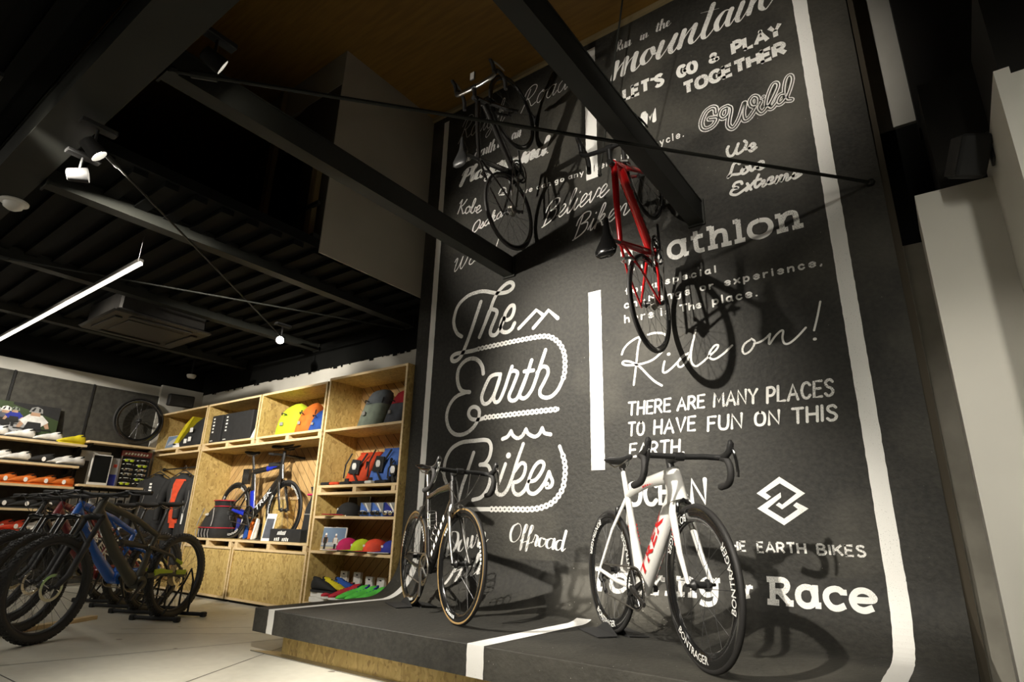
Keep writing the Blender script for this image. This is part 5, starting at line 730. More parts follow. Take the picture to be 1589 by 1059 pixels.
# ------------------------------------------------------------------ mountain bikes
def mountain_bike(name, label, C, matrix, group):
    root = empty(name, (0, 0, 0), 0, label, 'bicycle', group); root.matrix_world = matrix
    r, tr = .352, .030; bb = V3(0, .325); ra = V3(-.46, r); fa = V3(.82, r); Y = (0, 1, 0); g = C.get
    sa = R(66); axd = Vector((-math.cos(sa), 0, math.sin(sa))); fwp = Vector((math.sin(sa), 0, math.cos(sa))); ax0 = fa-fwp*.044
    crown = ax0+axd*.53; hb = crown+axd*.02; ht = hb+axd*.115
    sc = V3(-.13, .72); m = MB()
    m.tube([hb+axd*.045, hb*.5+bb*.5+V3(.02, -.02), bb+V3(.05, .01)], [.038, .043, .05], 14, .78, Y)
    m.tube([ht-axd*.02, ht*.45+sc*.55+V3(0, .0), sc+V3(.0, -.03)], [.030, .024, .022], 12, .8, Y)
    m.tube([bb, bb*.5+sc*.5+V3(.012, 0), sc], [.04, .026, .022], 12, .8, Y); m.tube([hb-axd*.01, ht], [.032, .028], 14)
    m.tube([ht*.5+sc*.5+V3(0, -.01), bb*.45+sc*.55], .012, 8, .8, Y); m.lathe([(-.05, .05), (.05, .05)], 18, c=bb)
    fr = m.build('frame', C['frame_m'], root, 40)
    if g('logo'):
        u = (hb+axd*.045-bb).normalized(); n = Vector((-u.z, 0, u.x)); q = MB(); L = (hb-bb).length
        write(q, g('logo'), bb+u*L*.3-n*.028+Vector((0, -.0345, 0)), u, n, .05, L*.5, .01, .2); write(q, g('logo'), bb+u*L*.8+n*.028+Vector((0, .0345, 0)), -u, -n, .05, L*.5, .01, .2); q.build('frame_lettering', g('logo_m', 'decal_black'), fr, 0)
    w_ = MB(); piv = bb*.42+sc*.58
    for s in (-1, 1):
        w_.tube([bb+V3(-.035, .05, s*.05), V3(-.24, .385, s*.062), ra+V3(0, 0, s*.074)], [.021, .017, .015], 10, .7, Y)
        w_.tube([piv+V3(-.05, .02, s*.03), V3(-.29, .52, s*.055), ra+V3(0, .01, s*.074)], [.014, .013, .012], 10, .7, Y)
        w_.tube([piv+V3(-.055, .02, s*.034), piv+V3(.05, .045, s*.03)], .013, 8, .6, Y)
    w_.build('swingarm', C['frame_m'], root, 40)
    if g('guard_m'):
        q = MB()
        for s in (-1, 1):
            q.tube([V3(-.10, .395, s*.066), V3(-.16, .405, s*.067), V3(-.30, .392, s*.076)], [.026, .022, .010], 10, .35, Y)
            q.tube([V3(-.35, .386, s*.080), V3(-.455, .382, s*.088)], [.019, .019], 8, .35, Y); q.tube([V3(-.40, .455, s*.078), V3(-.33, .49, s*.066)], .014, 8, .4, Y)
        q.build('swingarm_guard', g('guard_m'), root, 40)
    sh = MB(); a, b = piv+V3(.05, .045), hb*.5+bb*.5+V3(-.02, .06); sh.cyl(a, a*.45+b*.55, .019, 12); sh.cyl(a*.5+b*.5, b, .024, 12); sh.build('shock_absorber', 'black_plastic', root)
    X = Matrix.Translation(ax0) @ Matrix.Rotation(g('steer', 0), 4, axd) @ Matrix.Translation(-ax0)
    f = MB(X); f.tube([crown+Vector((0, -.075, 0)), crown+Vector((0, 0, .012)), crown+Vector((0, .075, 0))], [.022, .027, .022], 12)
    for s in (-1, 1): f.tube([crown+axd*.0+Vector((0, s*.068, 0)), ax0+axd*.30+Vector((0, s*.068, 0))], .0175, 12)
    fk = f.build('suspension_fork', g('stanchion_m', 'gloss_black'), root)
    l = MB(X)
    for s in (-1, 1): l.tube([ax0+axd*.33+Vector((0, s*.068, 0)), ax0+axd*.10+Vector((0, s*.068, 0)), fa+Vector((0, s*.066, 0))], [.026, .023, .018], 12)
    l.tube([ax0+axd*.33+Vector((0, -.062, 0)), ax0+axd*.40+fwp*.035+Vector((0, 0, .0)), ax0+axd*.33+Vector((0, .062, 0))], .014, 8); l.build('fork_lowers', g('fork_m', 'black_plastic'), fk)
    kw = dict(r=r, tr=tr, depth=.018, rimw=.034, rim_m='black_plastic', tyre_m='tyre_black', nsp=28, knobs=True, rotor=True)
    make_wheel('front_wheel', root, fa, X, **kw); make_wheel('rear_wheel', root, ra, None, cass=True, **kw)
    st = ht+axd*.035; cl = st+V3(.045, .012); s_ = MB(X); s_.tube([ht, st+axd*.025], .02, 12); s_.tube([st, cl], .02, 12); s_.build('stem', 'black_plastic', root)
    h = MB(X); P = [cl+Vector((-.045, -.385, .022)), cl+Vector((-.03, -.22, .024)), cl+Vector((0, -.08, .0)), cl, cl+Vector((0, .08, .0)), cl+Vector((-.03, .22, .024)), cl+Vector((-.045, .385, .022))]
    h.tube(catmull(P, 4), .0135, 10); hd = h.build('handlebar', 'black_plastic', root)
    for s in (-1, 1):
        e = P[0] if s < 0 else P[-1]; i = P[1] if s < 0 else P[-2]; d = (i-e).normalized()
        q = MB(X); q.cyl(e, e+d*.13, .0165, 12); q.build('grip', 'bar_tape', hd)
        q = MB(X); c = e+d*.165; q.rbox(c+Vector((.005, -.03, -.018)), c+Vector((.045, .03, .012)), .006); q.tube([c+Vector((.045, s*.02, -.006)), c+Vector((.06, s*.07, -.02)), c+Vector((.05, s*.13, -.022))], [.007, .006, .005], 8); q.build('brake_lever', 'black_plastic', hd)
        q = MB(X); q.tube(catmull([c+Vector((.05, 0, 0)), c+Vector((.10, -s*.10, -.04)), hb+Vector((.09, s*.02, .04)), hb+Vector((-.03, s*.04, -.02))], 6), .0026, 6); q.build('brake_hose', 'matt_black', hd)
    u = (sc-bb).normalized(); sp = bb+u*.66; m = MB(); m.tube([sc, sp-u*.03], .015, 12); m.build('seatpost', 'black_plastic', root); saddle(root, sp, R(-3), 'matt_black', .27, .07)
    crankset(root, bb, .075, g('crank', 2.6), yo=-.05, pedals=False, arm='black_plastic'); drivetrain(root, bb, ra, .073, .04, -.05, low=.14)
    return root
MG = 'mountain bikes parked side by side'
def mtb_at(hr, hf, label, C):
    a, b = Vector(hr), Vector(hf); d = (b-a); d.z = 0; d.normalize(); l = Vector((-d.y, d.x, 0)); o = a+d*.46
    return mountain_bike('mountain_bike', label, C, Matrix(((d.x, l.x, 0, o.x), (d.y, l.y, 0, o.y), (0, 0, 1, 0), (0, 0, 0, 1))), MG)
def floor_stand(p, d, label):
    o = empty('floor_stand', (p[0], p[1], 0), math.atan2(d[1], d[0]), label, 'bike stand', 'black floor stands under the mountain bikes')
    for x in (-.17, .17):
        m = MB(); m.tube([(x, -.20, .022), (x, .20, .022)], .016, 8); m.build('foot_bar', 'matt_black', o)
        m = MB(); [m.rbox((x-.024, s*.21-.022, .0), (x+.024, s*.21+.022, .042), .006) for s in (-1, 1)]; m.build('rubber_foot', 'matt_black', o)
    for s in (-1, 1):
        m = MB(); m.tube([(-.17, s*.05, .022), (-.17, s*.05, .30), (-.12, s*.05, .40), (-.06, s*.05, .30), (.17, s*.05, .022)], .009, 8); m.build('wheel_hoop', 'matt_black', o)
# ------------------------------------------------------------------ chipboard shelving along the back wall
YF, YB = 3.68, 4.12
def board(name, a, b, parent, m='osb_board', edge='plywood_edge', o=(0, 0, 0), label=None):
    a = Vector(a)-Vector(o); b = Vector(b)-Vector(o); mb = MB(); (x0, y0, z0), (x1, y1, z1) = a, b
    mb.box(a, b); mb.mi = [0, 0, 1, 0, 0, 0]
    # keep the sawn front edge pale
    mb2 = MB(); mb2.mat(0); v = mb2.ring([(x0, y0, z0), (x1, y0, z0), (x1, y1, z0), (x0, y1, z0), (x0, y0, z1), (x1, y0, z1), (x1, y1, z1), (x0, y1, z1)])
    for f, k in (((0, 3, 2, 1), 0), ((4, 5, 6, 7), 0), ((0, 1, 5, 4), 1), ((1, 2, 6, 5), 0), ((2, 3, 7, 6), 0), ((3, 0, 4, 7), 0)): mb2.mat(k); mb2.face([v[i] for i in f])
    return mb2.build(name, [m, edge], parent, 0, label)
T = .024
def unit(name, label, x0, x1, z0, z1, shelves=(), back=None, cat='shelf', base=True, sides=(1, 1)):
    o = empty(name, ((x0+x1)/2, YF, z0), 0, label, cat); L = tuple(o.location)
    bd = lambda n, a, b, m='osb_board', e='plywood_edge': board(n, a, b, o, m, e, L)
    if sides[0]: bd('side_panel', (x0, YF, z0), (x0+T, YB, z1))
    if sides[1]: bd('side_panel', (x1-T, YF, z0), (x1, YB, z1))
    bd('top_panel', (x0+T, YF, z1-T), (x1-T, YB, z1))
    if base: bd('bottom_panel', (x0+T, YF, z0), (x1-T, YB, z0+T))
    for z in shelves: bd('shelf_board', (x0+T, YF+.002, z-T), (x1-T, YB, z))
    for n, m, xa, xb, za, zb in (back or ()):
        MB(Matrix.Translation(-Vector(L))).box((xa, YB-.02, za), (xb, YB, zb)).build(n, m, o, 0)
    return o
PL, PR = 'larch_planks_left', 'larch_planks_right'
tall = unit('shelf_unit', 'tall chipboard shelf unit with five open tiers beside the black wall', -5.135, -3.962, .03, 2.29, (1.742, 1.186, 1.118, .895, .577, .12), [('back_planks', PR, -5.11, -3.986, 1.118, 2.266), ('back_planks', PL, -5.11, -3.986, .06, 1.118)])
L = Vector(tall.location)
for x in (-5.09, -4.56, -4.03): board('spacer_block', (x-.025, YF+.003, 1.118), (x+.025, YF+.2, 1.162), tall, 'plywood_edge', 'plywood_edge', L)
for i, (xa, xb, t) in enumerate(((-8.94, -7.655, 'chipboard cubby holding the yellow and black backpack'), (-7.63, -6.425, 'chipboard cubby holding two tall black boxes'), (-6.40, -5.165, 'chipboard cubby holding the lime, orange and blue bags'))):
    u = unit('wall_cubby', t, xa, xb, 1.735, 2.265, (), [('back_planks', PL if i < 1 else (PL if i == 1 else PR), xa+T, xb-T, 1.76, 2.24)], 'cubby')
    for x in (xa+.04, (xa+xb)/2, xb-.04): board('spacer_block', (x-.03, YF+.003, 1.690), (x+.03, YF+.2, 1.735), u, 'plywood_edge', 'plywood_edge', Vector(u.location))
unit('wardrobe_bay', 'open chipboard bay with black wetsuits on hangers', -8.94, -7.655, .03, 1.690, (), [('back_planks', PL, -8.92, -7.68, .06, 1.666)], 'cubby')
unit('display_bay', 'wide chipboard bay showing a blue and black time trial bike', -7.63, -5.165, .612, 1.690, (), [('back_planks', PL, -7.6, -6.28, .63, 1.666), ('back_planks', PR, -6.28, -5.19, .63, 1.666)], 'cubby')
for xa, xb, t in ((-7.63, -6.535, 'chipboard base cabinet left of the other, partly behind the bikes'), (-6.51, -5.165, 'chipboard base cabinet below the time trial bike')):
    c = unit('base_cabinet', t, xa, xb, .03, .556, (), None, 'cabinet'); Lc = Vector(c.location)
    MB(Matrix.Translation(-Lc)).box((xa+T, YF+.012, .03+T), (xb-T, YF+.03, .556-T)).build('front_panel', 'osb_board', c, 0)
    for x in (xa+.05, (xa+xb)/2, xb-.05): board('spacer_block', (x-.03, YF+.003, .556), (x+.03, YF+.2, .612), c, 'plywood_edge', 'plywood_edge', Lc)
    MB(Matrix.Translation(-Lc)).box((xa+.02, YF+.04, 0), (xb-.02, YB, .03)).build('plinth', 'dark_interior', c, 0)

# ------------------------------------------------------------------ goods
def sring(cx, cy, z, w, d, p=.55, n=20, tw=0):
    out = []
    for k in range(n):
        a = 2*math.pi*k/n; c, s = math.cos(a), math.sin(a)
        out.append((cx+w/2*math.copysign(abs(c)**p, c), cy+d/2*math.copysign(abs(s)**p, s), z))
    return out
def at(name, label, cat, p, rz=0, group=None): return empty(name, p, rz, label, cat, group)
def dry_bag(p, rz, w, d, h, m, label, lean=.05, top='rolled', m2=None, split=.5, mark=None):
    o = at('backpack', label, 'bag', p, rz, 'bags on the shelves'); b = MB(); rings = []
    for t, kw, kd in ((0, .80, .8), (.03, .94, .95), (.2, 1, 1), (.5, .98, .98), (.72, .9, .88), (.86, .72, .66), (.95, .48, .42), (1, .28, .22)) if top == 'rolled' else ((0, .88, .85), (.03, .97, .97), (.3, 1, 1), (.6, .97, .95), (.82, .9, .85), (.92, .8, .72), (.98, .58, .5), (1, .35, .3)):
        rings.append(sring(lean*t*1.2, lean*t, h*t, w*kw, d*kd, .62 if top == 'rolled' else .55))
    b.loft(rings)
    if m2:
        i = len(rings)-1; b.mi = [(1 if (k // 20) < split*(len(rings)-1) else 0) for k in range(len(b.f))]; b.mi[-2] = 1; b.mi[-1] = 0
    body = b.build('bag_body', [m, m2] if m2 else m, o, 60)
    if top == 'rolled': MB().tube([(lean-.10*w, lean*1.0, h*.985), (lean+.12*w, lean*1.0, h*.985)], .014, 8).build('rolled_top', m, o)
    q = MB(); q.tube(catmull([(lean*.5-w*.10, -d*.46, h*.62), (lean*.5-w*.02, -d*.5-.012, h*.66), (lean*.5+w*.10, -d*.46, h*.62)], 4), .006, 6); q.build('haul_loop', 'fabric_black', o)
    q = MB(); q.rbox((-w*.08, -d*.5-.004, h*.30), (w*.06, -d*.5+.01, h*.40), .003); q.build('badge', 'decal_grey', o)
    q = MB(); q.tube([(w*.46, -d*.1, h*.15), (w*.5, -d*.12, h*.4), (w*.42+lean, -d*.1, h*.75)], .006, 6); q.build('side_strap', 'fabric_black', o)
    return o
# upper cubby 3 : lime, orange, blue
dry_bag((-6.04, 3.88, 1.76), 0, .40, .26, .385, 'fabric_lime', 'lime green soft bag standing left of the orange one', .04)
dry_bag((-5.75, 3.89, 1.76), 0, .28, .22, .365, 'fabric_orange', 'orange soft bag between the lime and the blue one', .05)
dry_bag((-5.515, 3.89, 1.76), 0, .26, .20, .285, 'fabric_blue', 'blue soft bag at the right of the same cubby', .05)
# tall unit, first tier : two slim packs
dry_bag((-4.64, 3.86, 1.745), 0, .29, .19, .40, 'fabric_slate', 'tall slim backpack, dark slate over sage green', .07, 'round', 'fabric_sage', .42)
dry_bag((-4.29, 3.88, 1.745), 0, .26, .18, .36, 'fabric_red', 'tall slim backpack, red over blue grey', .07, 'round', 'fabric_greyblue', .42)
def roll_pannier(p, rz, w, d, h, m, label):
    o = at('pannier_bag', label, 'bag', p, rz, 'bags on the shelves'); b = MB(); rings = []
    for t, kw, kd in ((0, .86, .8), (.04, .94, .92), (.35, 1, 1), (.7, .98, .8), (.9, .95, .4), (1, .95, .16)): rings.append(sring(.10*t, .05*t, h*t, w*kw, d*kd, .42))
    b.loft(rings); b.build('bag_body', m, o, 50)
    MB().rbox((.08-w*.47, .025, h*.96), (.10+w*.47, .075, h*1.02), .01).build('rolled_top', m, o)
    f = MB(); f.prism([(-w*.16, -d*.5-.006, h*.34), (w*.30, -d*.5-.006, h*.30), (w*.36, -d*.5-.006, h*.72), (w*.0, -d*.5-.006, h*.76)], (0, .012, 0)); f.build('front_patch', 'fabric_charcoal', o)
    f = MB(); f.sphere((w*.12, -d*.5-.012, h*.54), .03, 10, (1, .3, 1.3)); f.build('reflector', 'decal_white', o)
    s = MB(); s.tube([(w*.30, -d*.5-.012, h*.08), (w*.14, -d*.5-.014, h*.30), (w*.34, -d*.46, h*.62), (w*.42, -d*.2, h*.95)], .012, 6, .4, (0, 1, 0)); s.tube([(-w*.42, -d*.42, h*.2), (-w*.36, -d*.45, h*.6), (-w*.3, -d*.2, h*.97)], .010, 6, .4, (0, 1, 0)); s.build('strap', 'fabric_black', o)
    s = MB(); s.rbox((-w*.30, -d*.5-.004, .01), (-w*.14, -d*.5+.02, .06), .004); s.build('buckle', 'black_plastic', o)
    s = MB(); s.rbox((w*.46, -d*.35, h*.2), (w*.54, d*.3, h*.7), .01); s.build('side_panel', 'fabric_black', o); return o
roll_pannier((-4.73, 3.87, 1.19), R(6), .29, .22, .32, 'fabric_tomato', 'orange red roll top bag on the second tier')
roll_pannier((-4.37, 3.86, 1.19), R(4), .29, .22, .34, 'fabric_cornflower', 'light blue roll top bag on the second tier')
roll_pannier((-4.135, 3.85, 1.19), R(4), .15, .22, .22, 'fabric_charcoal', 'dark grey roll top bag right of the light blue one')
for i, (x, wd, m, t) in enumerate(((-5.04, .13, 'fabric_black', 'black flat pouch lying leftmost on the second tier'), (-4.90, .13, 'fabric_tomato', 'orange flat pouch lying left of the orange red bag'), (-4.73, .17, 'fabric_black', 'black flat pouch in front of the orange red bag'), (-4.54, .16, 'fabric_charcoal', 'dark flat pouch between the two roll top bags'), (-4.39, .10, 'white_plastic', 'white flat box in front of the light blue bag'), (-4.22, .17, 'fabric_black', 'black flat pouch lying rightmost on the second tier'))):
    MBt = MB().rbox((-wd/2, -.045, 0), (wd/2, .045, .028), .006); o = MBt.build('flat_pouch', m); o.location = (x, 3.735, 1.188); o.rotation_euler = (0, 0, rnd.uniform(-.15, .15)); tag(o, t, 'pouch', 'flat pouches on the second tier')
# caps
def cap(p, rz, m, label, brim='fabric_white', sc_=1, group='caps on the fourth tier'):
    o = at('cap', label, 'cap', p, rz, group); b = MB(); rings = []
    for t in range(7):
        a = math.pi/2*t/6; rr = .088*sc_*math.cos(a)+.004; rings.append([(1.12*rr*math.cos(q)+.0, rr*math.sin(q), .012+.105*sc_*math.sin(a)**.85) for q in [2*math.pi*k/20 for k in range(20)]])
    b.loft(rings); c = b.build('crown', m, o, 60)
    v = MB(); L = 9; up_ = []; 
    rows = []
    for i in range(5):
        q = i/4; rows.append([((.06+.13*q)*sc_*(1.15*math.cos(a)) , (.085*sc_)*math.sin(a)*(1.0-.1*q), .020-.010*q-.10*(.085*math.sin(a))**2*20*.1) for a in [-1.35+2.7*k/L for k in range(L+1)]])
    ids = [v.ring(r) for r in rows]; idt = [v.ring([(x, y, z+.004) for x, y, z in r]) for r in rows]
    for A, B in ((ids, 0), (idt, 1)):
        for r1, r2 in zip(A, A[1:]):
            for k in range(L): v.face((r1[k], r1[k+1], r2[k+1], r2[k]))
    for k in range(L): v.face((ids[-1][k], ids[-1][k+1], idt[-1][k+1], idt[-1][k]))
    v.build('brim', m, o, 60)
    e = MB(); e.tube([(x*1.005, y, z+.002) for x, y, z in rows[-1]], .004, 6); e.build('brim_edge', brim, o)
    g = MB(); g.rbox((.088*sc_, -.022, .052), (.100*sc_, .022, .072), .003); g.build('front_badge', 'decal_white', o); MB().sphere((0, 0, .118*sc_), .006, 6).build('top_button', m, o); return o
cap((-4.71, 3.80, .579), R(-125), 'fabric_pink', 'pink cap with white brim edge, leftmost of the caps', sc_=1.05)
cap((-4.51, 3.80, .579), R(-125), 'fabric_lime', 'lime yellow cap between the pink and the coral one', 'fabric_charcoal')
cap((-4.32, 3.79, .579), R(-118), 'fabric_coral', 'coral red cap in the front of the fourth tier', 'fabric_charcoal', 1.05)
cap((-4.12, 3.82, .579), R(-118), 'fabric_navy', 'dark blue cap at the right end of the fourth tier')
cap((-4.24, 3.99, .579), R(-120), 'fabric_teal', 'teal cap lying behind the coral one', 'fabric_charcoal'); cap((-4.52, 4.0, .579), R(-120), 'fabric_red', 'dark red cap lying behind the lime one', 'fabric_black')
cap((-4.77, 3.82, .897), R(-125), 'fabric_black', 'black cap with a red brim edge on the third tier', 'fabric_red', 1.15, None)
# printed pictures (flat boards)
def picture(name, label, p, rz, w, h, lean, paint, frame='decal_white'):
    o = empty(name, p, 0, label, 'picture'); o.rotation_euler = (-lean, 0, rz); MB().box((-w/2, -.004, 0), (w/2, .004, h)).build('board', frame, o, 0)
    g = MB(); ms = []
    for i, (m, pts) in enumerate(paint):
        if m not in ms: ms.append(m)
        g.mat(ms.index(m)); g.poly([(-w/2+w*x, -.0046-.0002*i, h*z) for x, z in pts])
    g.build('printed_image', ms, o, 0)
    return o
pmat('print_sky', (.16, .24, .36), .5); pmat('print_cloud', (.45, .47, .5), .5); pmat('print_green', (.03, .05, .015), .6); pmat('print_road', (.30, .30, .30), .6); pmat('print_sand', (.45, .40, .28), .6)
def figure(x, z, s, top, skin='fabric_skin', head='decal_white', legs='fabric_black'):
    return [(legs, [(x-.05*s, z), (x+.05*s, z), (x+.05*s, z+.36*s), (x-.05*s, z+.36*s)]), (top, [(x-.08*s, z+.34*s), (x+.08*s, z+.34*s), (x+.09*s, z+.72*s), (x-.09*s, z+.72*s)]),
            (skin, [(x-.12*s, z+.42*s), (x-.08*s, z+.40*s), (x-.085*s, z+.70*s), (x-.12*s, z+.62*s)]), (skin, [(x+.12*s, z+.42*s), (x+.08*s, z+.40*s), (x+.085*s, z+.70*s), (x+.12*s, z+.62*s)]), (skin, [(x-.035*s, z+.72*s), (x+.035*s, z+.72*s), (x+.04*s, z+.88*s), (x-.04*s, z+.88*s)]), (head, [(x-.05*s, z+.85*s), (x+.05*s, z+.85*s), (x+.035*s, z+.97*s), (x-.035*s, z+.97*s)])]
picture('photo_print', 'photo print of two people in sports clothes standing under a grey sky', (-4.99, 3.80, .579), R(4), .42, .215, .10, [('print_sky', [(.03, .03), (.97, .03), (.97, .97), (.03, .97)]), ('print_cloud', [(.03, .3), (.6, .35), (.97, .55), (.97, .3), (.97, .2), (.03, .2)]), ('print_sand', [(.03, .03), (.97, .03), (.97, .18), (.03, .14)])] + figure(.34, .04, .72, 'fabric_black') + figure(.68, .04, .70, 'fabric_white'))
picture('photo_print', 'small landscape photo print with clouds in the leftmost cubby', (-8.68, 3.78, 1.76), 0, .44, .20, .15, [('print_sky', [(.02, .02), (.98, .02), (.98, .98), (.02, .98)]), ('print_cloud', [(.1, .3), (.5, .45), (.9, .4), (.98, .75), (.5, .8), (.2, .6)]), ('print_sand', [(.02, .02), (.98, .02), (.98, .2), (.02, .16)])])
picture('photo_print', 'dark photo print leaning behind the black cap on the third tier', (-4.88, 4.0, .897), 0, .34, .20, .12, [('fabric_charcoal', [(.03, .03), (.97, .03), (.97, .97), (.03, .97)]), ('fabric_grey', [(.5, .5), (.95, .5), (.95, .95), (.4, .95)])])
picture('display_card', 'small dark card standing at the right end of the fourth tier', (-4.03, 4.0, .579), 0, .10, .20, .08, [('fabric_black', [(.08, .2), (.92, .2), (.92, .9), (.08, .9)])])
# boxed sunglasses, third tier
for i, (x, t) in enumerate(((-4.51, 'blue boxed sunglasses next to the black cap'), (-4.34, 'blue boxed sunglasses in the middle of the row of three'), (-4.17, 'dark blue boxed sunglasses at the right end of the third tier'))):
    o = at('sunglasses_box', t, 'sunglasses', (x, 3.80, .897), 0, 'boxed sunglasses on the third tier')
    MB().box((-.075, .0, 0), (.075, .05, .125)).build('card_box', 'fabric_cornflower' if i < 2 else 'fabric_navy', o, 0); MB().poly([(-.06, -.001, .125), (.075, -.001, .125), (.075, -.001, .02), (.03, -.001, .06)]).build('print', 'fabric_grey', o, 0)
    MB().poly([(-.02, -.0015, .12), (.0, -.0015, .12), (.055, -.0015, .05), (.035, -.0015, .05)]).build('print', 'decal_white', o, 0)
    for s in (-1, 1): MB().sphere((s*.034, -.03, .032), .03, 12, (1, .35, .75)).build('lens', 'gloss_black' if i < 2 else 'chrome', o)
    MB().tube([(-.066, .02, .04), (-.066, -.022, .042), (0, -.04, .05), (.066, -.022, .042), (.066, .02, .04)], .004, 6).build('glasses_frame', 'white_plastic', o)
# shoes
def shoe_mesh(root, m, sole='fabric_white', trim='fabric_black', dial=True, side=None):
    b = MB(); rings = []; n = 14
    S = [(0, .020, .030, .058), (.03, .034, .030, .078), (.07, .037, .030, .074), (.11, .038, .031, .060), (.15, .043, .034, .052), (.19, .047, .037, .042), (.23, .045, .034, .030), (.26, .034, .024, .020), (.277, .014, .012, .012)]
    for x, w_, _, h in S: rings.append([(x, w_*math.cos(a), .010+max(0, .5+.5*math.sin(a))*h if math.sin(a) > -.99 else .010) for a in [2*math.pi*k/n for k in range(n)]])
    b.loft(rings); b.build('upper', m, root, 60)
    root.scale = (1.1, 1.08, 1.5)
    s_ = MB(); o = [(x, w_*1.03) for x, w_, _, _ in S]; s_.prism([(x, w_, 0) for x, w_ in o]+[(x, -w_, 0) for x, w_ in o[::-1]], (0, 0, .012)); s_.build('sole', sole, root)
    q = MB(); q.tube([(.012+.032*(1-math.cos(t)), .026*math.sin(t), .082-.012*(1-math.cos(t))) for t in [2*math.pi*k/12 for k in range(12)]], .007, 6, closed=True); q.build('collar', trim, root)
    if dial:
        q = MB()
        for x, z in ((.115, .072), (.155, .062)): q.cyl((x, 0, z-.012), (x+.003, 0, z), .011, 10)
        q.build('closure_dial', trim, root)
    if side:
        q = MB(); q.cyl((.10, .034, .036), (.10, .043, .036), .018, 14); q.build('round_sticker', side, root)
    else:
        q = MB()
        for k in range(4): q.tube([(.10+k*.025, -.022, .062-k*.007), (.108+k*.025, 0, .073-k*.006), (.10+k*.025, .022, .062-k*.007)], .0032, 5)
        q.build('laces', trim, root)
def shoe(p, rz, m, label, group, **k):
    o = at('cycling_shoe', label, 'shoe', p, rz, group); shoe_mesh(o, m, **k); return o
gS = 'running shoes on the lowest tier'
for p, m, t in (((-4.70, 3.93, .170), 'fabric_red', 'red shoe leftmost of the pairs on the black tray'), ((-4.58, 3.92, .170), 'fabric_red', 'red shoe with a dark lace beside the green ones'), ((-4.45, 3.90, .170), 'fabric_green', 'bright green shoe in front of the other green ones'), ((-4.34, 3.91, .170), 'fabric_green', 'bright green shoe with dark blue laces in the middle'), ((-4.22, 3.92, .170), 'fabric_green', 'bright green shoe at the right edge of the lowest tier')):
    s0 = shoe(p, R(-118), m, t, gS, sole='fabric_white', trim='fabric_navy' if m.endswith('green') else 'fabric_black', dial=False)
    for c in s0.children: pass
for x, z in ((-4.64, .122), (-4.33, .122)):
    o = MB().rbox((-.145, -.12, 0), (.145, .12, .048), .006).build('shoe_tray', 'fabric_black'); o.location = (x, 3.83, z); tag(o, 'flat black shoe box under the %s shoes' % ('red' if x < -4.5 else 'green'), 'box', 'black shoe boxes')
    q = MB(); put_marks(q, (-.02, -.1212, .012), (1, 0, 0), (0, 0, 1), .016, .07, 5); q.build('box_lettering', 'decal_white', o, 0)
for x, y, z, t in ((-4.99, 3.80, .122, 'lower left'), (-4.87, 3.79, .122, 'lower right'), (-4.99, 3.81, .168, 'upper left'), (-4.87, 3.80, .168, 'upper right')):
    o = MB().rbox((-.058, -.12, 0), (.058, .12, .045), .003).build('shoe_box', 'white_plastic'); o.location = (x, y, z+.001); tag(o, 'white shoe box, %s of the four at the end of the lowest tier' % t, 'box', 'white shoe boxes')
for x, m, t in ((-5.04, 'fabric_black', 'dark red and black flat shoe on the white boxes'), (-4.97, 'fabric_yellow', 'yellow and black flat shoe on the white boxes'), (-4.88, 'fabric_blue', 'blue flat shoe at the edge of the white boxes')): shoe((x, 3.70+(x+5.04)*.8, .2145), R(8), m, t, None, sole='fabric_black', dial=False)
for x, t in ((-5.0, 'leftmost white card display behind the shoes'), (-4.80, 'tall white card display behind the red shoes'), (-4.62, 'white card display behind the green shoes'), (-4.46, 'rightmost white card display behind the green shoes')):
    o = at('display_stand', t, 'display', (x, 4.02, .122), 0, 'white card displays'); hh = .26 if x < -4.7 else .23
    m = MB(); m.box((-.05, 0, 0), (.05, .03, hh)); m.build('card_back', 'white_plastic', o, 0); MB().poly([(-.015, -.001, hh-.03), (.015, -.001, hh-.03), (.015, -.001, hh-.018), (-.015, -.001, hh-.018)]).build('hang_hole', 'fabric_black', o, 0)
# leftmost cubby : yellow backpack, case
o = at('race_backpack', 'yellow and black backpack with white patches leaning in the left cubby', 'bag', (-8.22, 3.84, 1.76), 0)
m = MB(); m.loft([sring(.0, .0, 0, .52, .20, .5), sring(.02, 0, .06, .56, .22, .5), sring(.10, .02, .2, .42, .2, .5), sring(.17, .03, .33, .22, .16, .5), sring(.2, .03, .40, .08, .08)]); m.build('bag_body', 'fabric_black', o, 50)
m = MB(); m.prism([(-.36, -.10, .06), (-.20, -.115, .07), (.14, -.115, .40), (.06, -.10, .41), (-.12, -.10, .30)], (0, .16, 0)); m.build('shell', 'fabric_yellow', o, 40)
for x, z in ((.02, .08), (.13, .10), (.14, .22)): MB().rbox((x-.035, -.122, z-.03), (x+.035, -.114, z+.03), .002).build('patch', 'decal_white', o)
o = at('helmet', 'white helmet half hidden behind the yellow backpack', 'helmet', (-8.46, 3.80, 1.76), 0); MB().lathe([(0, .10), (.03, .10), (.06, .088), (.085, .05), (.095, .001)], 20, 'Z').build('shell', 'white_plastic', o, 60); MB().tube([(-.09, -.03, .03), (0, -.104, .05), (.09, -.03, .03)], .012, 6).build('vent_strip', 'fabric_black', o); MB().tube([(-.07, 0, .002), (0, -.06, .004), (.07, 0, .002)], .005, 6).build('chin_strap', 'fabric_black', o)
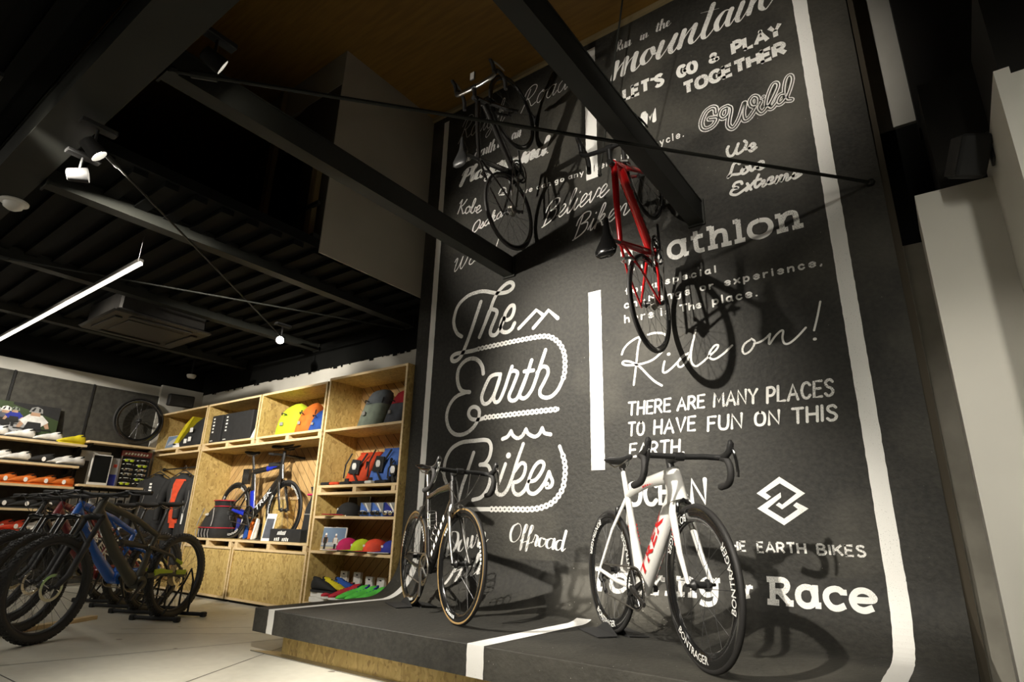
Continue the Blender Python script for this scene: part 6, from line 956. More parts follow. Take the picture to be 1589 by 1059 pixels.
# second cubby: two black boxes
for x, w_, t in ((-7.455, .26, 'narrow black box with white upright lettering, left of two'), (-6.95, .64, 'wide black box with white upright lettering, right of two')):
    o = at('helmet_box', t, 'box', (x, 3.86, 1.76), 0, 'black boxes in the second cubby'); h_ = .36
    MB().rbox((-w_/2, -.13, 0), (w_/2, .13, h_), .006).build('carton', 'fabric_black', o)
    q = MB(); put_marks(q, (-w_/2+.045, -.1315, .325), (0, 0, -1), (1, 0, 0), .045, .21, 5, 0, .45); put_marks(q, (-w_/2+.03, -.1315, .03), (1, 0, 0), (0, 0, 1), .014, .07, 4); q.build('carton_lettering', 'decal_white', o, 0)
o = MB().prism([(-.10, 0, 0), (.02, 0, 0), (.02, 0, .19)], (0, .06, 0)).build('white_wedge_box', 'white_plastic'); o.location = (-6.478, 3.71, 1.76); tag(o, 'small white slanted box at the right end of the black boxes', 'box')
# display bay : backpacks, boxes, time trial bike
def sport_pack(p, rz, label, w=.42, h=.44, d=.30):
    o = at('sports_backpack', label, 'bag', p, rz)
    m = MB(); m.loft([sring(0, 0, 0, w*.95, d*.9, .5), sring(0, 0, .03, w*1.04, d*1.02, .5), sring(0, 0, h*.30, w*1.02, d, .5)]); m.build('base_pocket', 'fabric_black', o, 50)
    m = MB(); m.loft([sring(0, 0, h*.30, w*.98, d*.95, .55), sring(.02, .01, h*.55, w*.86, d*.85, .55), sring(.04, .03, h*.78, w*.66, d*.68, .6), sring(.05, .03, h*.84, w*.5, d*.5, .6)]); m.build('bag_body', 'fabric_charcoal', o, 50)
    m = MB(); m.loft([sring(.05, .03, h*.82, w*.52, d*.55, .6), sring(.05, .03, h*1.0, w*.62, d*.62, .6)]); m.build('collar_top', 'fabric_black', o, 50)
    for z, k in ((h*.30, 1.03), (h*.84, .56), (h*.985, .64)): MB().tube([(x, y, zz) for x, y, zz in sring(.0 if z < h*.5 else .05, .0 if z < h*.5 else .03, z, w*k, d*k, .55)], .006, 6, closed=True).build('piping', 'fabric_red', o)
    for s in (-1, 1): MB().tube([(s*w*.30+.02, -d*.42, h*.78), (s*w*.42, -d*.46, h*.5), (s*w*.44, -d*.50, h*.34)], .005, 6).build('reflective_piping', 'decal_grey', o)
    for k in range(5): m = MB(); m.tube([(-w*.38+w*.19*k, -d*.53, h*.27), (-w*.36+w*.19*k, -d*.55, h*.15), (-w*.34+w*.19*k, -d*.52, h*.06)], .004, 5); m.build('lacing', 'decal_grey', o)
    q = MB(); put_marks(q, (-.06, -d*.42-.010, h*.60), (1, 0, 0), (0, .25, 1), .030, .11, 4); q.build('logo_print', 'decal_white', o, 0); return o
sport_pack((-7.29, 3.88, .613), R(-8), 'black sports backpack with red piping at the left of the display bay', .52, .46, .32)
o = at('gear_bag', 'black gear bag with pink trim half behind the right side of the display bay', 'bag', (-5.43, 3.92, .613), 0)
m = MB(); m.loft([sring(0, 0, 0, .22, .2), sring(0, 0, .05, .24, .22), sring(0, 0, .35, .2, .18), sring(.02, 0, .5, .12, .12)]); m.build('bag_body', 'fabric_black', o, 50); MB().rbox((-.10, -.07, .49), (.11, .07, .51), .006).build('pink_collar', 'fabric_pink', o); MB().loft([sring(.02, 0, .51, .14, .12), sring(.02, 0, .58, .2, .14)]).build('top_flap', 'fabric_black', o, 50); MB().tube([(x, y, .30) for x, y, z in sring(0, 0, 0, .215, .19)], .005, 6, closed=True).build('piping', 'decal_grey', o)
o = at('product_box', 'flat black box with white script lettering under the front wheel of the time trial bike', 'box', (-5.66, 3.84, .613), 0)
MB().rbox((-.28, -.10, 0), (.26, .10, .15), .008).build('carton', 'fabric_black', o); q = MB(); put_marks(q, (-.18, -.1015, .03), (1, 0, 0), (0, 0, 1), .035, .10, 3); put_marks(q, (-.04, -.1015, .03), (1, 0, 0), (0, 0, 1), .035, .12, 4); put_marks(q, (-.14, -.1015, .09), (1, 0, 0), (0, 0, 1), .04, .15, 6, .5); q.build('carton_lettering', 'decal_white', o, 0)
o = at('price_sign', 'leaning white price sign beside the flat black box', 'sign', (-5.97, 3.72, .613), R(40)); m = MB(); m.prism([(-.05, 0, 0), (.05, 0, 0), (.09, 0, .30), (-.01, 0, .30)], (0, .006, 0)); m.build('sign_board', 'decal_white', o, 0)
MB().poly([(-.035, -.001, .05), (.045, -.001, .05), (.07, -.001, .25), (-.01, -.001, .25)]).build('sign_print', 'fabric_greyblue', o, 0); MB().prism([(-.05, 0, 0), (.05, 0, 0), (.05, .06, 0), (-.05, .06, 0)], (0, 0, .006)).build('sign_foot', 'decal_white', o)
o = at('goods_bundle', 'low pile of white and blue packets behind the time trial bike', 'packets', (-6.75, 4.0, .613), 0)
MB().rbox((-.25, -.05, 0), (.25, .05, .2), .01).build('crate', 'fabric_black', o)
for k, (x, m_) in enumerate(((-.2, 'fabric_navy'), (-.1, 'fabric_white'), (0, 'fabric_blue'), (.1, 'fabric_orange'), (.2, 'fabric_white'))): MB().prism([(x-.04, -.062, .02), (x+.04, -.062, .04), (x+.05, -.062, .24), (x-.02, -.062, .26)], (0, .012, 0)).build('packet', m_, o, 0)
o = at('wooden_box', 'plain wooden box standing behind the time trial bike', 'box', (-6.25, 4.02, .613), 0); MB().rbox((-.19, -.07, 0), (.19, .07, .46), .004).build('carcass', 'osb_board', o); MB().rbox((-.2, -.075, .46), (.2, .075, .49), .004).build('lid', 'plywood_edge', o)
o = at('bike_display_stand', 'silver floor plate with a thin upright holding the time trial bike', 'bike stand', (-6.22, 3.755, .613), 0); MB().rbox((-.20, -.06, 0), (.22, .06, .028), .004).build('base_plate', 'grey_alloy', o); MB().tube([(-.24, .09, .0), (-.19, .11, .25)], .012, 8).build('upright', 'decal_white', o)
def tt_bike(matrix):
    root = empty('time_trial_bike', (0, 0, 0), 0, 'blue and black time trial bike standing in the display bay', 'bicycle'); root.matrix_world = matrix
    r, tr = .325, .0125; bb = V3(0, .265); ra = V3(-.40, r); fa = V3(.60, r); Y = (0, 1, 0)
    hb, ht, sc = V3(.475, .66), V3(.445, .82), V3(-.10, .76); m = MB()
    m.tube([hb+V3(-.01, .03), bb*.5+hb*.5, bb], [.05, .052, .05], 14, .42, Y); m.tube([ht, sc*.5+ht*.5, sc], [.034, .03, .034], 12, .5, Y); m.tube([bb, bb*.5+sc*.5, sc], [.04, .045, .036], 12, .4, Y); m.tube([hb, ht], [.045, .04], 12, .5, Y)
    m.box((-.30, -.018, .62), (-.17, .018, .80)); 
    for s in (-1, 1): m.tube([bb+V3(-.03, 0, s*.025), ra+V3(0, 0, s*.06)], [.024, .014], 8, .5, Y); m.tube([V3(-.13, .58, s*.012), ra+V3(0, 0, s*.06)], [.018, .010], 8, .5, Y)
    fr = m.build('frame', 'frame_black', root, 40); q = MB(); q.tube([sc*.55+bb*.45+V3(-.005, 0), sc*.1+bb*.9], [.047, .043], 12, .44, Y); q.tube([ht+V3(-.06, .005), ht*.5+sc*.5], [.036, .034], 12, .54, Y)
    for s in (-1, 1): q.tube([bb+V3(-.10, .014, s*.037), ra+V3(.06, 0, s*.054)], [.022, .017], 8, .55, Y)
    q.build('frame_panel', 'frame_tt_blue', fr, 40)
    u = (hb-bb).normalized(); n = Vector((-u.z, 0, u.x)); q = MB(); put_text(q, 'TREK', bb+u*.10-n*.03+Vector((0, -.0235, 0)), u, n, .055, .34, .008, .25); q.build('frame_lettering', 'decal_white', fr, 0)
    f = MB(); 
    for s in (-1, 1): f.tube([hb+V3(0, -.01, s*.02), hb+V3(.03, -.08, s*.045), fa+V3(0, 0, s*.055)], [.03, .026, .014], 10, .45, Y)
    f.build('fork', 'frame_black', root, 40)
    for nm, c in (('front_wheel', fa), ('rear_wheel', ra)): make_wheel(nm, root, c, None, r, tr, .05, .025, 'gloss_black', 'tyre_black', ('BONTRAGER', 3, .026, r-.05, .3), 18, cass=nm == 'rear_wheel')
    b = MB(); b.tube([ht+V3(0, -.01), ht+V3(.02, .16)], [.03, .024], 10, .6, Y); b.build('stem', 'black_plastic', root); b = MB(); b.tube(catmull([V3(.58, .91, -.20), V3(.47, .925, -.19), V3(.455, .93, -.08), V3(.455, .93, .08), V3(.47, .925, .19), V3(.58, .91, .20)], 4), .014, 8); hd = b.build('base_bar', 'black_plastic', root)
    for s in (-1, 1):
        b = MB(); b.tube(catmull([V3(.40, 1.02, s*.05), V3(.62, 1.02, s*.045), V3(.70, 1.05, s*.045), V3(.74, 1.11, s*.045)], 4), .012, 8); e = b.build('aero_extension', 'black_plastic', hd); b = MB(); b.rbox((.38, s*.08-.045, 1.0), (.47, s*.08+.045, 1.03), .008); b.build('arm_pad', 'matt_black', e)
    sp = V3(-.17, .99); b = MB(); b.tube([sc, sp-V3(0, .03)], .022, 10, .5, Y); b.build('seatpost', 'carbon', root); saddle(root, sp, 0, 'matt_black', .26, .06); b = MB(); b.rbox((.20, -.022, .80), (.42, .022, .855), .012); b.build('top_tube_box', 'matt_black', root)
    crankset(root, bb, .105, -.9); drivetrain(root, bb, ra, .104, .035); return root
tt_bike(ground_matrix((-6.985, 3.885), (-6.0, 3.90), .632, -.40))
# wardrobe bay : rail, hangers, wetsuits
o = at('clothes_rail', 'black clothes rail across the wardrobe bay', 'rail', (-8.3, 3.84, 1.50), 0); MB().cyl((-.60, 0, 0), (.60, 0, 0), .010, 10).build('rail_tube', 'black_plastic', o)
for s in (-1, 1): MB().cyl((s*.60, 0, 0), (s*.615, 0, 0), .025, 12).build('rail_flange', 'black_plastic', o)
def suit(p, rz, m, label, front=None, legs=True, sleeve=.5, w=.44, tagz=None, g='suits on the clothes rail'):
    o = at('wetsuit', label, 'wetsuit', p, rz, g); b = MB()
    S = [(-.005, .10, .07), (-.03, .16, .09), (-.07, w*.96, .11), (-.14, w, .13), (-.30, w*.84, .15), (-.46, w*.72, .14), (-.60, w*.78, .14), (-.68, w*.74, .12)]
    b.loft([sring(0, 0, z, ww, d, .75, 24) for z, ww, d in S]); b.build('torso', m, o, 60)
    for s in (-1, 1):
        a = MB(); a.tube([(s*w*.40, 0, -.09), (s*w*.56, -.01, -.24), (s*w*.64, -.02, -.24-sleeve*.5), (s*w*.62, -.03, -.24-sleeve)], [.06, .056, .048, .038], 12); a.build('sleeve', m, o, 60)
        if legs: a = MB(); a.tube([(s*w*.20, 0, -.62), (s*w*.20, 0, -.88), (s*w*.17, 0, -1.12)], [.085, .066, .048], 12); a.build('trouser_leg', m, o, 60)
        q = MB(); q.tube([(s*w*.26, -.052, -.12), (s*w*.20, -.074, -.30), (s*w*.30, -.068, -.5)], .0035, 5); q.build('seam_piping', 'decal_grey', o)
    if front:
        q = MB(); rows = []
        for (z, ww, d), k in zip(S[2:], (.34, .42, .48, .50, .36, .40)): rows.append([(ww/2*k*t, -d/2*(1-.30*abs(t*k)**2)-.004, z) for t in (-1, -.5, 0, .5, 1)])
        ids = [q.ring(r_) for r_ in rows]
        for r1, r2 in zip(ids, ids[1:]):
            for k in range(4): q.face((r1[k], r1[k+1], r2[k+1], r2[k]))
        q.build('front_panel', front, o, 60)
    else:
        q = MB(); put_marks(q, (-w*.10, -.074, -.11), (.0, -.03, -1), (1, 0, 0), .045, .17, 4, 0); q.build('chest_lettering', 'decal_white', o, 0)
    q = MB(); q.tube([(x, y, .004) for x, y, z in sring(0, 0, 0, .11, .08, .8)], .008, 6, closed=True); q.build('collar', 'fabric_black', o)
    h = empty('coat_hanger', (p[0], p[1], p[2]+.01), rz, 'black hanger carrying the %s' % label, 'hanger'); MB().tube(catmull([(-w*.42, 0, -.07), (-.05, 0, .015), (0, 0, .03), (.05, 0, .015), (w*.42, 0, -.07)], 4), .007, 6).build('hanger_bar', 'black_plastic', h)
    zt = 1.512-(p[2]+.01); MB().tube(catmull([(0, 0, .03), (0, 0, zt-.06), (.018, 0, zt-.02), (.0, 0, zt+.008), (-.018, 0, zt-.012)], 5), .003, 6).build('hanger_hook', 'chrome', h)
    if tagz: q = MB(); q.box((w*.30, -.10, tagz-.13), (w*.30+.06, -.098, tagz)); q.build('price_tag', 'white_plastic', o, 0)
    return o
suit((-8.61, 3.66, 1.40), R(25), 'fabric_black', 'black wetsuit with white chest lettering, leftmost on the rail', w=.50, tagz=-.76)
suit((-8.16, 3.78, 1.41), R(35), 'fabric_black', 'black wetsuit with an orange red front panel', 'fabric_tomato', w=.40, sleeve=.35, tagz=-.50)
suit((-7.93, 3.88, 1.39), R(35), 'fabric_charcoal', 'dark wetsuit hanging behind the orange fronted one', w=.34, sleeve=.3)
o = at('wood_bracket_shelf', 'short chipboard shelf under the clothes rail', 'shelf', (-8.2, 3.98, 1.42), 0); MB().box((-.25, -.12, -.02), (.45, .12, 0)).build('shelf_board', 'osb_board', o, 0)
# ------------------------------------------------------------------ left wall
XL = -9.0
for i, (y0, y1) in enumerate(((.6, 1.925), (1.955, 2.775), (2.80, 3.62))):
    o = MB().box((XL, y0, .05), (XL+.018, y1, 2.515)).build('wall_panel', 'cement_board', None, 0); tag(o, ('grey cement board panel at the left picture edge', 'grey cement board panel behind the shoe shelves', 'grey cement board panel behind the mounted wheel')[i], 'panel')
for y, t in ((1.94, 'black slotted rail left of the cyclists picture'), (2.7875, 'black slotted rail between the picture and the mounted wheel')):
    o = at('slotted_rail', t, 'rail', (XL, y, .1)); MB().box((0, -.012, 0), (.028, .012, 2.42)).build('rail_channel', 'black_plastic', o, 0)
    for k in range(40): MB().box((.0282, -.003, .05+k*.058), (.0287, .003, .085+k*.058)).build('slot', 'decal_black', o, 0)
gL = 'shoe shelves on the left wall'
def wshelf(y0, y1, z, label, d=.25):
    o = at('wall_shelf', label, 'shelf', (XL+.03, (y0+y1)/2, z), 0, gL); hl = (y1-y0)/2
    m = MB(); m.box((0, -hl, -.026), (d, hl, 0)); m.build('shelf_board', 'plywood_edge', o, 0)
    for s in (-1, 1): m = MB(); m.prism([(0, s*(hl-.06), -.026), (d*.85, s*(hl-.06), -.026), (d*.85, s*(hl-.06), -.04), (0, s*(hl-.06), -.10)], (0, .006, 0)); m.build('bracket', 'black_plastic', o, 0)
    return o
tn = ('top', 'second', 'third', 'fourth', 'lowest')
for i, z in enumerate((1.70, 1.435, 1.183, .912, .657)): wshelf(1.3, 2.76 if i else 2.79, z, '%s of the five long shoe shelves on the left wall' % tn[i])
wshelf(2.80, 3.60, 1.765, 'short shelf under the mounted wheel'); wshelf(2.80, 3.55, 1.226, 'short shelf carrying the tablet and the sunglasses rack')
def wshoe(y, z, m, label, k=0, **kw): return shoe((XL+.15+k, y+.14, z+.001), R(-90+rnd.uniform(-10, 6)), m, label, None, **kw)
SH = [(1, 1.70, [(1.86, 'fabric_white', 'white cycling shoe with a dark sole at the left edge of the top shelf'), (2.12, 'fabric_white', 'white cycling shoe under the picture of the cyclists'), (2.40, 'fabric_white', 'white cycling shoe left of the yellow one'), (2.65, 'fabric_yellow', 'yellow green cycling shoe at the end of the top shelf')]),
      (2, 1.435, [(1.95, 'fabric_white', 'white cycling shoe at the left edge of the second shelf'), (2.14, 'fabric_white', 'white cycling shoe left of the black one on the second shelf'), (2.38, 'fabric_black', 'black cycling shoe on the second shelf'), (2.58, 'fabric_white', 'white cycling shoe right of the black one on the second shelf'), (2.70, 'fabric_white', 'white cycling shoe at the end of the second shelf')]),
      (3, 1.183, [(2.06, 'fabric_orange', 'orange cycling shoe at the left edge of the third shelf'), (2.25, 'fabric_orange', 'orange cycling shoe, second from the left edge on the third shelf'), (2.45, 'fabric_orange', 'orange cycling shoe, third from the left edge on the third shelf'), (2.64, 'fabric_orange', 'orange cycling shoe at the end of the third shelf')]),
      (4, .912, [(2.12, 'fabric_black', 'black cycling shoe at the left edge of the fourth shelf'), (2.33, 'fabric_black', 'black cycling shoe in the middle of the fourth shelf'), (2.55, 'fabric_black', 'black cycling shoe at the end of the fourth shelf')]),
      (5, .657, [(2.16, 'fabric_coral', 'red cycling shoe at the left edge of the lowest shelf'), (2.28, 'fabric_coral', 'red cycling shoe right of the first red one'), (2.46, 'fabric_white', 'white cycling shoe on the lowest shelf beside the red ones'), (2.62, 'fabric_white', 'white cycling shoe at the end of the lowest shelf')])]
for _, z, row in SH:
    for y, m, t in row: wshoe(y, z, m, t, sole='fabric_black' if m in ('fabric_white', 'fabric_black') else m, trim='fabric_black' if m != 'fabric_black' else 'fabric_charcoal', side='decal_white' if m in ('fabric_orange', 'fabric_black', 'fabric_coral') else None)
# big picture of two cyclists
pic = [('print_green', [(0, 0), (1, 0), (1, 1), (0, 1)]), ('print_road', [(0, .0), (.86, 0), (.66, .55), (.30, .86), (0, .86)]), ('fabric_black', [(.80, .75), (1, .62), (1, 1), (.5, 1), (.5, .93)])]
def cyclist(x, z, s, jersey, helmet):
    return [('fabric_skin', [(x-.17*s, z-.02*s), (x-.13*s, z-.04*s), (x-.06*s, z+.24*s), (x-.12*s, z+.26*s)]), ('fabric_skin', [(x+.14*s, z), (x+.18*s, z+.02*s), (x+.14*s, z+.26*s), (x+.08*s, z+.24*s)]), (jersey, [(x-.15*s, z+.18*s), (x-.08*s, z+.05*s), (x+.09*s, z+.05*s), (x+.16*s, z+.20*s), (x+.08*s, z+.38*s), (x-.06*s, z+.38*s)]),
            ('fabric_black', [(x-.10*s, z-.12*s), (x-.02*s, z-.14*s), (x+.04*s, z-.14*s), (x+.10*s, z-.1*s), (x+.08*s, z+.16*s), (x-.06*s, z+.16*s)]), ('fabric_skin', [(x-.05*s, z+.34*s), (x+.06*s, z+.34*s), (x+.05*s, z+.46*s), (x-.04*s, z+.46*s)]), (helmet, [(x-.07*s, z+.44*s), (x+.08*s, z+.44*s), (x+.07*s, z+.56*s), (x+.01*s, z+.62*s), (x-.05*s, z+.57*s)]),
            ('fabric_black', [(x-.05*s, z+.47*s), (x-.02*s, z+.47*s), (x-.0*s, z+.58*s), (x-.02*s, z+.58*s)]), ('fabric_black', [(x+.03*s, z+.47*s), (x+.055*s, z+.47*s), (x+.05*s, z+.57*s), (x+.03*s, z+.58*s)]),
            ('decal_black', [(x-.20*s, z-.07*s), (x+.20*s, z-.05*s), (x+.20*s, z-.02*s), (x-.20*s, z-.04*s)]), ('decal_black', [(x-.02*s, z-.30*s), (x+.03*s, z-.30*s), (x+.03*s, z-.06*s), (x-.02*s, z-.06*s)])]
pic += cyclist(.44, .42, .72, 'fabric_greyblue', 'fabric_white') + cyclist(.53, .50, .6, 'fabric_navy', 'fabric_sage') + cyclist(.74, .34, .98, 'fabric_white', 'fabric_grey')
p = picture('photo_print', 'large photo print of road cyclists on the left wall', (XL+.10, 2.0, 1.705), R(90), .96, .43, .10, pic, 'fabric_black')
# wheel on the wall
o = at('bicycle_wheel', 'spare bicycle wheel mounted flat on the grey wall panel', 'wheel', (XL+.12, 3.37, 2.115)); o.rotation_euler = (0, 0, R(90))
make_wheel('wheel_rim', o, Vector((0, 0, 0)), None, .318, .0135, .05, .027, 'gloss_black', 'tyre_black', None, 20)
MB().tube([(0, .095, 0), (0, .03, 0), (0, .03, -.1)], .012, 6).build('wall_peg', 'matt_black', o)
# tablet, poster and sunglasses rack
o = at('tablet_display', 'white framed black tablet screen standing on the short shelf', 'screen', (XL+.16, 3.03, 1.227)); MB().rbox((-.008, -.115, .0), (.008, .115, .385), .004).build('casing', 'white_plastic', o); MB().rbox((.0085, -.098, .035), (.0095, .100, .372), .0004).build('screen', 'screen_black', o); MB().prism([(-.008, -.05, 0), (-.07, -.05, 0), (-.008, -.05, .18)], (0, .1, 0)).build('prop', 'white_plastic', o)
o = at('notice_board', 'plain grey board leaning behind the tablet', 'board', (XL+.05, 2.98, 1.227)); MB().box((0, -.17, 0), (.02, .17, .43)).build('board_panel', 'pale_plaster', o, 0); MB().box((0.0201, -.17, 0), (.022, -.06, .30)).build('cork_strip', 'brown_wall', o, 0)
o = at('brochure_stand', 'small poster with a blue corner between the tablet and the rack', 'poster', (XL+.12, 3.20, 1.227)); MB().box((-.004, -.05, 0), (.004, .05, .36)).build('poster_sheet', 'decal_grey', o, 0); MB().box((.0041, -.045, .01), (.005, .04, .15)).build('poster_print', 'fabric_navy', o, 0); MB().box((.0041, -.01, .24), (.005, .03, .28)).build('poster_print', 'fabric_coral', o, 0)
rk = at('sunglasses_rack', 'black sunglasses rack with a dark red header and two columns of glasses', 'rack', (XL+.14, 3.43, 1.227))
MB().box((-.03, -.18, 0), (.0, .18, .46)).build('back_board', 'fabric_charcoal', rk, 0); MB().box((-.02, -.185, .40), (.012, .185, .475)).build('header', 'frame_maroon', rk, 0); q = MB(); put_marks(q, (.0125, -.15, .42), (0, 1, 0), (0, 0, 1), .032, .30, 8, .3); q.build('header_lettering', 'decal_white', rk, 0)
for s in (-1, 1): MB().box((0, s*.18-.006, 0), (.03, s*.18+.006, .40)).build('side_rail', 'grey_alloy', rk, 0)
for r_ in range(6):
    for c in (-1, 1):
        g = at('sunglasses', 'sunglasses in the %s column of the rack, row %s from the top' % ('left' if c < 0 else 'right', ('one', 'two', 'three', 'four', 'five', 'six')[r_]), 'sunglasses', (XL+.15, 3.43+c*.085, 1.227+.345-r_*.06), 0, 'sunglasses on the rack')
        for s in (-1, 1): MB().sphere((.022, s*.032, 0), .028, 10, (.35, 1, .72)).build('lens', ('chrome', 'gloss_black', 'chrome', 'fabric_lime')[(r_*2+c+r_//2) % 4], g)
        MB().tube([(-.0, -.066, .006), (.018, -.06, .010), (.034, 0, .014), (.018, .06, .010), (-.0, .066, .006)], .004, 6).build('glasses_frame', 'decal_white', g)
# small packets hanging under the short shelf
for i in range(7):
    y = 2.84+i*.105; o = at('hanging_packet', ('white blister packet under the short shelf, leftmost of the top row', 'white blister packet second from the left under the short shelf', 'white blister packet third from the left under the short shelf', 'white blister packet in the middle under the short shelf', 'white blister packet third from the right under the short shelf', 'white blister packet second from the right under the short shelf', 'white blister packet rightmost under the short shelf')[i], 'packet', (XL+.10, y, .96), 0, 'packets under the short shelf')
    MB().box((-.003, -.043, 0), (.003, .043, .20)).build('card', 'white_plastic', o, 0); MB().rbox((.003, -.03, .02), (.025, .03, .10), .006).build('blister', 'fabric_black' if i % 2 else 'fabric_grey', o)
    MB().cyl((-.08, 0, .185), (.03, 0, .185), .003, 6).build('peg', 'chrome', o)
for i in range(4):
    y = 2.90+i*.19; o = at('boxed_part', 'white carton on the lower rack under the short shelf, %s from the left' % ('first', 'second', 'third', 'fourth')[i], 'box', (XL+.12, y, .50), 0, 'cartons on the lower rack'); MB().box((-.09, -.08, 0), (.08, .08, .22)).build('carton', 'white_plastic', o, 0); MB().sphere((.08, .03, .06), .035, 12, (.1, 1, 1)).build('round_mark', 'fabric_black', o); MB().box((.0801, -.075, .12), (.081, .075, .21)).build('print', 'fabric_black', o, 0)
wshelf(2.80, 3.60, .499, 'short low shelf carrying white cartons')
# speaker on the pilaster
o = at('loudspeaker', 'black box loudspeaker on the pilaster above the shelving', 'speaker', (-8.70, 3.78, 2.45)); o.rotation_euler = (0, R(8), R(-14)); MB().rbox((-.085, -.16, -.085), (.09, .16, .085), .012).build('speaker_cabinet', 'matt_black', o); MB().rbox((.0905, -.15, -.075), (.098, .15, .075), .004).build('grille', 'dark_steel', o); MB().rbox((-.11, -.03, -.03), (-.08, .03, .03), .004).build('bracket', 'black_plastic', o)

# ------------------------------------------------------------------ parked mountain bikes and their stands
mtb_at((-5.72, 2.75, 0), (-5.13, 1.60, 0), 'matt dark green mountain bike with lime swingarm guards, nearest in the row', dict(stanchion_m='matt_black', frame_m='frame_dark_green', guard_m='lime_paint', logo='TREK', crank=2.4))
mtb_at((-6.26, 2.79, 0), (-5.67, 1.64, 0), 'blue mountain bike behind the dark green one', dict(frame_m='frame_blue', fork_m='black_plastic', logo='TREK', logo_m='decal_white', crank=1.2, steer=.06))
mtb_at((-6.79, 2.82, 0), (-6.20, 1.67, 0), 'dark red mountain bike third in the row', dict(frame_m='frame_maroon', crank=2.0, steer=-.05))
mtb_at((-7.33, 2.85, 0), (-6.74, 1.70, 0), 'black mountain bike farthest back in the row', dict(frame_m='frame_black', crank=.6))
for x, y, t in ((-5.72, 2.75, 'floor stand under the rear wheel of the dark green mountain bike'), (-6.26, 2.79, 'floor stand under the rear wheel of the blue mountain bike'), (-6.79, 2.82, 'floor stand under the rear wheel of the dark red mountain bike'), (-7.33, 2.85, 'floor stand under the rear wheel of the farthest mountain bike')):
    floor_stand((x, y), (.456, -.89), 'black '+t)
o = MB().prism([(-5.72, 1.60, .0), (-5.66, 1.63, .0), (-6.06, 2.32, .0), (-6.12, 2.29, .0)], (0, 0, .028)).build('wooden_batten', 'plywood_edge'); tag(o, 'narrow wooden batten lying on the floor behind the front wheels', 'batten')

# ------------------------------------------------------------------ ceiling fittings
def tube_lamp(name, a, b, label):
    a, b = Vector(a), Vector(b); o = at(name, label, 'lamp', (a+b)/2); d = (b-a)/2
    MB().rbox((-d.length, -.022, .012), (d.length, .022, .04), .004).build('lamp_housing', 'dark_steel', o); MB().tube([(-d.length, 0, 0), (d.length, 0, 0)], .017, 12).build('glow_tube', 'tube_glow', o)
    for x in (-d.length+.06, d.length-.06): MB().cyl((x, 0, .04), (x, 0, .28), .002, 5).build('hanger_wire', 'grey_alloy', o)
    l = area(name+'_light', (0, 0, -.025), (0, 0, -1), d.length*2, .03, 20, (1, .95, .85)); l.parent = o; return o
tube_lamp('strip_light', (-8.85, 1.60, 2.72), (-4.84, 1.60, 2.72), 'long glowing white strip light hanging under the deck')
def track_spot(p, tgt, power, cone, label, lit='lamp_glow', mount=.12):
    p, tgt = Vector(p), Vector(tgt); o = at('track_spotlight', label, 'spotlight', p); q = (tgt-p).to_track_quat('-Z', 'Y').to_matrix().to_4x4()
    m = MB(q); m.lathe([(.055, .030), (.050, .038), (-.02, .044), (-.052, .046), (-.052, .042), (-.015, .040)], 20, 'Z'); m.build('lamp_head', 'matt_black', o, 40)
    m = MB(q); m.lathe([(-.0215, .0395), (-.0225, .0395)], 20, 'Z'); m.build('lamp_lens', lit, o, 0)
    m = MB(); m.tube([(0, 0, mount), (0, 0, mount*.5), (.0, .0, .02)], .008, 8); m.rbox((-.03, -.09, mount), (.03, .09, mount+.03), .004); m.build('lamp_yoke', 'matt_black', o)
    v = (tgt-p).normalized(); l = spot('track_spot_beam', v*.06, v*2, power, cone); l.parent = o; return o
for (p, t, w_, c), lab in zip(LAMPS, ('glowing black track spotlight on the underside of the girder', 'black track spotlight beside the start of the first long beam', 'black spotlight high above the second beam', 'black spotlight at the right end of the girder', 'black spotlight on the girder aimed at the shelving', 'black spotlight on the girder aimed at the shoe shelves', 'black spotlight behind the girder aimed at the tall shelf unit', 'black spotlight behind the girder aimed at the black hanging bike', 'black ceiling spotlight behind the viewer aimed at the white bike', 'black spotlight behind the girder aimed at the lower tiers of the tall shelf unit', 'black spotlight at the right end of the girder aimed at the white pier', 'black spotlight near the right girder end aimed at the floor')): track_spot(p, t, w_, c, lab)
track_spot((-5.69, 3.38, 2.74), (-3.2, 1.0, 1.0), 60, 70, 'blazing spotlight under the deck above the shelving', mount=.15)
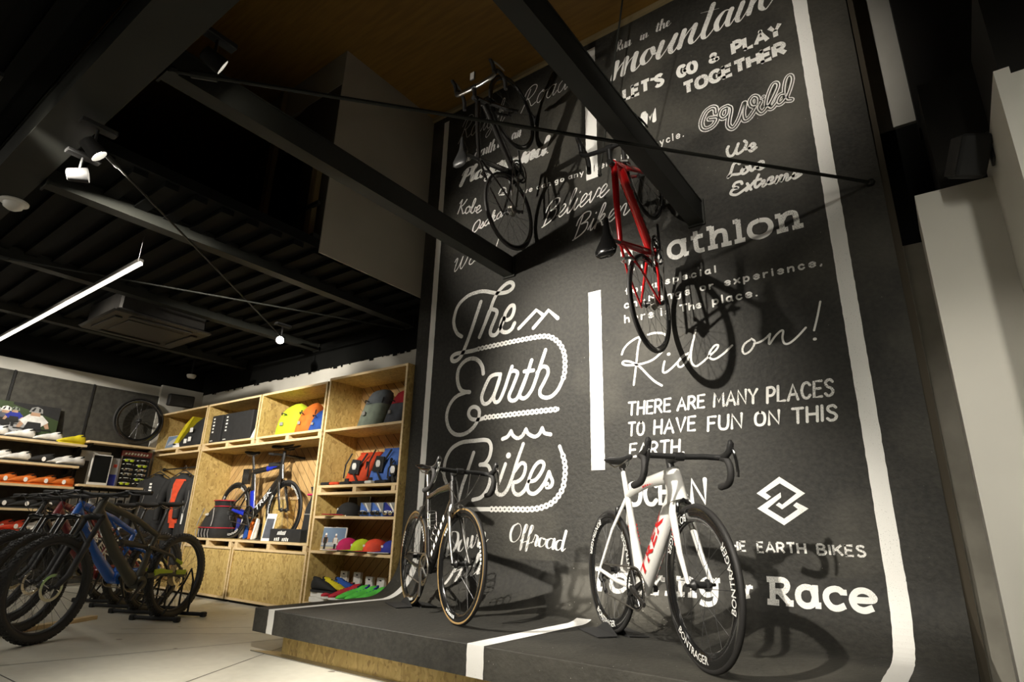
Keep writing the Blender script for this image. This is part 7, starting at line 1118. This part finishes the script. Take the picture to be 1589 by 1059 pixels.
o = at('motion_sensor', 'white round dome sensor under the girder at the left edge', 'sensor', (-5.0, .80, 2.92)); MB().lathe([(0, .085), (-.012, .085), (-.02, .07)], 28, 'Z').build('sensor_ring', 'white_plastic', o); MB().lathe([(-.018, .062), (-.045, .055), (-.062, .03), (-.066, .001)], 24, 'Z').build('sensor_dome', 'white_plastic', o, 60)
o = at('smoke_detector', 'small white smoke detector under the deck near the left corner', 'detector', (-8.30, 3.68, 2.76)); MB().lathe([(.0, .06), (-.02, .06), (-.045, .045), (-.05, .001)], 20, 'Z').build('detector_body', 'white_plastic', o); MB().cyl((0, 0, 0), (0, 0, .24), .012, 8).build('detector_stem', 'black_plastic', o)
o = at('ceiling_air_conditioner', 'dark square ceiling cassette air conditioner under the deck', 'air conditioner', (-6.66, 2.40, 2.74)); MB().rbox((-.42, -.42, .02), (.42, .42, .24), .02).build('unit_body', 'dark_steel', o); MB().rbox((-.475, -.475, -.015), (.475, .475, .02), .02).build('face_panel', 'dark_steel', o)
for s in (-1, 1): MB().rbox((-.30, s*.37-.035, -.03), (.30, s*.37+.035, -.013), .006).build('louvre', 'black_plastic', o); MB().rbox((s*.37-.035, -.30, -.03), (s*.37+.035, .30, -.013), .006).build('louvre', 'black_plastic', o)
MB().rbox((-.27, -.27, -.022), (.27, .27, -.012), .006).build('intake_grille', 'black_plastic', o); MB().tube(catmull([(-.42, -.1, .12), (-.55, -.1, .12), (-.60, -.15, .26)], 5), .02, 8).build('pipe', 'chrome', o)
o = at('wall_speaker', 'black loudspeaker tilted down on a bracket on the right white wall', 'speaker', (.33, 3.20, 2.56)); Xs = Matrix.Rotation(R(20), 4, 'Y') @ Matrix.Rotation(R(25), 4, 'X') @ Matrix.Rotation(R(20), 4, 'Z')
m = MB(Xs); m.rbox((-.07, -.09, -.10), (.05, .09, .10), .012); m.build('speaker_cabinet', 'matt_black', o); m = MB(Xs); m.rbox((-.077, -.08, -.09), (-.0705, .08, .09), .003); m.build('grille', 'dark_steel', o); MB().tube([(.03, 0, 0), (.06, 0, .02), (.078, 0, .03)], .014, 8).build('bracket_arm', 'black_plastic', o); MB().rbox((.068, -.04, -.06), (.08, .04, .09), .003).build('bracket_plate', 'black_plastic', o)
